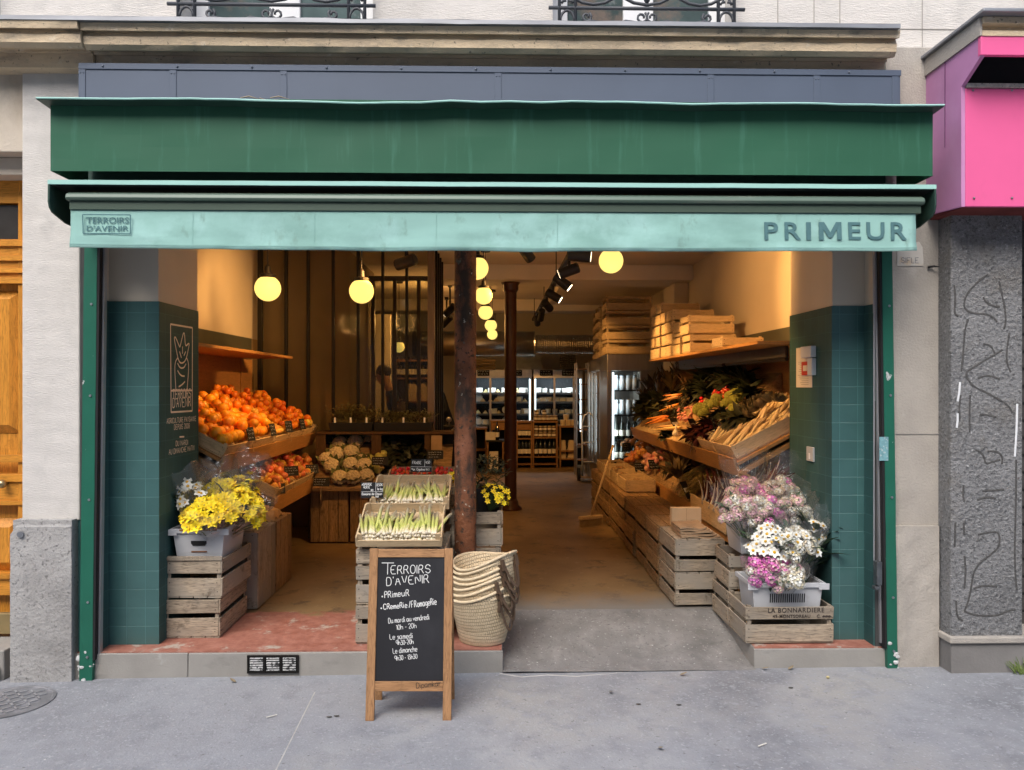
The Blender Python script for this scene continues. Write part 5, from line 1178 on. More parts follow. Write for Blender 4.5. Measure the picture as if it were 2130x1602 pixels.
# crates standing on end under the cauliflowers
for k in range(3): crate(f'dark brown crate standing on end under the cauliflowers, {["by the apples", "in the middle", "behind the asparagus"][k]}', (X(680, 2.95) + k * .37 + .02, 2.95 + .15, FZ + .262), Matrix.Rotation(Q, 4, 'X') @ Matrix.Rotation(Q, 4, 'Z') , Lc=.50, W=.35, H=.28, n=2, style='brown', var=3)
for o in [o for o in bpy.data.objects if o.get('label', '').startswith('dark brown crate')]:
    o.rotation_euler = (Matrix.Rotation(-Q, 4, 'X') @ Matrix.Rotation(Q, 4, 'Z')).to_euler(); o.location.y -= .15

# ================================================================ display racks
def rack(name, label, sx, xw, xf, y0, y1, zf, slope, hood, boards):
    t = thing(name, label, 'rack', ((xw + xf) / 2, (y0 + y1) / 2, FZ))
    hx, hz, hy0, hy1 = hood
    m = MB(); m.box(min(hx, xw), max(hx, xw), hy0, hy1, hz - .022, hz); m.build('hood_board', wm('ply', 'y'), t, world=True, bevel=.002)
    m = MB(); m.box(min(xw, xw - sx * .015), max(xw, xw - sx * .015), y0, y1, .95, hz - .0225); m.build('back_board', wm('ply', 'y'), t, world=True)
    m = MB(); zb = zf + abs(xw - xf) * slope
    m.add([(xf, y0, zf), (xw - sx * .016, y0, zb), (xw - sx * .016, y1, zb), (xf, y1, zf), (xf, y0, zf - .022), (xw - sx * .016, y0, zb - .022), (xw - sx * .016, y1, zb - .022), (xf, y1, zf - .022)], [(0, 1, 2, 3), (4, 7, 6, 5), (0, 4, 5, 1), (1, 5, 6, 2), (2, 6, 7, 3), (3, 7, 4, 0)])
    m.build('shelf_board', wm('ply', 'y'), t, world=True)
    m = MB(); m.add([(xf - sx * .002, y0, zf + .035), (xf - sx * .002, y1, zf + .035), (xf + sx * .045, y1, zf - .085), (xf + sx * .045, y0, zf - .085), (xf - sx * .022, y0, zf + .033), (xf - sx * .022, y1, zf + .033), (xf + sx * .025, y1, zf - .09), (xf + sx * .025, y0, zf - .09)], [(0, 1, 2, 3), (4, 7, 6, 5), (0, 4, 5, 1), (1, 5, 6, 2), (2, 6, 7, 3), (3, 7, 4, 0)])
    m.build('front_lip', wm('ply', 'y'), t, world=True)
    for y in (y0 + .02, (y0 + y1) / 2, y1 - .04):
        m = MB(); m.beam((xf + sx * .03, y, zf - .05), (xw - sx * .01, y, zf - .52), .028, .075, (0, 1, 0)); m.build('brace', wm('ply', 'x'), t, world=True, bevel=.002)
        m = MB(); m.beam((xf + sx * .05, y, zf - .055), (xw - sx * .02, y, zb - .06), .03, .05, (0, 1, 0)); m.build('bearer', wm('ply', 'x'), t, world=True)
    return t
SL = .52
LX, LZ = -1.79, 1.115; RXF, RZF = 1.60, 1.085
XWL, XWR = -2.424, 2.294
rkl = rack('fruit_rack', 'orange plywood wall rack with a hood over the heaped oranges', -1, XWL, LX, .78, 3.36, LZ, SL, (-1.93, 1.885, .74, 3.05), ())
rkr = rack('vegetable_rack', 'orange plywood wall rack with a hood carrying empty pale crates', 1, XWR, RXF, .80, 4.72, RZF, SL, (1.745, 1.905, .80, 4.45), ())
m = MB(); m.box(-2.424, -2.40, 3.0, 3.06, 1.2, 1.86); m.build('end_panel', wm('ply', 'z'), rkl, world=True)
m = MB(); m.add([(RXF + .04, 1.76, RZF + .035), (2.27, 1.76, RZF + .625), (2.27, 4.70, RZF + .625), (RXF + .04, 4.70, RZF + .035), (RXF + .04, 1.76, RZF + .02), (2.27, 1.76, RZF + .36), (2.27, 4.70, RZF + .36), (RXF + .04, 4.70, RZF + .02)], [(0, 1, 2, 3), (4, 7, 6, 5), (0, 4, 5, 1), (1, 5, 6, 2), (2, 6, 7, 3), (3, 7, 4, 0)]); m.build('steep_board', wm('brown', 'y'), rkr, world=True)
# lower sloping shelves
def lower(name, label, sx, xf, zf, xw, y0, y1, SL=SL):
    t = thing(name, label, 'shelf', ((xw + xf) / 2, (y0 + y1) / 2, FZ)); zb = zf + abs(xw - xf) * SL
    m = MB(); m.add([(xf, y0, zf), (xw, y0, zb), (xw, y1, zb), (xf, y1, zf), (xf, y0, zf - .022), (xw, y0, zb - .022), (xw, y1, zb - .022), (xf, y1, zf - .022)], [(0, 1, 2, 3), (4, 7, 6, 5), (0, 4, 5, 1), (1, 5, 6, 2), (2, 6, 7, 3), (3, 7, 4, 0)]); m.build('shelf_board', wm('brown', 'y'), t, world=True)
    m = MB(); m.box(xf - .012, xf + .012, y0, y1, zf - .09, zf + .03); m.build('front_lip', wm('ply', 'y'), t, world=True, bevel=.002)
    for y in (y0 + .1, y1 - .1): m = MB(); m.box(xf + sx * .03, xf + sx * .08, y - .03, y + .03, FZ, zf - .03); m.build('leg', wm('brown', 'z'), t, world=True)
    return t
LXL, LZL = -1.74, .70; LXR, LZR = 1.575, .635
lower('apple_shelf', 'low sloping shelf of apples under the orange rack', -1, LXL, LZL, -2.42, 1.75, 3.32)
lower('root_vegetable_shelf', 'low sloping shelf of roots and greens behind the crate row', 1, LXR, LZR, 2.27, .86, 5.35, .88)
TH = math.atan(SL)
def slope_pt(sx, xf, zf, y, s, h):
    """point on a rack: s metres up the slope from the lip, h above it"""
    c, sn = math.cos(TH), math.sin(TH); return Vector((xf + sx * (s * c) - sx * sn * h, y, zf + s * sn + c * h))
def tray(label, sx, xf, zf, ya, yb, s0, s1, H, style='new', n=1, group=None, var=0):
    p = slope_pt(sx, xf, zf, (ya + yb) / 2, (s0 + s1) / 2, .012)
    rot = Matrix.Rotation(TH * (-sx), 4, 'Y') @ Matrix.Rotation(Q, 4, 'Z')
    return crate(label, p, rot, Lc=yb - ya - .008, W=s1 - s0, H=H, n=n, style=style, name='fruit_tray', group=group, var=var)
# ---------------------------------------------------------------- round fruit
def fruit_mat(name, c, **k): return mk(name, c, rough=k.pop('rough', .38), var=k.pop('var', .12), scale=9, bump=k.pop('bump', .25), bscale=160, bd=.002, spec=.5, ov=k.pop('ov', .22), oh=k.pop('oh', .018), **k)
M_or = fruit_mat('orange_peel', (.86, .315, .014), stains=[((.90, .48, .07), .58, 6, .2)])
M_or2 = fruit_mat('deep_orange_peel', (.76, .215, .012))
M_clem = fruit_mat('clementine_peel', (.84, .46, .09))
M_lem = fruit_mat('lemon_peel', (.80, .58, .08))
M_app = fruit_mat('apple_skin', (.56, .19, .045), oh=.045, ov=.25, bump=0, stains=[((.70, .48, .13), .48, 7, .2), ((.45, .05, .02), .55, 9, .15)])
M_on = fruit_mat('pink_onion_skin', (.60, .27, .20), bump=0, oh=.03, stains=[((.75, .5, .36), .5, 16, .15, (1, 1, .3))], rough=.3)
M_on2 = fruit_mat('yellow_onion_skin', (.62, .26, .07), bump=0, oh=.02, stains=[((.5, .12, .05), .55, 12, .15)], rough=.3)
def f_orange(a):
    a.lathe([(0, -.96), (.10, -.985), (.30, -.95), (.58, -.82), (.82, -.56), (.96, -.25), (1, .03), (.95, .32), (.80, .60), (.56, .83), (.28, .96), (.10, .975), (.05, .95), (0, .93)], 18)
    a.v = [v * 1.0 for v in a.v]
def fr(mat): return lambda a: (f_orange(a), (mat, {'smooth': True}))[1]
def f_apple(a):
    a.lathe([(0, -.80), (.15, -.88), (.38, -.92), (.62, -.74), (.86, -.35), (1, .08), (.97, .42), (.80, .72), (.52, .86), (.25, .82), (.10, .70), (0, .62)], 16); a.cyl((0, 0, .62), (.06, .03, 1.0), .04, n=5); return M_app, {'smooth': True}
def f_onion(mat):
    def f(a): a.lathe([(0, -.9), (.2, -.88), (.6, -.72), (.92, -.35), (1, .0), (.9, .38), (.6, .68), (.28, .88), (.12, 1.1), (.08, 1.35), (0, 1.4)], 14); return mat, {'smooth': True}
    return f
def pile(name, me, sx, xf, zf, ya, yb, s0, s1, r, label, cat, group, h0=.02, two=.5, minpx=None, maxpx=None, hump=0., sq=1., rnd_rot=3.14):
    row = 0; s = s0 + r
    while s < s1 - r * .6:
        y = ya + r + (r if row % 2 else 0)
        while y < yb - r * .7:
            jy, js = rnd.uniform(-.15, .15) * r, rnd.uniform(-.15, .15) * r
            u = (y - ya) / (yb - ya); hh = h0 + r + hump * math.sin(math.pi * min(1, max(0, u))) * min(1, (s - s0) / (s1 - s0) * 1.5 + .3) + rnd.uniform(0, .45) * r
            for lay in (0, 1):
                if lay and (rnd.random() > two): continue
                p = slope_pt(sx, xf, zf, y + jy + (r if lay else 0), s + js + (r * .55 if lay else 0), hh + lay * r * 1.45)
                d = p - CAM; k = d.dot(FWD); px = 1065 + F * d.dot(RGT) / k
                if minpx and px < minpx or maxpx and px > maxpx: continue
                place(name, me, p, label, cat, group, (rnd.uniform(-rnd_rot, rnd_rot), rnd.uniform(-rnd_rot, rnd_rot), rnd.uniform(-3, 3)), r * rnd.uniform(.90, 1.06))
            y += 2 * r * 1.0
        s += r * 1.78; row += 1
big, deep, clem, lemon, apple = (proto(n, fn) for n, fn in (('big_orange', fr(M_or)), ('deep_orange', fr(M_or2)), ('clementine', fr(M_clem)), ('lemon', fr(M_lem)), ('apple', f_apple)))
TR = LX, LZ
tray('pale wooden tray of big oranges at the street end of the fruit rack', -1, LX, LZ, .80, 1.38, .02, .68, .085, 'new')
tray('pale wooden tray of big oranges beside the clementines on the fruit rack', -1, LX, LZ, 1.38, 1.93, .02, .68, .085, 'new', var=1)
tray('pale narrow tray of clementines on the fruit rack', -1, LX, LZ, 1.93, 2.36, .02, .68, .075, 'pale')
tray('pale wooden tray of deep orange fruit on the fruit rack', -1, LX, LZ, 2.36, 2.84, .02, .68, .08, 'new', var=2)
tray('pale wooden tray of deep orange fruit near the partition', -1, LX, LZ, 2.84, 3.22, .02, .68, .08, 'new', var=3)
pile('big_orange', big, -1, LX, LZ, .83, 1.90, .05, .66, .040, 'big bright orange heaped in the trays nearest the street', 'orange', 'big oranges at the street end of the rack', .055, .28, 396, None, .03)
pile('clementine', clem, -1, LX, LZ, 1.95, 2.34, .05, .50, .0225, 'small pale clementine heaped between the two kinds of orange', 'clementine', 'clementines on the fruit rack', .06, .15, 396, None, .01)
pile('deep_orange', deep, -1, LX, LZ, 2.38, 3.20, .05, .66, .033, 'deep orange fruit heaped at the partition end of the rack', 'orange', 'deep oranges at the partition end', .055, .25, 396, None, .04)
pile('deep_orange', deep, -1, LX, LZ, 1.96, 2.36, .48, .70, .034, 'deep orange fruit heaped behind the clementines against the wall', 'orange', 'deep oranges behind the clementines', .10, .3, 396)
for k in range(3): place('lemon', lemon, slope_pt(-1, LX, LZ, 3.08 + k * .06, .08 + .05 * (k % 2), .115), 'yellow lemon at the partition end of the orange heap', 'lemon', 'lemons on the fruit rack', (0, 1, k), (.033, .033, .042))
crate('small pale empty basket tray on the rack end by the partition', slope_pt(-1, LX, LZ, 3.29, .12, .03), Matrix.Rotation(TH, 4, 'Y') @ Matrix.Rotation(Q, 4, 'Z'), Lc=.12, W=.2, H=.07, n=1, style='pale', name='fruit_tray')
# apples below
for i, (a, b_) in enumerate(((1.78, 2.28), (2.30, 2.78), (2.80, 3.28))):
    tray(f'pale wooden tray of apples on the low shelf, {["by the flowers", "in the middle", "by the cauliflowers"][i]}', -1, LXL, LZL, a, b_, .01, .55, .09, 'new', var=i)
    pile('apple', apple, -1, LXL, LZL, a + .02, b_ - .02, .03, .54, .034, f'red and yellow apple in the low tray {["by the flowers", "in the middle", "by the cauliflowers"][i]}', 'apple', f'apples in the {["flower end", "middle", "cauliflower end"][i]} tray', .04, .3, 396, None, .03)

# ---------------------------------------------------------------- price signs
M_chalkb = mk('chalkboard', (.012, .012, .013), .75, .3, 4, stains=[((.05, .05, .052), .6, 5, .3)])
M_chalk = mk('chalk', (.72, .72, .70), .95, .1, 60)
def price_sign(p, w_, h_, rz, tilt, label, lines=None, pick=.12, strip=False):
    t = thing('price_sign', label, 'price sign', p, (tilt, 0, rz))
    m = MB(); m.box(-w_ / 2, w_ / 2, -.002, .002, 0, h_); m.build('board', M_chalkb, t)
    m = MB(); m.cyl((0, .004, -pick), (0, .004, h_ * .6), .002, n=5); m.build('pick', wm('new', 'z'), t)
    m = MB()
    if strip: m.box(-w_ * .44, w_ * .44, -.0045, -.0025, h_ * .38, h_ * .62)
    elif lines:
        m.tube([(-w_ / 2, -.0025, h_ * .40), (w_ / 2, -.0025, h_ * .40)], .0012, 5, True, Vector((0, -1, 0)))
        m.tube([(w_ * .16, -.0025, h_ * .40), (w_ * .16, -.0025, h_)], .0012, 5, True, Vector((0, -1, 0)))
        for tx, x, z, hh in lines: write(m, tx, (x * w_, -.0022, z * h_), (1, 0, 0), (0, 0, 1), (0, -1, 0), hh * h_, .0028, 2, 1, .3, lift=0, cond=.8)
    else:
        for k, zf_ in enumerate((.70, .45, .14)): scrawl(m, (-w_ * .42, -.0022, h_ * zf_), (1, 0, 0), (0, 0, 1), (0, -1, 0), w_ * rnd.uniform(.55, .8), h_ * .16, .0018)
    m.build('lettering', M_chalk, t); return t
price_sign(at(774, 1036, .44), .135, .095, .06, -.12, 'black chalk sign for green asparagus clipped to the tilted box', (("ASPERGE", -.47, .80, .15), ("VERTE", -.40, .61, .14), ("RO", -.05, .44, .12), ("8,50€", .20, .76, .17), ("le kg", .24, .50, .16), ("Domaine de Chaon", -.46, .19, .15), ("(41)", .16, .02, .13)))
price_sign(at(876, 982, .80), .14, .085, -.12, -.2, 'black chalk sign for strawberries stuck behind the punnets', (("FRAISE", -.44, .62, .22), ("4,50", .2, .66, .2), ("Var. Cigaline (47)", -.46, .12, .18)))
S_ = [((466, 914), 1.25, -1, .055, .085, 1.2, 'big oranges'), ((535, 893), 1.80, -1, .05, .085, 1.3, 'big oranges beside the clementines'), ((578, 885), 2.26, -1, .06, .085, 1.0, 'clementines'), ((614, 883), 2.72, -1, .05, .085, 1.2, 'deep oranges')]
for (px, py), y, sx, w_, h_, rz, nm in S_: price_sign(slope_pt(-1, LX, LZ, y, .005, .105), .075, .10, rz, -.25, f'small black chalk price sign leaning among the {nm}', pick=.08)
for (px, py), y, nm in (((578, 1028), 1.9, 'apples by the flowers'), ((607, 990), 2.35, 'apples in the middle tray'), ((650, 985), 2.95, 'apples by the cauliflowers')): price_sign(at(px, py, y), .12, .085, .5, -.3, f'black chalk price sign over the {nm}')
for (px, py), y, nm in (((790, 968), 2.85, 'cauliflowers'), ((905, 955), 2.9, 'dark cabbages'), ((668, 1012), 2.75, 'cauliflower crate corner')): price_sign(at(px, py, y), .15, .08, .0, -.25, f'black chalk price sign in front of the {nm}')

# ---------------------------------------------------------------- green asparagus and strawberries
def ramp_mat(name, stops, length, rough=.45, ov=.15, oh=.02):
    m, nt, b = base(name); tc = N(nt, 'ShaderNodeTexCoord'); sp = N(nt, 'ShaderNodeSeparateXYZ'); L(nt, tc.outputs['Object'], sp.inputs[0])
    ml = N(nt, 'ShaderNodeMath', operation='DIVIDE'); ml.inputs[1].default_value = length; L(nt, sp.outputs[2], ml.inputs[0])
    nz = N(nt, 'ShaderNodeMath', operation='MULTIPLY_ADD'); nz.inputs[1].default_value = .25; L(nt, noise_(nt, coords(nt), 30, 3), nz.inputs[0]); L(nt, ml.outputs[0], nz.inputs[2])
    cr = N(nt, 'ShaderNodeValToRGB'); e = cr.color_ramp.elements
    while len(e) < len(stops): e.new(.5)
    for el, (p, c) in zip(e, stops): el.position = p; el.color = (*c, 1)
    L(nt, nz.outputs[0], cr.inputs[0]); oi = N(nt, 'ShaderNodeObjectInfo'); hs = N(nt, 'ShaderNodeHueSaturation'); f = N(nt, 'ShaderNodeMapRange'); f.inputs[3].default_value = 1 - ov; f.inputs[4].default_value = 1 + ov
    L(nt, oi.outputs['Random'], f.inputs[0]); L(nt, f.outputs[0], hs.inputs['Value']); L(nt, cr.outputs[0], hs.inputs['Color']); L(nt, hs.outputs[0], b.inputs['Base Color']); b.inputs['Roughness'].default_value = rough; MATS[name] = m; return m
M_asp = ramp_mat('green_asparagus', [(.12, (.70, .62, .48)), (.32, (.62, .58, .30)), (.50, (.46, .50, .13)), (.85, (.42, .42, .15)), (1.0, (.33, .28, .19))], .225)
M_wasp = ramp_mat('white_asparagus', [(.1, (.72, .60, .42)), (.6, (.80, .69, .47)), (1.0, (.78, .62, .42))], .22)
def spear(bend, ln, r, tip):
    def f(a):
        pts = []; rs = []
        for i in range(9):
            t = i / 8; pts.append((bend * t * t * ln, .12 * bend * math.sin(t * 5) * ln, t * ln)); rs.append(r * (1.0 if t < .7 else 1.05 - .25 * (t - .7) / .3) * (.30 if i == 8 else 1))
        a.tube(pts, rs, 8)
        for k in range(5 if tip else 3):
            t = .35 + .5 * k / 5; i = Vector((bend * t * t * ln, .12 * bend * math.sin(t * 5) * ln, t * ln)); an = k * 2.4; d = Vector((math.cos(an), math.sin(an), .8))
            a.leaf(i + Vector((math.cos(an), math.sin(an), 0)) * r * .92, (d.x * .25, d.y * .25, 1), d, r * 1.5, r * 1.0, .1, 2)
        if tip:
            for k in range(7): an = k * 2.4; t = .86 + .1 * k / 7; a.leaf(Vector((bend * t * t * ln + math.cos(an) * r * .75, math.sin(an) * r * .75, t * ln)), (math.cos(an) * .1, math.sin(an) * .1, 1), (math.cos(an), math.sin(an), .3), r * 1.3, r * 1.0, -.1, 2)
        return (M_asp if tip else M_wasp), {'smooth': True, 'fix': True}
    return f
GS = [proto(f'green_spear_{i}', spear(b_, .235, .0100, True)) for i, b_ in enumerate((.0, .16, -.16, .3))]
WS = [proto(f'white_spear_{i}', spear(b_, .235, .0125, False)) for i, b_ in enumerate((.0, .10, -.12))]
def aim(d, roll=0.): return (Vector(d).to_track_quat('Z', 'Y').to_matrix().to_4x4() @ Matrix.Rotation(roll, 4, 'Z')).to_euler()
def asp_box(label, xc, y0, z0, w_, ln, ang, n, rows, lab, grp, style='pale'):
    t = thing('asparagus_box', label, 'box', (xc, y0, z0), (ang, 0, 0)); hw = w_ / 2
    m = MB(); m.box(-hw, hw, 0, ln, 0, .006); m.build('base', wm(style, 'x'), t)
    for s in (-1, 1):
        m = MB(); m.box(s * hw - (.009 if s > 0 else 0), s * hw + (.009 if s < 0 else 0), .001, ln, .0065, .062); m.build('side_panel', wm(style, 'y'), t, bevel=.001)
        m = MB(); m.prism([(s * (hw - .010), .012), (s * (hw - .036), .012), (s * (hw - .010), .038)], .0066, .075, 'z'); m.build('corner_post', wm(style, 'z'), t)
        m = MB(); m.prism([(s * (hw - .010), ln - .012), (s * (hw - .036), ln - .012), (s * (hw - .010), ln - .038)], .0066, .075, 'z'); m.build('corner_post', wm(style, 'z'), t)
    m = MB(); m.box(-hw + .01, hw - .01, 0, .008, .0065, .040); m.build('front_panel', wm(style, 'x'), t, bevel=.001)
    m = MB(); m.box(-hw + .01, hw - .01, ln - .008, ln, .0065, .066); m.build('back_panel', wm(style, 'x'), t, bevel=.001)
    M = Matrix.Translation((xc, y0, z0)) @ Matrix.Rotation(ang, 4, 'X')
    for k in range(rows):
        for i in range(n):
            x = -hw + .032 + (w_ - .064) * (i + rnd.uniform(.1, .9)) / n; lift = .020 + k * .0175 + rnd.uniform(0, .006)
            p = M @ Vector((x, .016 + rnd.uniform(0, .02) + k * .006, lift)); d = M.to_3x3() @ Vector((rnd.gauss(0, .16), 1, rnd.uniform(-.02, .06)))
            place('asparagus_spear', GS[rnd.randint(0, 3)], p, lab, 'asparagus', grp, aim(d, rnd.uniform(0, 6)), rnd.uniform(.86, 1.08))
asp_box('pale wooden box of green asparagus tilted at the front of the stand', -.548, .06, FZ + .565, .485, .36, R(23), 27, 3, 'green asparagus spear lying in the front tilted box', 'green asparagus in the front box')
asp_box('pale wooden box of green asparagus tilted behind the front box', -.530, .44, FZ + .715, .485, .34, R(20), 24, 2, 'green asparagus spear lying in the rear tilted box', 'green asparagus in the rear box')
for k in range(3): crate(f'brown crate under the rear asparagus box, {["bottom", "middle", "top"][k]} one', (-.53, .93, FZ + .009 + k * .2265), (0, 0, 0), Lc=.5, W=.36, H=.216, style='brown', var=k)
crate('pale wooden tray of strawberry punnets behind the asparagus', (-.505, .95, FZ + .80), (R(14), 0, 0), Lc=.47, W=.34, H=.06, n=1, style='new')
M_str = mk('strawberry', (.62, .035, .015), .3, .15, 9, bump=.6, bscale=260, bd=.003, ov=.2, oh=.015)
def f_straw(a): a.lathe([(0, -1.2), (.25, -1.05), (.6, -.55), (.88, 0), (.9, .35), (.65, .65), (.2, .75), (0, .72)], 10); return M_str, {'smooth': True}
def f_hull(a):
    for k in range(6): an = k * 1.05; a.leaf((0, 0, .70), (math.cos(an), math.sin(an), .15), (0, 0, 1), .75, .4, .3, 2)
    return mk('berry_hull', (.10, .17, .03), .6), {}
crate('shallow brown tray raising the strawberries', (-.52, .97, FZ + .009 + 3 * .2265), (0, 0, 0), Lc=.48, W=.34, H=.07, style='brown', n=1)
Ms = Matrix.Translation((-.505, .95, FZ + .81)) @ Matrix.Rotation(R(14), 4, 'X')
for r_ in range(2):
    for c in range(3):
        t = thing('punnet', 'brown card punnet of strawberries in the ' + ('front' if r_ == 0 else 'back') + ' row, ' + ['by the price sign end', 'middle one', 'by the column'][c], 'punnet', Ms @ Vector((-.148 + c * .148, -.08 + r_ * .16, .004)), (R(14), 0, 0))
        m = MB(); m.add([(-.055, -.06, 0), (.055, -.06, 0), (.055, .06, 0), (-.055, .06, 0), (-.07, -.076, .06), (.07, -.076, .06), (.07, .076, .06), (-.07, .076, .06)], [(0, 1, 2, 3), (0, 1, 5, 4), (1, 2, 6, 5), (2, 3, 7, 6), (3, 0, 4, 7)]); m.build('tray', mk('punnet_card', (.40, .27, .15), .85, .1, 9), t)
        for k in range(14):
            p = Ms @ Vector((-.148 + c * .148 + (k % 4 - 1.5) * .032 + rnd.uniform(-.006, .006), -.08 + r_ * .16 + (k // 4 - 1.5) * .034, .052 + rnd.uniform(0, .018)))
            o = place('strawberry', proto('strawberry', f_straw), p, 'ripe red strawberry in the card punnets behind the asparagus', 'strawberry', 'strawberries', (rnd.uniform(-1.5, 1.5), rnd.uniform(-1.5, 1.5), rnd.uniform(0, 6)), .0155 * rnd.uniform(.85, 1.1))
            if k % 3 == 0: h = bpy.data.objects.new('hull', proto('hull', f_hull)); col.objects.link(h); adopt(h, o)

# ---------------------------------------------------------------- leafy things
def clump(n, ln, wd, spread, up, bend, leafn=4, jitter=.3):
    def f(a, mat, rib=None):
        for k in range(n):
            an = k * 2.39996; t = (k + .5) / n; tilt = spread * math.sqrt(t)
            d = Vector((math.cos(an) * math.sin(tilt), math.sin(an) * math.sin(tilt), math.cos(tilt) * up)); d += Vector((rnd.uniform(-jitter, jitter), rnd.uniform(-jitter, jitter), rnd.uniform(-jitter, jitter))) * .5
            a.cur = 0; l_ = ln * rnd.uniform(.7, 1.1)
            a.leaf(Vector((math.cos(an), math.sin(an), 0)) * wd * .25 * t, d, Vector((-d.x, -d.y, 1.2)), l_, wd * rnd.uniform(.7, 1.2), bend * rnd.uniform(.3, 1.3), leafn)
            if rib is not None:
                a.cur = 1; dd = d.normalized(); a.tube([Vector((math.cos(an), math.sin(an), 0)) * wd * .2 * t + dd * (l_ * q) + Vector((0, 0, .002)) for q in (0, .4, .8)], [wd * .13, wd * .09, wd * .02], 5)
        return a
    return f
def leafmat(name, c, **k): return mk(name, c, rough=.5, var=.3, scale=14, ov=.2, oh=.02, bump=.4, bscale=60, bd=.004, island=.35, **k)
M_kale = leafmat('kale_leaf', (.020, .026, .012)); M_let = leafmat('salad_leaf', (.075, .075, .025)); M_brl = leafmat('bronze_leaf', (.12, .075, .032)); M_dk = leafmat('dark_leaf', (.028, .032, .017)); M_redl = leafmat('red_leaf', (.085, .018, .014)); M_grn = leafmat('fresh_leaf', (.11, .16, .035))
def leafproto(key, fn, mats, **k):
    if key not in PR:
        a = MB(); fn(a, mats[0], mats[1] if len(mats) > 1 else None); o = a.build(key, list(mats), None, fix=False, smooth=True, **k); PR[key] = o.data; bpy.data.objects.remove(o)
    return PR[key]
kale = [leafproto(f'kale{i}', clump(46, .15, .055, 1.25, .9, .5, 4, .5), (M_kale,)) for i in range(2)]
salad = leafproto('salad', clump(40, .11, .07, 1.35, .9, .6), (M_let,)); chard = leafproto('chard', clump(22, .22, .06, .55, 1, .35), (M_brl,)); dark = leafproto('darklet', clump(40, .09, .06, 1.4, .8, .7), (M_dk,)); red = leafproto('redlet', clump(42, .09, .055, 1.4, .7, .8), (M_redl,))
M_curd = mk('cauliflower_curd', (.66, .55, .36), .8, .14, 12, bump=.8, bscale=70, bd=.006, ov=.12); M_cl = leafmat('cauliflower_leaf', (.16, .18, .07))
def f_curd(mat, spike=0.):
    def f(a):
        n = 46
        for k in range(n):
            z = 1 - (k + .5) / n * 1.15; rr = math.sqrt(max(0, 1 - z * z)); an = k * 2.39996
            a.ball((rr * math.cos(an) * .78, rr * math.sin(an) * .78, z * .62), .27 * (1 - spike * .3), 7, 5, (1, 1, 1 + spike), .25, 4)
        return mat, {'smooth': True}
    return f
curd = proto('curd', f_curd(M_curd))
def f_cup(a):
    for k in range(9):
        an = k * .698 + rnd.uniform(-.1, .1); d = Vector((math.cos(an) * .62, math.sin(an) * .62, .85)); a.leaf((math.cos(an) * .35, math.sin(an) * .35, -.75), d, (-math.cos(an), -math.sin(an), .5), 1.75 * rnd.uniform(.8, 1.1), .95, -.12, 4)
    return M_cl, {'smooth': True, 'fix': False}
cup = proto('leaf_cup', f_cup)
def cauli(p, r, rot, label, me=None, cup_=True, name='cauliflower', grp=None):
    t = thing(name, label, 'vegetable', p, rot, grp); t.scale = (r,) * 3
    o = bpy.data.objects.new('curd', me or curd); col.objects.link(o); adopt(o, t); o.rotation_euler = (0, 0, rnd.uniform(0, 6))
    if cup_: o = bpy.data.objects.new('leaves', cup); col.objects.link(o); adopt(o, t); o.rotation_euler = (0, 0, rnd.uniform(0, 6))
# cauliflower table: sloping board behind the crates on end
ct = thing('cauliflower_table', 'dark sloping stand holding cauliflowers and cabbages before the glazed partition', 'stand', (-1.15, 3.15, FZ))
xa, xb = X(657, 3.0), X(938, 3.0)
m = MB(); m.add([(xa, 2.86, .63), (xb, 2.86, .63), (xb, 3.32, 1.0), (xa, 3.32, 1.0), (xa, 2.86, .66), (xb, 2.86, .66), (xb, 3.32, 1.03), (xa, 3.32, 1.03)], [(0, 3, 2, 1), (4, 5, 6, 7), (0, 1, 5, 4), (1, 2, 6, 5), (2, 3, 7, 6), (3, 0, 4, 7)]); m.build('sloping_board', wm('brown', 'x'), ct, world=True)
m = MB(); m.box(xa, xb, 3.321, 3.34, FZ, 1.14); m.build('back_board', M_blackm, ct, world=True)
m = MB(); m.box(xa - .03, xb + .02, 3.10, 3.39, 1.141, 1.165); m.build('top_shelf', wm('dk', 'x'), ct, world=True, bevel=.002)
for px in (667, 783, 893, 905): m = MB(); x = X(px, 3.12); m.box(x - .045, x + .045, 3.11, 3.14, .95 if px != 667 else .2, 1.1405); m.build('upright_board', wm('dk', 'z'), ct, world=True)
nv = (0, -.62, .78); P0 = (0, 2.86, .66)
def cpt(px, py, h): p = onpl(px, py, P0, nv); return p + Vector(nv) * h
for i, (a, b_, lab) in enumerate(((320, 515, 'upper row by the left edge'), (470, 500, 'upper row, second'), (590, 455, 'topmost, alone'), (285, 620, 'second row, first'), (430, 600, 'second row, second'), (240, 735, 'third row, first'), (425, 720, 'third row, second'), (560, 730, 'third row, third'), (535, 665, 'half hidden between others'), (320, 850, 'bottom row, first'), (450, 850, 'bottom row, second'), (580, 835, 'bottom row beside the chalk sign'), (190, 670, 'outermost by the apples'))):
    h = .04 if lab != 'half hidden between others' else .0
    cauli(cpt(640 + a / 4.711, 820 + b_ / 4.711, h), .079 if i != 2 else .062, (R(42) + rnd.uniform(-.25, .25), rnd.uniform(-.3, .3), 0), f'cream cauliflower in its leaves on the dark stand, {lab}')
M_kohl = fruit_mat('pale_green_skin', (.42, .40, .10), bump=.1); M_kohl_me = proto('round_green', fr(M_kohl))
for a, b_ in ((620, 670), (700, 650), (745, 625), (680, 715), (690, 775), (655, 740), (720, 690)): place('green_turnip', M_kohl_me, cpt(640 + a / 4.711, 820 + b_ / 4.711, .05), 'pale green round vegetable beside the cauliflowers', 'vegetable', 'pale green round vegetables', (rnd.random(), rnd.random(), 0), .040)
dkb = leafproto('dark_cabbage', clump(34, .10, .09, 1.5, .8, .9), (M_dk,))
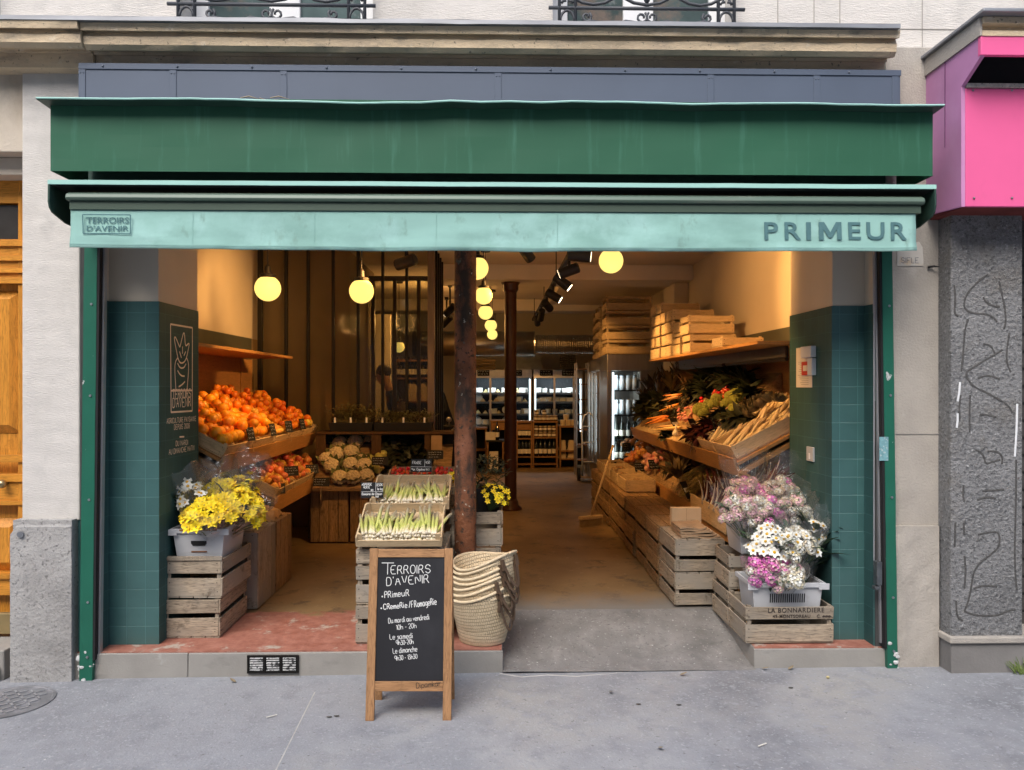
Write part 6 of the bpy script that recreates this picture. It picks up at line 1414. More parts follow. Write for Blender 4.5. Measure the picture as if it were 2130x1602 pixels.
for a, b_, s in ((800, 520, 1), (880, 540, .9), (960, 540, 1), (1050, 520, .9), (850, 600, 1), (930, 620, 1.25), (1010, 600, 1), (1090, 600, 1), (840, 690, .9), (940, 700, 1.2), (1040, 690, 1), (1120, 680, 1), (1180, 620, 1), (800, 770, .8), (900, 775, 1), (1000, 770, 1), (1190, 560, .9)): place('dark_cabbage', dkb, cpt(640 + a / 4.711, 820 + b_ / 4.711, .03), 'dark leafy cabbage heaped beside the cauliflowers', 'vegetable', 'dark cabbages beside the cauliflowers', (R(40) + rnd.uniform(-.4, .4), rnd.uniform(-.4, .4), rnd.uniform(0, 6)), s * .95)
m = MB(); p = at(908, 922, 3.0); m.box(p.x - .055, p.x + .05, 3.05, 3.053, p.z - .07, p.z + .07); solo(m, 'kraft_sheet', mk('kraft_card', (.36, .24, .13)), 'brown paper sheet pinned on the stand above the cabbages', 'paper')
# black planters on the top shelf
for i, (pa, pb, nm) in enumerate(((684, 775, 'at the fruit rack end'), (778, 899, 'at the corner post end'))):
    xa_, xb_ = X(pa, 3.15), X(pb, 3.15); t = thing('planter', f'long black planter of scruffy herbs on the stand top {nm}', 'planter', ((xa_ + xb_) / 2, 3.2, 1.166)); w_ = xb_ - xa_
    m = MB(); m.add([(-w_ / 2 + .01, -.055, 0), (w_ / 2 - .01, -.055, 0), (w_ / 2 - .01, .055, 0), (-w_ / 2 + .01, .055, 0), (-w_ / 2, -.075, .085), (w_ / 2, -.075, .085), (w_ / 2, .075, .085), (-w_ / 2, .075, .085)], [(0, 1, 2, 3), (0, 1, 5, 4), (1, 2, 6, 5), (2, 3, 7, 6), (3, 0, 4, 7), (4, 5, 6, 7)]); m.build('trough', M_blackm, t, bevel=.003)
    m = MB()
    for k in range(150 if i == 0 else 110):
        x = rnd.uniform(-.45, .45) * w_ * (1 if i else .9); h = rnd.uniform(.05, .19 if i == 0 else .12); p = Vector((x, rnd.uniform(-.05, .05), .085)); q = p + Vector((rnd.gauss(0, .05), rnd.gauss(0, .03), h)); m.tube([p, (p + q) / 2 + Vector((rnd.gauss(0, .01), 0, 0)), q], .0012, 4)
        for _ in range(5): m.leaf(p.lerp(q, rnd.uniform(.4, 1)), (rnd.gauss(0, 1), rnd.gauss(0, 1), rnd.uniform(0, 1)), (0, 0, 1), .036, .017, .2, 2)
    m.build('foliage', leafmat('herb_leaf', (.17, .145, .055)), t, fix=False)
    for k in range(3):
        m = MB(); x = (-.35 + .36 * k) * w_; m.box(x - .009, x + .009, -.07, -.068, .07, .135); m.build('plant_tag', M_whitep, t)
# ================================================================ vegetables on the right-hand rack
RN = Vector((-.93, 0, 1)).normalized(); RP0 = (RXF + .04, 1, RZF + .04)
def rp_(px, py, h): return onpl(px, py, RP0, RN) + RN * h
for i, (a, b_, lab) in enumerate(((.84, 1.30, 'nearest the teal pillar'), (1.31, 1.72, 'second from the teal pillar'))):
    tray(f'greyish wooden crate of white asparagus on the rack, {lab}', 1, RXF, RZF, a, b_, .03, .70, .10, 'pale', var=i)
    for k in range(51):
        s = .06 + .58 * (k % 17) / 17 + rnd.uniform(-.01, .01); y = a + .08 + rnd.uniform(0, .10) + (k // 17) * .11; p = slope_pt(1, RXF, RZF, y, s, .03 + .015 * (k // 17))
        place('asparagus_spear', WS[k % 3], p, f'thick white asparagus spear in the crate {lab}', 'asparagus', f'white asparagus {lab}', aim((.60 + rnd.gauss(0, .07), .28 + rnd.gauss(0, .06), .62), rnd.uniform(0, 6)), rnd.uniform(.9, 1.12))
M_rom = mk('romanesco', (.36, .37, .07), .7, .2, 14, bump=.9, bscale=90, bd=.006, ov=.15); rom = proto('romanesco_curd', f_curd(M_rom, .7))
M_art = leafmat('artichoke_scale', (.15, .12, .065)); art = leafproto('artichoke', clump(38, .065, .04, 1.5, 1, -.5, 3, .15), (M_art,))
for i, (px, py, s) in enumerate(((1466, 864, 1.1), (1486, 858, 1.1), (1503, 843, 1), (1522, 853, .8), (1543, 834, .95), (1557, 829, .95), (1543, 845, .95), (1531, 838, .9), (1540, 863, .8), (1497, 855, .9), (1475, 874, .9))):
    cauli(rp_(px, py, .07), .060 * s, (0, -TH + rnd.uniform(-.3, .3), 0), f'lime green romanesco head on the rack, {ORD[i] if i < 10 else "frontmost"} counting from the aisle', rom, False, 'romanesco')
for i, (px, py) in enumerate(((1556, 866), (1568, 858), (1580, 852), (1590, 847), (1601, 848), (1612, 844), (1624, 846), (1635, 847), (1573, 868), (1559, 876), (1587, 858))): place('artichoke', art, rp_(px, py, .05), 'brownish green artichoke piled behind the white asparagus', 'artichoke', 'artichokes behind the white asparagus', (0, -.3 + rnd.uniform(-.4, .4), i), rnd.uniform(.8, 1.05))
M_tom = fruit_mat('tomato_skin', (.68, .06, .015), rough=.22, bump=0); tom = proto('tomato', lambda a: (a.ball((0, 0, 0), 1, 14, 10, (1, 1, .85)), (M_tom, {'smooth': True}))[1])
for k in range(34):
    u = rnd.random(); px, py = 1495 + 42 * rnd.random(), 0; py = 838 - (px - 1495) * .35 + rnd.uniform(-8, 5)
    place('cherry_tomato', tom, rp_(px, py, .05 + rnd.uniform(0, .05)), 'shiny red cherry tomato heaped above the romanesco', 'tomato', 'cherry tomatoes above the romanesco', (0, 0, k), .019)
for px, py in ((1468, 838), (1470, 845), (1466, 846), (1480, 846), (1487, 848), (1493, 842)): place('cherry_tomato', tom, rp_(px, py, .06), 'red cherry tomato straying between romanesco and carrots', 'tomato', 'stray cherry tomatoes', (0, 0, px), .018)
M_rad = fruit_mat('radish_skin', (.52, .20, .16), bump=0); rad = proto('radish', f_onion(M_rad))
for k in range(60):
    if k < 42: px, py = 1421 + 30 * rnd.random(), 0; py = 858 + (1451 - px) * .1 + rnd.uniform(0, 30)
    else: px, py = 1451 + 24 * rnd.random(), 0; py = 862 - (px - 1451) * .5 + rnd.uniform(-3, 8)
    place('pink_radish', rad, rp_(px, py, .045 + rnd.uniform(0, .035)), 'small round pink radish between the carrots and the romanesco', 'radish', 'pink radishes', (rnd.uniform(-2, 2), rnd.uniform(-2, 2), 0), .0145)
M_car = fruit_mat('carrot_skin', (.72, .24, .03), bump=.2, rough=.5); M_car2 = fruit_mat('pale_carrot_skin', (.66, .44, .17), bump=.2, rough=.5)
car = [proto(n, lambda a, mm=mm: (a.tube([(0, 0, 0), (0, 0, .03), (.003, 0, .10), (0, .004, .17), (0, .004, .21)], [.008, .0125, .010, .005, .001], 8), (mm, {'smooth': True}))[1]) for n, mm in (('carrot', M_car), ('pale_carrot', M_car2))]
def carrots(px, py, n, ang, label, mix=.15, h=.06):
    t = thing('carrot_bunch', label, 'carrots', rp_(px, py, h)); d0 = Vector((-.55, .62 * math.cos(ang), -.28 + .3 * math.sin(ang)))
    for k in range(n):
        o = bpy.data.objects.new('carrot', car[1 if rnd.random() < mix else 0]); col.objects.link(o); adopt(o, t); d = d0 + Vector((rnd.gauss(0, .16), rnd.gauss(0, .16), rnd.gauss(0, .06))); o.rotation_euler = aim(d); o.location = (rnd.uniform(-.03, .03), rnd.uniform(-.03, .03), rnd.uniform(-.01, .03)); o.scale = (rnd.uniform(.85, 1.15),) * 3
    m = MB()
    for k in range(30):
        d = -d0 + Vector((rnd.gauss(0, .35), rnd.gauss(0, .35), rnd.gauss(.2, .3))); q = d.normalized() * rnd.uniform(.1, .22); m.tube([(0, 0, .01), q * .5, q], .0015, 4)
        for _ in range(4): m.leaf(q * rnd.uniform(.5, 1), (rnd.gauss(0, 1), rnd.gauss(0, 1), rnd.gauss(0, 1)), (0, 0, 1), .035, .014, .3, 2)
    m.build('carrot_tops', M_dk, t, fix=False)
carrots(1432, 838, 13, .4, 'bunch of orange and pale carrots below the bronze leaves', .35, .09)
carrots(1418, 852, 9, .2, 'bunch of carrots mostly hidden by dark salad', .3, .05)
carrots(1397, 880, 14, .1, 'bright orange carrot bunch hanging near the rack lip', .05, .06)
for px, py in ((1420, 893), (1426, 897), (1415, 899)):
    o = place('parsnip', car[1], rp_(px, py, .05), 'pale parsnip lying by the chalk sign on the rack lip', 'parsnip', 'pale parsnips', aim((-.6, .6, -.1)), 1.2)
m = MB(); m.lathe([(0, 0), (.028, .004), (.036, .022), (.025, .045), (.010, .065), (.007, .11), (0, .11)], 14); m.v = [v + rp_(1411, 913, .03) for v in m.v]; solo(m, 'garlic_bulb', mk('garlic', (.70, .62, .50), .6, .1, 20), 'single white garlic bulb on the rack lip', 'garlic', smooth=True)
LEAF = [(salad, 'salad', 'curly green salad', [(1340, 870, 1), (1352, 858, 1.1), (1362, 842, 1.1), (1345, 845, 1), (1358, 873, 1), (1370, 862, 1), (1335, 855, .9)], 'salads at the fridge end of the rack'),
        (dark, 'dark_salad', 'dark leafy salad', [(1384, 862, 1.1), (1392, 850, 1.1), (1376, 848, 1), (1400, 862, 1), (1405, 845, 1), (1390, 836, 1), (1372, 832, 1), (1410, 828, 1), (1395, 908, .7), (1388, 916, .6), (1500, 878, 1), (1515, 872, 1), (1530, 880, .9), (1545, 875, .9), (1485, 886, .9)], 'dark salads on the rack'),
        (chard, 'chard_bunch', 'bronze chard bunch standing upright', [(1352, 822, .9), (1366, 816, .95), (1381, 812, 1), (1396, 806, 1), (1410, 800, 1.05), (1424, 796, 1.1), (1438, 794, 1.1), (1450, 800, 1), (1373, 828, .9), (1402, 818, 1), (1430, 812, 1), (1345, 838, .8)], 'bronze chard bunches along the back of the rack'),
        (kale[0], 'kale_bunch', 'dark curly kale bunch', [(1462, 825, 1.1), (1478, 812, 1.2), (1495, 800, 1.2), (1510, 790, 1.2), (1490, 785, 1.1), (1525, 795, 1.1), (1545, 805, 1), (1560, 812, 1), (1470, 800, 1.1), (1508, 812, 1), (1535, 812, 1), (1566, 828, .8), (1450, 828, .9), (1482, 824, .9)], 'kale bunches heaped under the hood'),
        (red, 'red_salad', 'dark red salad head', [(1452, 912, 1), (1466, 916, 1.1), (1480, 912, 1.1), (1490, 900, 1), (1474, 900, 1), (1460, 902, .9), (1500, 892, .9)], 'dark red salads at the street end of the rack')]
for me, nm, lab, pts, grp in LEAF:
    for i, (px, py, s) in enumerate(pts):
        h = {'kale_bunch': .05, 'chard_bunch': .03}.get(nm, .03); s *= {'kale_bunch': 1.25, 'chard_bunch': 1.15, 'salad': 1.3, 'dark_salad': 1.3, 'red_salad': 1.25}[nm]; o = place(nm, me, rp_(px, py, h), lab + ', one of the heap ' + {'salad': 'by the steel fridge', 'dark_salad': 'among the carrots', 'chard_bunch': 'along the wall', 'kale_bunch': 'under the lamp tube', 'red_salad': 'beside the white asparagus'}[nm], 'vegetable', grp, (rnd.uniform(-.3, .3), -TH * .6 + rnd.uniform(-.3, .3), rnd.uniform(0, 6)), s)
for i, (px, py, s) in enumerate(((1505, 778, 1.15), (1515, 772, 1.0))): place('kale_bunch', kale[1], rp_(px, py, .02) , 'dark curly kale bunch crowning the heap under the lamp tube', 'vegetable', 'kale at the crown of the heap', (0, -.4, i), s)
# paper lining and signs along the lip
m = MB(); m.grid(lambda u, v: tuple(slope_pt(1, RXF, RZF, 1.75 + u * 2.9, -.005 + v * .16, .022 + (.05 * (1 - v) * abs(noise.noise((u * 16, 0, 3))) + .015 * noise.noise((u * 40, v * 4, 1))))), 110, 5)
solo(m, 'paper_lining', mk('crumpled_kraft', (.50, .36, .20), .8, .2, 9, bump=.6, bscale=30), 'crumpled brown paper lining along the lip of the vegetable rack', 'paper', fix=False)
for i, (px, py, rz) in enumerate(((1415, 898, .75), (1455, 902, .8))): price_sign(rp_(px, py, .03), .10, .12, rz, -.55, f'black sign with a pale stripe on the rack lip, {"by the carrots" if i == 0 else "by the radishes"}', strip=True)
price_sign(rp_(1497, 905, .04), .05, .13, 1.0, -.3, 'narrow black chalk sign by the white asparagus crate')
m = MB(); m.cyl((2.02, 1.0, 1.79), (2.02, 2.4, 1.79), .014, n=10); m.cyl((2.02, 2.5, 1.79), (2.02, 4.1, 1.79), .014, n=10); m.box(2.01, 2.03, 1.0, 4.1, 1.803, 1.883)
solo(m, 'lamp_tube', mk('dull_tube', (.09, .075, .06), .35, .1, 9, metal=.6), 'unlit metal lamp tube under the hood of the vegetable rack', 'lamp')
# ---------------------------------------------------------------- low shelf and row top on the right
P2 = (LXR, 1, LZR); RN2 = Vector((-.88, 0, 1)).normalized()
def lp(px, py, h): return onpl(px, py, P2, RN2) + RN2 * h
on1, on2 = proto('pink_onion', f_onion(M_on)), proto('yellow_onion', f_onion(M_on2))
for k in range(46): px = 1312 + 40 * rnd.random(); py = 965 - (px - 1312) * .55 + rnd.uniform(-8, 8); place('yellow_onion', on2, lp(px, py, .05 + rnd.uniform(0, .05)), 'yellow orange onion heaped on the low shelf below the fridge door', 'onion', 'yellow onions', (rnd.uniform(-2, 2), rnd.uniform(-2, 2), 0), .031)
for k in range(42): px = 1352 + 42 * rnd.random(); py = 975 - (px - 1352) * .5 + rnd.uniform(-12, 14); place('pink_onion', on1, lp(px, py, .05 + rnd.uniform(0, .06)), 'pink onion heaped on the low shelf beside the yellow onions', 'onion', 'pink onions', (rnd.uniform(-2, 2), rnd.uniform(-2, 2), 0), .030)
M_pot = mk('sweet_potato', (.38, .19, .08), .7, .25, 12, ov=.2); spt = proto('sweet_potato', lambda a: (a.ball((0, 0, 0), 1, 12, 8, (2.2, .85, .8), .25, 2), (M_pot, {'smooth': True}))[1])
for k in range(12): place('sweet_potato', spt, lp(1302 + 34 * rnd.random(), 930 - 10 * rnd.random() + k * .6, .06), 'brown sweet potato behind the yellow onions', 'sweet potato', 'sweet potatoes', (0, -.4, 1 + rnd.uniform(-.4, .4)), .035)
for i, (px, py) in enumerate(((1400, 985), (1412, 975), (1424, 968), (1410, 995), (1428, 985), (1440, 978), (1432, 962), (1420, 1004))): place('leek_top', chard if i % 2 else dark, lp(px, py, .05), 'dark green leafy bunch between the pink onions and the beans', 'vegetable', 'dark leafy bunches on the low shelf', (0, -.5, i), .9)
M_bean = leafmat('dry_bean', (.26, .19, .065))
def f_beans(a, mat, rib):
    for k in range(90):
        p = Vector((rnd.gauss(0, .035), rnd.gauss(0, .05), rnd.uniform(0, .05))); d = Vector((-.75 + rnd.gauss(0, .25), -.35 + rnd.gauss(0, .3), .1 + rnd.gauss(0, .22))).normalized() * rnd.uniform(.10, .17); a.tube([p - d * .5, p + Vector((0, 0, .012)), p + d * .5 - Vector((0, 0, .01))], [.002, .0034, .001], 5)
beans = leafproto('beans', f_beans, (M_bean,))
for i, (px, py) in enumerate(((1438, 1020), (1450, 1008), (1462, 998), (1475, 990), (1490, 985), (1455, 1025), (1470, 1014), (1486, 1005), (1502, 998), (1518, 992), (1500, 1014), (1446, 1034))): place('bean_bundle', beans, lp(px, py, .05), 'straw coloured bundle of thin beans on the low shelf', 'beans', 'bean bundles', (0, -.4, rnd.uniform(-.5, .5)), 1.0)
M_trib = mk('radicchio_rib', (.72, .66, .54), .45, .1, 20)
def f_trev(a, mat, rib):
    for k in range(15):
        an = k * 2.4; t = (k + 1) / 15; d = Vector((math.cos(an) * .30 * t, math.sin(an) * .30 * t, 1)); o = Vector((math.cos(an), math.sin(an), 0)) * .02 * t; l_ = .24 * rnd.uniform(.8, 1.05)
        a.cur = 0; a.leaf(o, d, (math.cos(an), math.sin(an), .3), l_, .05, -.35, 5); a.cur = 1; up = Vector((math.cos(an), math.sin(an), .3)); aa = d.cross(up).normalized(); u = aa.cross(d.normalized()).normalized()
        pts = [o + d.normalized() * (l_ * q) + u * (.35 * l_ * q * q + .003) for q in (0, .25, .5, .75, .92)]; a.tube(pts, [.011, .009, .006, .003, .001], 6)
trev = leafproto('radicchio', f_trev, (M_redl, M_trib))
for i, (px, py, rz, tl) in enumerate(((1478, 1062, .3, .9), (1490, 1072, .5, .95), (1502, 1056, .2, 1.0), (1515, 1046, .4, 1.05), (1528, 1040, .3, 1.0), (1545, 1035, .2, .9), (1560, 1028, .5, .9), (1500, 1078, .4, .9), (1530, 1060, .6, .9), (1580, 1030, .5, .8), (1600, 1035, .3, .7), (1565, 1045, .3, .8))): place('radicchio', trev, lp(px, py, .06), 'dark red radicchio with white ribs heaped behind the pink flowers', 'radicchio', 'radicchio heap', aim((.30 + .25 * math.sin(i * 2.1), -.30 + .4 * rz, tl * .8), i), 1.0)
m = MB(); m.box(1.55, 1.568, .86, 1.80, RT + .01, RT + .16, .003); solo(m, 'crate_board', wm('new', 'y'), 'bright pine board holding back the radicchio', 'board', bevel=.002)
for i, (px, py) in enumerate(((1312, 945), (1290, 985), (1340, 990), (1370, 985))): price_sign(lp(px, py, .06), .12, .10, .35, -.35, f'black chalk price sign on the low shelf, {["by the sweet potatoes", "over the front trays", "under the yellow onions", "under the pink onions"][i]}')
price_sign(lp(1443, 1045, .04), .09, .15, .8, -.5, 'black sign with a pale stripe before the beans', strip=True)
price_sign(lp(1318, 965, .05), .12, .09, .6, -1.0, 'black sign with a pale stripe lying on the yellow onions', strip=True)
rt = RT
for i, y in enumerate((3.22, 3.74, 4.26, 4.8)): crate(f'pine tray on top of the aisle crates, {["nearest the street", "second from the street", "third from the street", "by the steel fridge"][i]}', (1.375, y, rt + .012), (0, 0, Q), Lc=.48, W=.29, H=.115, n=1, style='new', name='fruit_tray', var=i)
M_root = mk('brown_root', (.34, .21, .10), .85, .3, 14, ov=.2); rootm = proto('root', lambda a: (a.ball((0, 0, 0), 1, 10, 7, (1.3, .9, .8), .4, 2.5), (M_root, {'smooth': True}))[1])
for i, y in enumerate((3.22, 3.74, 4.26, 4.8)):
    for k in range(11): place('brown_root', rootm, (1.375 + rnd.uniform(-.10, .10), y + rnd.uniform(-.19, .19), rt + .05 + rnd.uniform(0, .03)), f'brown root vegetable in the pine tray {["nearest the street", "second along", "third along", "by the fridge"][i]}', 'root vegetable', f'roots in tray {["a", "b", "c", "d"][i]}', (k, 0, k), rnd.uniform(.03, .042))
m = MB(); m.box(0, .21, 0, .06, 0, .125); m.v = [v + Vector((1.245, 1.12, rt + .025)) for v in m.v]; kb = solo(m, 'card_box', mk('pale_kraft', (.56, .42, .27), .85, .1, 8), 'pale brown cardboard box on the nearest aisle crate', 'box', bevel=.002)
m = MB(); m.box(-.001, .0005, -.031, -.0302, .002, .123); scrawl(m, (-.06, -.031, .03), (1, 0, 0), (0, 0, 1), (0, -1, 0), .035, .008, .002); scrawl(m, (.03, -.031, .035), (1, 0, 0), (0, 0, 1), (0, -1, 0), .045, .008, .002); m.build('print', mk('brown_ink', (.2, .13, .07)), kb)
for k in range(5):
    m = MB(); m.grid(lambda u, v: (1.235 + u * (.26 - .02 * k), .80 + v * .27 + .01 * k, rt + .008 + k * .013 + .012 * noise.noise((u * 2 + k, v * 2, k)) + .03 * max(0, u - .75)), 10, 8); o = solo(m, 'paper_bag_bundle', mk('brown_bag_paper', (.33, .235, .15), .85, .25, 12), f'brown paper bags piled on the nearest aisle crate, sheet {["at the bottom", "second up", "third up", "fourth up", "on top"][k]}', 'paper bags', fix=False); s_ = o.modifiers.new('thick', 'SOLIDIFY'); s_.thickness = .009
# box and bag on the upright crates
m = MB(); m.box(-.13, .10, -.12, .1, 0, .10, .004); m.v = [v + Vector((-1.72, .95, FZ + .512)) for v in m.v]; solo(m, 'card_box', mk('pale_kraft', (.56, .42, .27)), 'pale brown box on the grey crate standing on end', 'box', bevel=.002)
m = MB(); m.grid(lambda u, v: (-1.70 + (u - .5) * .22 + .02 * noise.noise((u * 4, v * 4, 1)), 1.36 + (v - .5) * .3, FZ + .515 + .085 * math.sin(math.pi * u) ** .5 * math.sin(math.pi * v) ** .4 + .02 * noise.noise((u * 6, v * 5, 4))), 16, 14); solo(m, 'crumpled_bag', mk('bag_kraft', (.40, .24, .11), .8, .2, 10, bump=.7, bscale=25), 'crumpled brown paper bag on the brown crate standing on end', 'bag', fix=False)

# ---------------------------------------------------------------- crates on the hood and on the fridge
HZ = 1.906
for c in range(4):
    for l in range(5 if c > 1 else 4):
        crate(f'small bright pine box stacked on the hood, column {["nearest the street", "second", "third", "farthest back"][c]}, {["bottom", "second", "third", "fourth", "top"][l]} of the pile', (1.96 + rnd.uniform(-.008, .008), 3.45 + c * .265 + rnd.uniform(-.006, .006), HZ + .008 + l * .119), (0, 0, rnd.uniform(-.04, .04)), Lc=.42, W=.245, H=.100, n=1, style='pale', name='pine_box', var=(c + l) % 3)
for l in range(3): crate(f'pine box with slotted ends on the hood between the piles, {["bottom", "middle", "top"][l]} one', (1.95, 3.14, HZ + .008 + l * .106), (0, 0, .02), Lc=.40, W=.27, H=.094, n=1 if l != 1 else 2, style='pale', name='pine_box', var=l)
for l in range(2): crate(f'slatted pale crate facing the street on the hood, {["lower", "upper"][l]} one', (1.955 + .01 - .02 * l, 2.76, HZ + .009 + l * .172), (0, 0, -.015 + .03 * l), Lc=.42, W=.30, H=.16, n=2, style='pale', name='pine_box', var=l + 4)
crate('shallow pale tray alone at the street end of the hood', (1.925, 1.80, HZ + .009), (0, 0, .03), Lc=.33, W=.26, H=.075, n=1, style='pale', name='pine_box')
ft = Z(737, 5.95) + .008
for c in range(1):
    for l in range(4): crate(f'slatted brown crate on the steel fridge facing the street, {["bottom", "second", "third", "top"][l]} of the pile', (1.79, 6.2, ft + .01 + l * .195), (0, 0, rnd.uniform(-.03, .03)), Lc=.62, W=.42, H=.183, n=2, style='new', name='slatted_crate', var=l % 2)
ft2 = Z(745, 6.95) + .008
for c, (x, y) in enumerate(((1.72, 7.15), (1.75, 7.65), (1.78, 8.0))):
    for l in range(5 if c != 1 else 4): crate(f'slatted brown crate on the far steel fridges, pile {["nearest", "middle", "farthest"][c]}, {["bottom", "second", "third", "fourth", "top"][l]} one', (x, y, ft2 + .01 + l * .15), (0, 0, rnd.uniform(-.03, .03)), Lc=.42, W=.30 if c else .42, H=.138, n=2, style='new', name='slatted_crate', var=(l + c) % 2)
# broom
p0 = Vector((1.0, 3.78, FZ + .10)); p1 = Vector((1.245, 3.83, .98)); t = thing('broom', 'wooden broom leaning on the aisle crates, head on the floor', 'broom', p0)
m = MB(); m.tube([(0, 0, 0), p1 - p0], .013, 10); m.build('handle', wm('new', 'z'), t, smooth=True)
m = MB(); m.M = Matrix.Rotation(.5, 4, 'Z'); m.box(-.14, .14, -.03, .03, -.03, .012); m.build('head', wm('new', 'x'), t, bevel=.008)
m = MB(); m.M = Matrix.Rotation(.5, 4, 'Z')
for i in range(16):
    for k in range(4): m.tube([(-.13 + i * .0173, -.022 + k * .0147, -.03), (-.132 + i * .0176, -.026 + k * .017, -.098)], .004, 4)
m.build('bristles', mk('bristle', (.35, .24, .12), .9, .3, 20), t)
# ================================================================ flowers
M_cello = film('cellophane', (.98, .985, .985), .10, .028, bump=1.0, bscale=18, rough=.10)
M_stem = leafmat('flower_stem', (.045, .085, .028)); M_gl = leafmat('flower_leaf', (.040, .075, .035))
def petals(n, ln, wd, tilt, bend, centre, ctr_h=.25, mats=None, layers=1):
    def f(a):
        for L_ in range(layers):
            for k in range(n):
                an = k * 6.283 / n + L_ * .5; tl = tilt + L_ * .35; d = Vector((math.cos(an) * math.cos(tl), math.sin(an) * math.cos(tl), math.sin(tl))); a.leaf((math.cos(an) * .06 * ln, math.sin(an) * .06 * ln, 0), d, (-math.cos(an) * math.sin(tl), -math.sin(an) * math.sin(tl), math.cos(tl)), ln * (1 - .2 * L_) * rnd.uniform(.9, 1.08), wd, bend, 4)
        a.cur = 1; a.ball((0, 0, ctr_h * ln * .4), centre, 8, 6, (1, 1, .8)); a.tube([(0, 0, 0), (0, 0, -ln * .9)], ln * .06, 5)
        return mats, {'smooth': True, 'fix': False}
    return f
def pet(name, c, **k): return mk(name, c, rough=.6, var=.12, scale=30, ov=.15, oh=.012, island=.12, **k)
M_yel = pet('yellow_petal', (.88, .66, .02)); M_whi = pet('white_petal', (.80, .80, .74)); M_pk = pet('magenta_petal', (.76, .20, .55)); M_pk2 = pet('pale_pink_petal', (.82, .52, .58)); M_crm = pet('cream_petal', (.74, .66, .48))
M_eye = mk('flower_eye', (.72, .42, .02), .8, .2, 40); M_eye2 = mk('flower_eye_green', (.40, .36, .08), .8, .2, 40)
B_yel = proto('yellow_bloom', petals(6, .038, .020, .45, .12, .005, .9, [M_yel, M_eye2], 2)); B_ysm = proto('small_yellow_bloom', petals(6, .022, .013, .45, .12, .003, .9, [M_yel, M_eye2])); B_whi = proto('white_bloom', petals(6, .030, .022, .35, .2, .0085, .5, [M_whi, M_eye])); B_wsm = proto('white_freesia', petals(6, .021, .014, .9, -.2, .004, 1., [M_whi, M_eye2]))
def cluster(c_main, c_alt): 
    def f(a):
        for k in range(26):
            z = 1 - (k + .5) / 26 * 1.1; rr = math.sqrt(max(0, 1 - z * z)); an = k * 2.4; q = Vector((rr * math.cos(an), rr * math.sin(an), z * .7)) * .03; a.cur = 0 if rnd.random() < .62 else 1
            for j in range(5): aj = j * 1.2566; n_ = q.normalized(); u = n_.orthogonal().normalized(); w_ = n_.cross(u); d = u * math.cos(aj) + w_ * math.sin(aj) + n_ * .35; a.leaf(q, d, n_, .011, .009, .15, 2)
        a.cur = 2; a.tube([(0, 0, .02), (0, 0, -.05)], .002, 5); return [c_main, c_alt, M_stem], {'smooth': True, 'fix': False}
    return f
B_pk = proto('magenta_cluster', cluster(M_pk, M_pk2)); B_pc = proto('pink_cluster', cluster(M_pk2, M_crm)); B_cr = proto('cream_cluster', cluster(M_crm, M_whi))
def bouquet(label, base_, d, ln, rad, n, blooms, leaves=26, sleeve=True, flare=1.25, face=.5, low=.0, lv=.10):
    """a wrapped bunch: stems from the base, blossoms over a dome, cellophane cone around them"""
    base_ = Vector(base_); d = Vector(d).normalized(); u = d.orthogonal().normalized(); w_ = d.cross(u); t = thing('flower_bouquet', label, 'flowers', base_)
    m = MB(); spots = []
    for k in range(n):
        rr = rad * math.sqrt((k + .5) / n) * 1.0; an = k * 2.39996 + rnd.uniform(-.25, .25); h = ln * (1 - .30 * (rr / rad) ** 2) + rnd.uniform(-.035, .015) - low * rnd.random(); p = d * h + (u * math.cos(an) + w_ * math.sin(an)) * rr
        spots.append(p); m.tube([(u * math.cos(an) + w_ * math.sin(an)) * rr * .12, p * .55, p - d * .01], .0024, 5)
    m.build('stems', M_stem, t)
    m = MB()
    for k in range(leaves):
        an = rnd.uniform(0, 6.283); rr = rad * rnd.uniform(.2, .95); h = ln * rnd.uniform(.25, .85); p = d * h + (u * math.cos(an) + w_ * math.sin(an)) * rr * (h / ln); m.leaf(p, d + (u * math.cos(an) + w_ * math.sin(an)) * rnd.uniform(.3, 1.2), d, lv * rnd.uniform(.6, 1.2), lv * .28, .3, 3)
    m.build('leaves', M_gl, t, fix=False)
    for p in spots:
        ax = (p - d * ln * .35).normalized(); ax = (ax + Vector((0, -face, face * .4)) + Vector((rnd.gauss(0, .22), rnd.gauss(0, .22), rnd.gauss(0, .22)))).normalized(); o = bpy.data.objects.new('blossom', blooms[rnd.randrange(len(blooms))]); col.objects.link(o); adopt(o, t); o.location = p; o.rotation_euler = aim(ax, rnd.uniform(0, 6)); o.scale = (rnd.uniform(.85, 1.15),) * 3
    if sleeve:
        m = MB()
        def cone(a_, v): 
            an = a_ * 6.283; h = v * ln * flare; rr = (.035 + (rad * 1.12 - .035) * min(1, v * 1.15) ** .8) * (1 + .07 * math.sin(an * 5 + v * 3) * v + .08 * noise.noise((math.cos(an) * 2, math.sin(an) * 2, v * 3))) ; h += (.035 * noise.noise((math.cos(an) * 3, math.sin(an) * 3, 7)) + .02 * math.sin(an * 4)) * v
            return tuple(d * h + (u * math.cos(an) + w_ * math.sin(an)) * rr)
        m.grid(cone, 44, 14); m.build('sleeve', M_cello, t, smooth=True, fix=False)
    return t
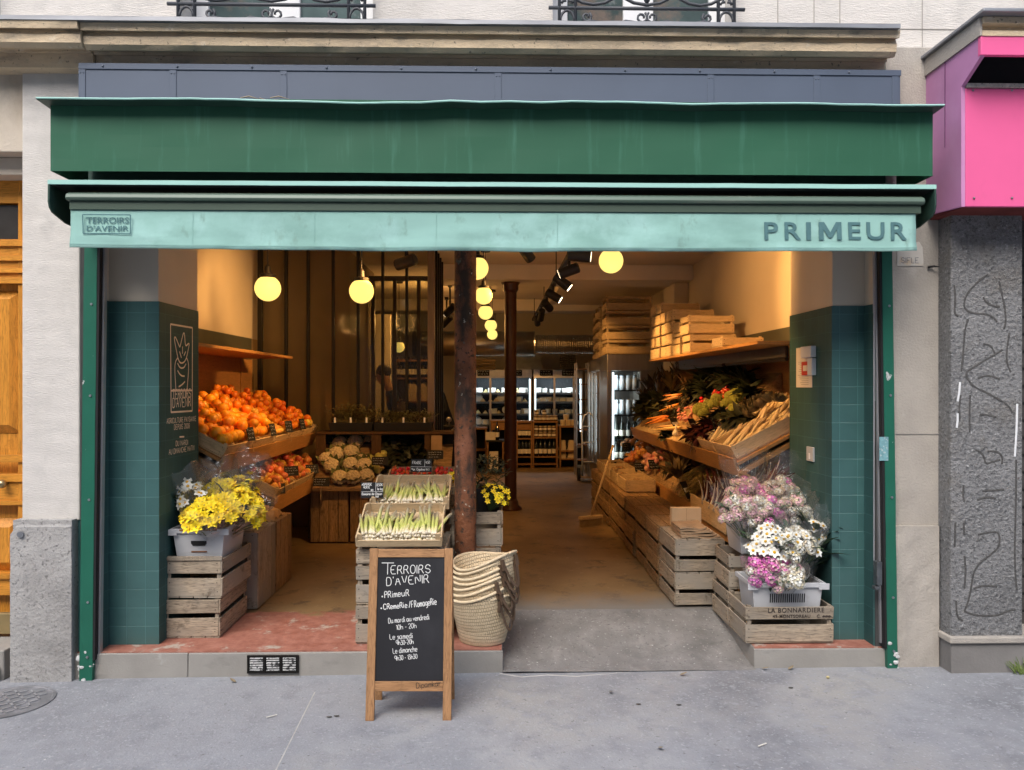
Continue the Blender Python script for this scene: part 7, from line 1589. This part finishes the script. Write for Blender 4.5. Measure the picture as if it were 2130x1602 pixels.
# grey tubs
M_tub = mk('grey_plastic', (.50, .51, .53), .45, .06, 5, stains=[((.36, .34, .30), .62, 5, .2)])
def tub_(label, loc, rz, Lx, Ly, H, slots=True, rust=False):
    t = thing('plastic_tub', label, 'tub', loc, (0, 0, rz)); a, b_ = Lx / 2, Ly / 2; tp = .022
    m = MB(); m.add([(-a + tp, -b_ + tp, 0), (a - tp, -b_ + tp, 0), (a - tp, b_ - tp, 0), (-a + tp, b_ - tp, 0), (-a, -b_, H), (a, -b_, H), (a, b_, H), (-a, b_, H), (-a + .006, -b_ + .006, H), (a - .006, -b_ + .006, H), (a - .006, b_ - .006, H), (-a + .006, b_ - .006, H), (-a + tp + .006, -b_ + tp + .006, .006), (a - tp - .006, -b_ + tp + .006, .006), (a - tp - .006, b_ - tp - .006, .006), (-a + tp + .006, b_ - tp - .006, .006)],
          [(0, 3, 2, 1), (0, 1, 5, 4), (1, 2, 6, 5), (2, 3, 7, 6), (3, 0, 4, 7), (4, 5, 9, 8), (5, 6, 10, 9), (6, 7, 11, 10), (7, 4, 8, 11), (8, 9, 13, 12), (9, 10, 14, 13), (10, 11, 15, 14), (11, 8, 12, 15), (12, 13, 14, 15)]); m.build('body', M_tub, t, bevel=.004)
    m = MB()
    for s in (-1, 1): m.box(-a - .012, a + .012, s * b_ - (.012 if s < 0 else -.001), s * b_ + (.012 if s > 0 else -.001), H - .022, H + .004); m.box(s * a - (.012 if s < 0 else -.001), s * a + (.012 if s > 0 else -.001), -b_ + .001, b_ - .001, H - .022, H + .004)
    for sx in (-1, 1): m.box(sx * a - .03, sx * a + .03, -b_ - .016, -b_ - .0125, H - .034, H + .002)
    m.build('rim', M_tub, t, bevel=.003)
    m = MB()
    if slots:
        for k in range(17): x = -a * .48 + k * a * .96 / 16; m.M = Matrix.Translation((x, -b_ + tp * .42, H * .60)) @ Matrix.Rotation(math.atan(tp / H), 4, 'X'); m.box(-.0028, .0028, -.0035, -.001, -.026, .026)
        m.M = None; m.build('slots', M_blackm, t)
    else:
        m.M = Matrix.Translation((0, -b_ + tp * .42, H * .60)) @ Matrix.Rotation(math.atan(tp / H), 4, 'X'); m.prism([(-.045, .012), (.045, .012), (.045, -.004), (.035, -.018), (-.035, -.018), (-.045, -.004)], -.0035, -.001, 'y'); m.M = None; m.build('handle_hole', M_blackm, t)
    if rust:
        m = MB(); m.box(-a * .7, a * .75, -b_ - .0145, -b_ - .0125, H - .008, H + .003); m.box(-.045, .045, -b_ + tp * .68 - .004, -b_ + tp * .68 - .001, H * .32, H * .36); m.build('rust_streak', mk('rust_streak', (.22, .10, .05), .9, .5, 25), t)
    return t
tub_('pale grey plastic tub with a rusty rim in the crates under yellow flowers', (-1.755, .475, FZ + .425), .02, .30, .42, .205, False, True)
Yb = Vector((-1.73, .45, FZ + .545))
bouquet('wrapped bunch of yellow flowers leaning to the street, lowest front bunch', Yb + Vector((.03, -.10, .0)), (.06, -.34, .94), .25, .150, 60, [B_yel], 22, True, 1.10, .8)
bouquet('wrapped bunch of yellow flowers reaching towards the apples', Yb + Vector((.06, .02, 0)), (.46, -.14, .88), .30, .165, 66, [B_yel], 22, True, 1.15, .7)
bouquet('wrapped bunch of yellow flowers at the back of the rusty tub', Yb + Vector((.02, .12, .02)), (.08, .02, 1), .31, .165, 56, [B_yel], 20, True, 1.2, .6)
bouquet('wrapped bunch of white freesias against the teal pillar', Yb + Vector((-.06, .0, .02)), (-.30, -.10, .95), .34, .11, 48, [B_wsm, B_wsm, B_whi], 20, True, 1.3, .6)
for k in range(2): bouquet(f'wrapped bunch of yellow flowers mostly behind the others, {"over the tub edge" if k else "under the fruit rack"}', Yb + Vector((.05, .10 + k * .05, 0)), (.28 - k * .5, .15, .95), .38 - .04 * k, .10, 14, [B_yel], 22, True, 1.4, .4)
# right-hand corner
tub_('pale grey slotted plastic tub standing in the stencilled crate', (1.675, .215, FZ + .125), 0.0, .41, .27, .215)
tub_('pale grey plastic tub on the crates behind, full of pink flowers', (1.70, .57, FZ + .43), .03, .40, .28, .20, False)
G = Vector((1.675, .20, FZ + .215))
bouquet('wrapped bunch of magenta and cream flowers drooping over the slotted tub', G + Vector((-.05, -.02, .05)), (-.30, -.42, .80), .24, .12, 24, [B_pk, B_pk, B_pk, B_cr], 14, True, 1.15, .8)
bouquet('wrapped bunch of cream and pink flowers at the front of the slotted tub', G + Vector((-.01, -.06, .05)), (-.06, -.52, .80), .20, .10, 20, [B_cr, B_pc, B_cr], 14, True, 1.2, .8)
bouquet('wrapped bunch of white daffodils with yellow eyes over the slotted tub', G + Vector((-.03, .02, .08)), (-.12, -.16, .95), .35, .13, 44, [B_whi], 26, True, 1.25, .7, lv=.13)
bouquet('wrapped bunch of white flowers with yellow eyes in the middle of the tub', G + Vector((.05, .0, .08)), (.10, -.20, .95), .34, .13, 40, [B_whi, B_whi, B_cr, B_cr], 26, True, 1.3, .7, lv=.13)
bouquet('slim wrapped bunch of white flowers with long green stems by the teal pillar', G + Vector((.14, .02, .06)), (.22, -.02, .97), .42, .075, 13, [B_whi], 44, True, 1.2, .5, lv=.17)
H_ = Vector((1.70, .55, FZ + .50))
for i, (dx, dy, d, bl, lab) in enumerate(((-.13, -.08, (-.30, -.32, .85), [B_pc, B_cr, B_pc], 'pale pink flowers over the front corner of the back tub'), (-.04, -.09, (-.10, -.36, .9), [B_pk, B_cr, B_pc], 'magenta and cream flowers at the front of the back tub'), (.08, -.08, (.10, -.32, .9), [B_pc, B_cr, B_cr], 'cream and pink flowers at the pillar side of the back tub'), (-.06, .06, (-.12, .0, 1), [B_pc, B_pc, B_pk], 'dusky pink flowers in the middle of the back tub'), (.10, .06, (.16, .0, 1), [B_cr, B_pc, B_pk], 'pink flowers in tall cellophane behind by the pillar'))): bouquet('wrapped bunch of ' + lab, H_ + Vector((dx, dy, 0)), d, .30 + (.08 if i > 2 else 0), .125, 24, bl, 14, True, 1.3 + (.15 if i > 2 else 0), .6)
# potted plant and yellow flowers behind the column
pz = FZ + .009 + 3 * .2265
t = thing('potted_plant', 'dark leafy potted plant on the crates behind the rusty column', 'plant', (-.06, .84, pz - .05))
m = MB(); m.lathe([(.08, 0), (.11, .14), (.118, .14), (.118, .16), (.10, .155), (0, .13)], 20); m.build('pot', M_blackm, t)
m = MB()
for k in range(230): an = rnd.uniform(0, 6.283); r_ = .14 * math.sqrt(rnd.random()); p = Vector((r_ * math.cos(an), r_ * math.sin(an), .16 + rnd.uniform(0, .20))); m.leaf(p, (rnd.gauss(0, 1), rnd.gauss(0, 1), rnd.uniform(-.2, 1.2)), (0, 0, 1), rnd.uniform(.03, .06), .022, .3, 3)
m.build('foliage', leafmat('plant_leaf', (.05, .065, .035)), t, fix=False)
bouquet('loose bunch of small yellow flowers hanging over the crate by the column', (-.04, .70, pz - .02), (.22, -.12, .55), .18, .10, 30, [B_ysm], 18, False, 1, .5, .06, .05)
bouquet('small yellow flowers between the strawberries and the rusty column', (-.27, .95, FZ + .74), (-.05, -.2, 1), .16, .06, 18, [B_ysm], 12, False, 1, .5, .05, .05)

# ================================================================ straw baskets
ms, nt, b = base('straw'); v = coords(nt)
sp = N(nt, 'ShaderNodeSeparateXYZ'); tc = N(nt, 'ShaderNodeTexCoord'); L(nt, tc.outputs['Object'], sp.inputs[0])
at2 = N(nt, 'ShaderNodeMath', operation='ARCTAN2'); L(nt, sp.outputs[1], at2.inputs[0]); L(nt, sp.outputs[0], at2.inputs[1])
cb = N(nt, 'ShaderNodeCombineXYZ'); ml = N(nt, 'ShaderNodeMath', operation='MULTIPLY'); ml.inputs[1].default_value = 11; L(nt, at2.outputs[0], ml.inputs[0]); L(nt, ml.outputs[0], cb.inputs[0]); m2 = N(nt, 'ShaderNodeMath', operation='MULTIPLY'); m2.inputs[1].default_value = 50; L(nt, sp.outputs[2], m2.inputs[0]); L(nt, m2.outputs[0], cb.inputs[1])
br = N(nt, 'ShaderNodeTexBrick'); br.offset = .5; L(nt, cb.outputs[0], br.inputs[0]); br.inputs['Scale'].default_value = 1; br.inputs['Mortar Size'].default_value = .10; br.inputs['Mortar Smooth'].default_value = 1; br.inputs['Brick Width'].default_value = .9; br.inputs['Row Height'].default_value = 1.0
for i_, c in (('Color1', (.80, .65, .43)), ('Color2', (.70, .55, .34)), ('Mortar', (.42, .31, .17))): br.inputs[i_].default_value = (*c, 1)
cc = mixc(nt, ramp(nt, noise_(nt, v, 7, 4), .35, .7), br.outputs[0], (.76, .63, .44)); L(nt, mixc(nt, .6, br.outputs[0], cc), b.inputs['Base Color']); b.inputs['Roughness'].default_value = .8
bn = N(nt, 'ShaderNodeBump'); bn.invert = True; bn.inputs['Strength'].default_value = 1.0; bn.inputs['Distance'].default_value = .012; L(nt, br.outputs['Fac'], bn.inputs['Height']); L(nt, bn.outputs[0], b.inputs['Normal'])
M_straw = ms; M_rim = mk('straw_rim', (.70, .57, .38), .8, .15, 40, bump=.6, bscale=140); M_leath = mk('brown_leather', (.10, .062, .038), .5, .25, 8)
BH = .265
def bask_rim(an, k=0): return BH + .022 * math.cos(2 * an) 
def basket(loc, rot, label):
    t = thing('straw_basket', label, 'basket', loc, rot)
    def R_(v, an): return (.138 + .056 * v ** .8) * (1 + .03 * math.cos(2 * an))
    if 'basket_body' not in PR:
        a = MB(); a.grid(lambda u, v: (R_(v, u * 6.2832) * math.cos(u * 6.2832), R_(v, u * 6.2832) * .92 * math.sin(u * 6.2832), v * bask_rim(u * 6.2832) + .002 * math.sin(v * 60)), 48, 24); a.grid(lambda u, v: ((R_(v, u * 6.2832) - .008) * math.cos(u * 6.2832), (R_(v, u * 6.2832) - .008) * .92 * math.sin(u * 6.2832), .008 + v * (bask_rim(u * 6.2832) - .008)), 48, 10); a.grid(lambda u, v: (v * .138 * 1.03 * math.cos(u * 6.2832), v * .138 * .92 * math.sin(u * 6.2832), .0), 48, 3); o = a.build('b', M_straw, None, smooth=True, fix=False); PR['basket_body'] = o.data; bpy.data.objects.remove(o)
        a = MB(); a.tube([(R_(1, q) * math.cos(q), R_(1, q) * .92 * math.sin(q), bask_rim(q)) for q in [i * 6.2832 / 60 for i in range(61)]], .0085, 8); o = a.build('r', M_rim, None, smooth=True); PR['basket_rim'] = o.data; bpy.data.objects.remove(o)
        for s in (0,):
            a = MB(); pts = []
            for i in range(15):
                q = i / 14; pts.append((.200 + .022 * math.sin(q * math.pi), -.055 + .11 * q, BH - .035 - .16 * math.sin(q * math.pi) ** .8 + .03))
            a.tube(pts, .0085, 6, True, Vector((1, 0, 0)))
            for y in (-.055, .055): a.box(.190, .206, y - .010, y + .010, BH - .06, BH + .002)
            o = a.build('h', M_leath, None, smooth=False); PR['basket_handle'] = o.data; bpy.data.objects.remove(o)
    for n_, k_ in (('body', 'basket_body'), ('rim', 'basket_rim'), ('handle', 'basket_handle'), ('handle', 'basket_handle')):
        o = bpy.data.objects.new(n_, PR[k_]); col.objects.link(o); adopt(o, t)
        if n_ == 'handle' and len(KIDS[t.name]) == 4: o.rotation_euler = (0, 0, math.pi)
bx, by = X(1008, .17), .17
for k in range(8): basket((bx - .014 + .009 * k + .004 * math.sin(k * 2), by + .004 * math.cos(k * 3), FZ + .004 + k * .0285 + (0 if k == 0 else .008)), (.10 + .02 * math.sin(k), -.06 - .016 * k, -.72 + .10 * math.sin(k * 1.7)) if k else (0, 0, -.78), f'natural straw basket with brown leather handles, {["undermost", "second up", "third up", "fourth up", "fifth up", "sixth up", "second from the top", "topmost"][k]} of the nested stack')

# ================================================================ pavement chalkboard
AX, AY, AT = X(849, -.62), -.62, R(8.5)
sb = thing('chalkboard_sign', 'wood framed chalkboard A-sign with white handwriting on the pavement', 'sign board', (AX, AY, gz(AX)), (-AT, 0, R(-1.0)))
Msb = Matrix.Translation(sb.location) @ sb.rotation_euler.to_matrix().to_4x4(); Mi = Msb.inverted(); Rm = Msb.to_3x3()
PWd = [wood('chalkboard_pine', (.42, .225, .105), ax, var=.22, dark=.5, island=.14, rough=.6, bump=.25) for ax in 'xz']
w2 = .205
m = MB(); m.box(-w2, -w2 + .041, 0, .022, 0, .806); m.build('stile', PWd[1], sb, bevel=.002)
m = MB(); m.box(w2 - .041, w2, 0, .022, 0, .806); m.build('stile', PWd[1], sb, bevel=.002)
m = MB(); m.box(-w2 + .0415, w2 - .0415, .001, .021, .764, .803); m.build('top_rail', PWd[0], sb, bevel=.002)
m = MB(); m.box(-w2 + .0415, w2 - .0415, .001, .021, .134, .180); br_ = m.build('bottom_rail', PWd[0], sb, bevel=.002)
m = MB(); m.box(-w2 + .0405, w2 - .0405, .007, .014, .181, .763); m.build('chalk_panel', mk('blackboard', (.014, .014, .017), .7, .3, 3, stains=[((.035, .035, .04), .55, 3, .3, (1, 1, .6))]), sb)
bl = math.radians(17)
m = MB(); cb_, sb_ = math.cos(bl), math.sin(bl)
for s in (-1, 1): m.beam((s * (w2 - .02), .026, .79), (s * (w2 - .02), .026 + .80 * sb_, .79 - .80 * cb_), .036, .02, (0, 1, 0))
m.beam((-w2 + .04, .026 + .6 * sb_, .79 - .6 * cb_), (w2 - .04, .026 + .6 * sb_, .79 - .6 * cb_), .02, .04); m.build('back_frame', PWd[1], sb)
def sl_(tx, xa, ya, xb, yb, hpx, wd=.0033, soft=1, gap=2.2, mat=None):
    n_ = Rm @ Vector((0, -1, 0)); p0 = Msb @ Vector((0, .0068, 0)); s = 3.024
    a = onpl(690 + xa / s, 1000 + ya / s, p0, n_); b_ = onpl(690 + xb / s, 1000 + yb / s, p0, n_); u = (b_ - a); vv = n_.cross(u.normalized()) * 1; vv = vv if vv.z > 0 else -vv; h = hpx / s * 3.72 / 1600; k = u.length / text_width(tx, h, gap)
    m_ = MB(); write(m_, tx, a, u, vv, n_, h, wd, gap, soft, .25, cond=k, lift=.0005); return m_
LT = MB()
for a in (("T", 313, 590, 390, 590, 72), ("ERROIRS", 372, 588, 620, 580, 52), ("D'AVENIR", 347, 660, 612, 642, 52)): q = sl_(*a, soft=0 if a[0] == 'T' else 1, wd=.0036); LT.add(q.v, q.f)
for a in (("PRimeuR", 333, 738, 487, 724, 40), ("CRemeRie", 327, 810, 474, 798, 34), ("/FRomageRie", 487, 800, 660, 778, 40)): q = sl_(*a, wd=.0034); LT.add(q.v, q.f)
for a in (("Du mardi au vendredi", 358, 898, 614, 872, 32), ("10h - 20h", 408, 938, 532, 926, 30), ("Le samedi", 366, 1000, 510, 990, 32), ("9h30-20h", 406, 1034, 514, 1026, 28), ("Le dimanche", 386, 1088, 538, 1074, 32), ("9h30 - 13h30", 398, 1132, 538, 1118, 28)): q = sl_(*a, wd=.0026, gap=1.7); LT.add(q.v, q.f)
n_ = Rm @ Vector((0, -1, 0)); p0 = Msb @ Vector((0, .0068, 0))
for x_, y_ in ((318, 729), (312, 803)): c_ = onpl(690 + x_ / 3.024, 1000 + y_ / 3.024, p0, n_); LT.ball(c_, .0042, 10, 6, (1, .35, 1))
LT.v = [Mi @ v for v in LT.v]; LT.build('lettering', M_chalk, sb)
q = sl_("Dipamkar", 535, 1303, 688, 1287, 32, wd=.0024, gap=1.6); q.v = [(Mi @ v) + Vector((0, -.0075, 0)) for v in q.v]; q.build('signature', mk('black_ink', (.02, .018, .018), .6), br_)

# ================================================================ people inside
M_skin = mk('skin', (.48, .26, .15), .55, .08, 9, sss=.05); M_hair = mk('dark_hair', (.025, .014, .009), .6, .3, 40); M_cloth = mk('dark_cloth', (.022, .026, .034), .9, .25, 9, bump=.5, bscale=30); M_apron = mk('dark_apron', (.05, .055, .062), .9, .2, 9, bump=.4)
def skin_mesh(name, pts, edges, mat, parent, sub=2):
    me = bpy.data.meshes.new(name); me.from_pydata([p[0] for p in pts], edges, []); o = bpy.data.objects.new(name, me); col.objects.link(o); adopt(o, parent); me.materials.append(mat)
    sk = o.modifiers.new('skin', 'SKIN'); sk.use_smooth_shade = True
    for i, p in enumerate(pts): r_ = p[1] if isinstance(p[1], tuple) else (p[1], p[1]); me.skin_vertices[0].data[i].radius = r_
    me.skin_vertices[0].data[0].use_root = True
    s_ = o.modifiers.new('sub', 'SUBSURF'); s_.levels = s_.render_levels = sub; return o
def person(label, loc, rz, lean, cap=None, arm=.45):
    """standing figure facing local -y, bent forward at the hip by lean, forearms held forward"""
    t = thing('person', label, 'person', loc, (0, 0, rz)); cl, sl2 = math.cos(lean), math.sin(lean)
    def up(x, y, z): return (x, -.0 + (y * cl - (z - .92) * sl2), .92 + (z - .92) * cl + y * sl2)
    P = [((0, 0, .92), (.15, .11)), (up(0, 0, 1.12), (.135, .10)), (up(0, 0, 1.32), (.165, .11)), (up(0, 0, 1.43), (.09, .075)), (up(0, -.01, 1.50), (.052, .052)), (up(0, -.035, 1.57), (.068, .085)), (up(0, -.05, 1.66), (.074, .094)), (up(0, -.03, 1.73), (.055, .07))]
    E = [(i, i + 1) for i in range(7)]
    for s in (-1, 1):
        k = len(P); P += [(up(s * .17, 0, 1.39), .055), (up(s * .215, -.02, 1.13), .043), (up(s * .17, -arm * .6, 1.08), .034), (up(s * .12, -arm, 1.10), .026)]; E += [(2, k), (k, k + 1), (k + 1, k + 2), (k + 2, k + 3)]
        h = k + 3; hand = Vector(P[h][0])
        for f_ in range(4): q = len(P); P += [(tuple(hand + Vector((s * (-.03 + .018 * f_), -.05, .0))), .0095), (tuple(hand + Vector((s * (-.028 + .018 * f_), -.085 + .006 * abs(f_ - 1), -.015))), .008)]; E += [(h, q), (q, q + 1)]
        q = len(P); P += [(tuple(hand + Vector((-s * .045, -.02, .01))), .010), (tuple(hand + Vector((-s * .055, -.05, .0))), .008)]; E += [(h, q), (q, q + 1)]
        k = len(P); P += [((s * .10, 0, .86), (.095, .10)), ((s * .11, -.02, .50), .062), ((s * .11, .02, .09), .042), ((s * .12, -.14, .035), (.045, .03))]; E += [(0, k), (k, k + 1), (k + 1, k + 2), (k + 2, k + 3)]
    skin_mesh('body', P, E, M_skin, t)
    C = [(p[0], tuple(r * 1.10 + .008 for r in p[1]) if isinstance(p[1], tuple) else p[1] * 1.12 + .008) for p in P]
    keep = [0, 1, 2, 3] ; CP_ = [C[i] for i in keep]; CE = [(0, 1), (1, 2), (2, 3)]; base_i = 8
    for s_i in range(2):
        k = base_i + s_i * 18; kk = len(CP_); CP_ += [C[k], C[k + 1], C[k + 2]]; CE += [(2, kk), (kk, kk + 1), (kk + 1, kk + 2)]
        lg = k + 14; kk = len(CP_); CP_ += [C[lg], C[lg + 1], C[lg + 2]]; CE += [(0, kk), (kk, kk + 1), (kk + 1, kk + 2)]
    skin_mesh('clothes', CP_, CE, M_cloth, t)
    m = MB(); hc = Vector(up(0, -.015, 1.70)); m.ball(hc, .098, 16, 10, (.84, 1.0, .95), .12, 8); m.build('hair', M_hair, t, smooth=True)
    m = MB(); fc = Vector(up(0, -.145, 1.64)); m.ball(fc, .018, 8, 6, (.7, 1, 1.2)); m.build('nose', M_skin, t, smooth=True)
    for s in (-1, 1):
        m = MB(); m.ball(Vector(up(s * .033, -.128, 1.668)), .011, 8, 6); m.build('eye', M_blackm, t, smooth=True); m = MB(); m.ball(Vector(up(s * .082, -.035, 1.65)), .028, 8, 6, (.3, .7, 1)); m.build('ear', M_skin, t, smooth=True)
    m = MB(); m.ball(Vector(up(0, -.128, 1.60)), .02, 8, 5, (1.2, .4, .35)); m.build('mouth', mk('lips', (.35, .12, .09)), t, smooth=True)
    if cap:
        m = MB(); m.ball(Vector(up(0, .01, 1.745)), .098, 16, 8, (.86, 1.0, .55)); m.build('cap', cap, t, smooth=True)
    m = MB(); m.grid(lambda u, v: tuple(Vector(((u - .5) * (.34 + .1 * v), -.145 - .05 * math.sin(u * 3.14) - .03 * v, 1.0 - v * .5))), 8, 8); o = m.build('apron', M_apron, t, smooth=True, fix=False); s_ = o.modifiers.new('thick', 'SOLIDIFY'); s_.thickness = .006
    return t
person('person in dark clothes and pale cap looking down, between partition and rusty column', (X(929, 8.0), 8.0, FZ), R(-62), .42, mk('pale_cap', (.55, .50, .45), .9, .1, 9))
person('person in a dark jacket bending forward behind the glass partition', (X(838, 5.6), 5.6, FZ), R(-78), .30)
# counter kit beside the second person, and a cream bag behind the glass
t = thing('scale_stand', 'black machine with a silver knob on the counter by the rusty column', 'machine', (X(930, 6.0), 6.0, FZ))
m = MB(); m.box(-.16, .16, -.14, .14, 0, .75); m.build('cabinet', M_blackm, t, bevel=.01)
m = MB(); m.box(-.12, .12, -.1, .1, .752, .95); m.build('housing', M_black, t, bevel=.03)
m = MB(); m.ball((.03, -.08, 1.03), .035, 14, 10); m.cyl((.03, -.05, .93), (.03, -.08, 1.03), .010); m.build('knob', M_alu, t, smooth=True)
m = MB(); m.cyl((-.02, -.12, .80), (.10, -.12, .92), .010); m.cyl((.06, -.13, .72), (.12, -.13, .66), .010); m.build('lever', M_alu, t)
t = thing('cloth_sack', 'cream cloth sack with a dark strap behind the glass partition', 'bag', (X(835, 5.2), 5.25, 1.12))
m = MB(); m.ball((0, 0, .16), .10, 18, 12, (.8, .7, 1.6), .1, 5); m.build('sack', mk('sack_cloth', (.62, .50, .36), .9, .12, 9, bump=.4), t, smooth=True)
m = MB(); m.tube([(-.085, -.03, .20), (-.06, -.06, .27), (0, -.06, .31), (.06, -.04, .30)], .010, 6, True, Vector((0, -1, 0))); m.build('strap', M_leath, t)
m = MB(); m.box(-1.9, -.75, 5.1, 5.6, FZ, 1.119); solo(m, 'back_room_counter', M_cab, 'brown counter inside the back room behind the glass', 'counter')

# ================================================================ litter and weeds
LIT = [(1415, 1412, 'l'), (1645, 1440, 's'), (1328, 1472, 's'), (1412, 1474, 's'), (1722, 1420, 'y'), (1370, 1563, 'l'), (1586, 1560, 'p'), (685, 1494, 's'), (700, 1492, 's'), (490, 1420, 'l'), (565, 1492, 'p'), (1270, 1445, 'l'), (1585, 1400, 'l'), (1640, 1402, 'l')]
for i, (px, py, k) in enumerate(LIT):
    p = atz(px, py, 0); p.z = gz(p.x) + .003; m = MB()
    if k == 'l': m.leaf((0, 0, .004), (math.cos(i), math.sin(i), .1), (0, 0, 1), .04, .022, -.3, 4); mt = mk('dead_leaf', (.24, .19, .12), .9, .3, 30); nm, lab = 'dead_leaf', 'dry brown leaf lying on the pavement'
    elif k == 's': m.ball((0, 0, .003), .009, 7, 5, (1.6, .7, .35), .4, 60); mt = mk('grit', (.10, .095, .09), .95, .3, 30); nm, lab = 'pebble', 'small dark pebble lying on the pavement'
    elif k == 'y': m.ball((0, 0, .006), .010, 8, 6, (1, .8, .7)); mt = mk('yellow_bit', (.5, .42, .22), .9); nm, lab = 'pebble', 'small yellowish pebble lying before the doorstep'
    else: m.beam((-.022, -.012, .003), (.022, .014, .004), .006, .003); mt = mk('paper_scrap', (.62, .60, .55), .9); nm, lab = 'paper_scrap', 'thin pale scrap of paper lying on the pavement'
    m.v = [v + p for v in m.v]; solo(m, nm, mt, lab, nm.replace('_', ' '), 'litter: ' + nm if k != 'y' else None, fix=False)
w0 = at(2126, 1362, -.17); m = MB()
for k in range(26): m.leaf((rnd.gauss(0, .02), rnd.gauss(0, .01), 0), (rnd.gauss(0, .5), rnd.gauss(0, .4), 1), (0, -1, 0), rnd.uniform(.05, .13), .006, .5, 3)
m.v = [v + Vector((w0.x, -.16, gz(w0.x))) for v in m.v]; solo(m, 'weed_tuft', M_grn, 'small green weed growing at the foot of the roughcast pillar', 'weed', fix=False)
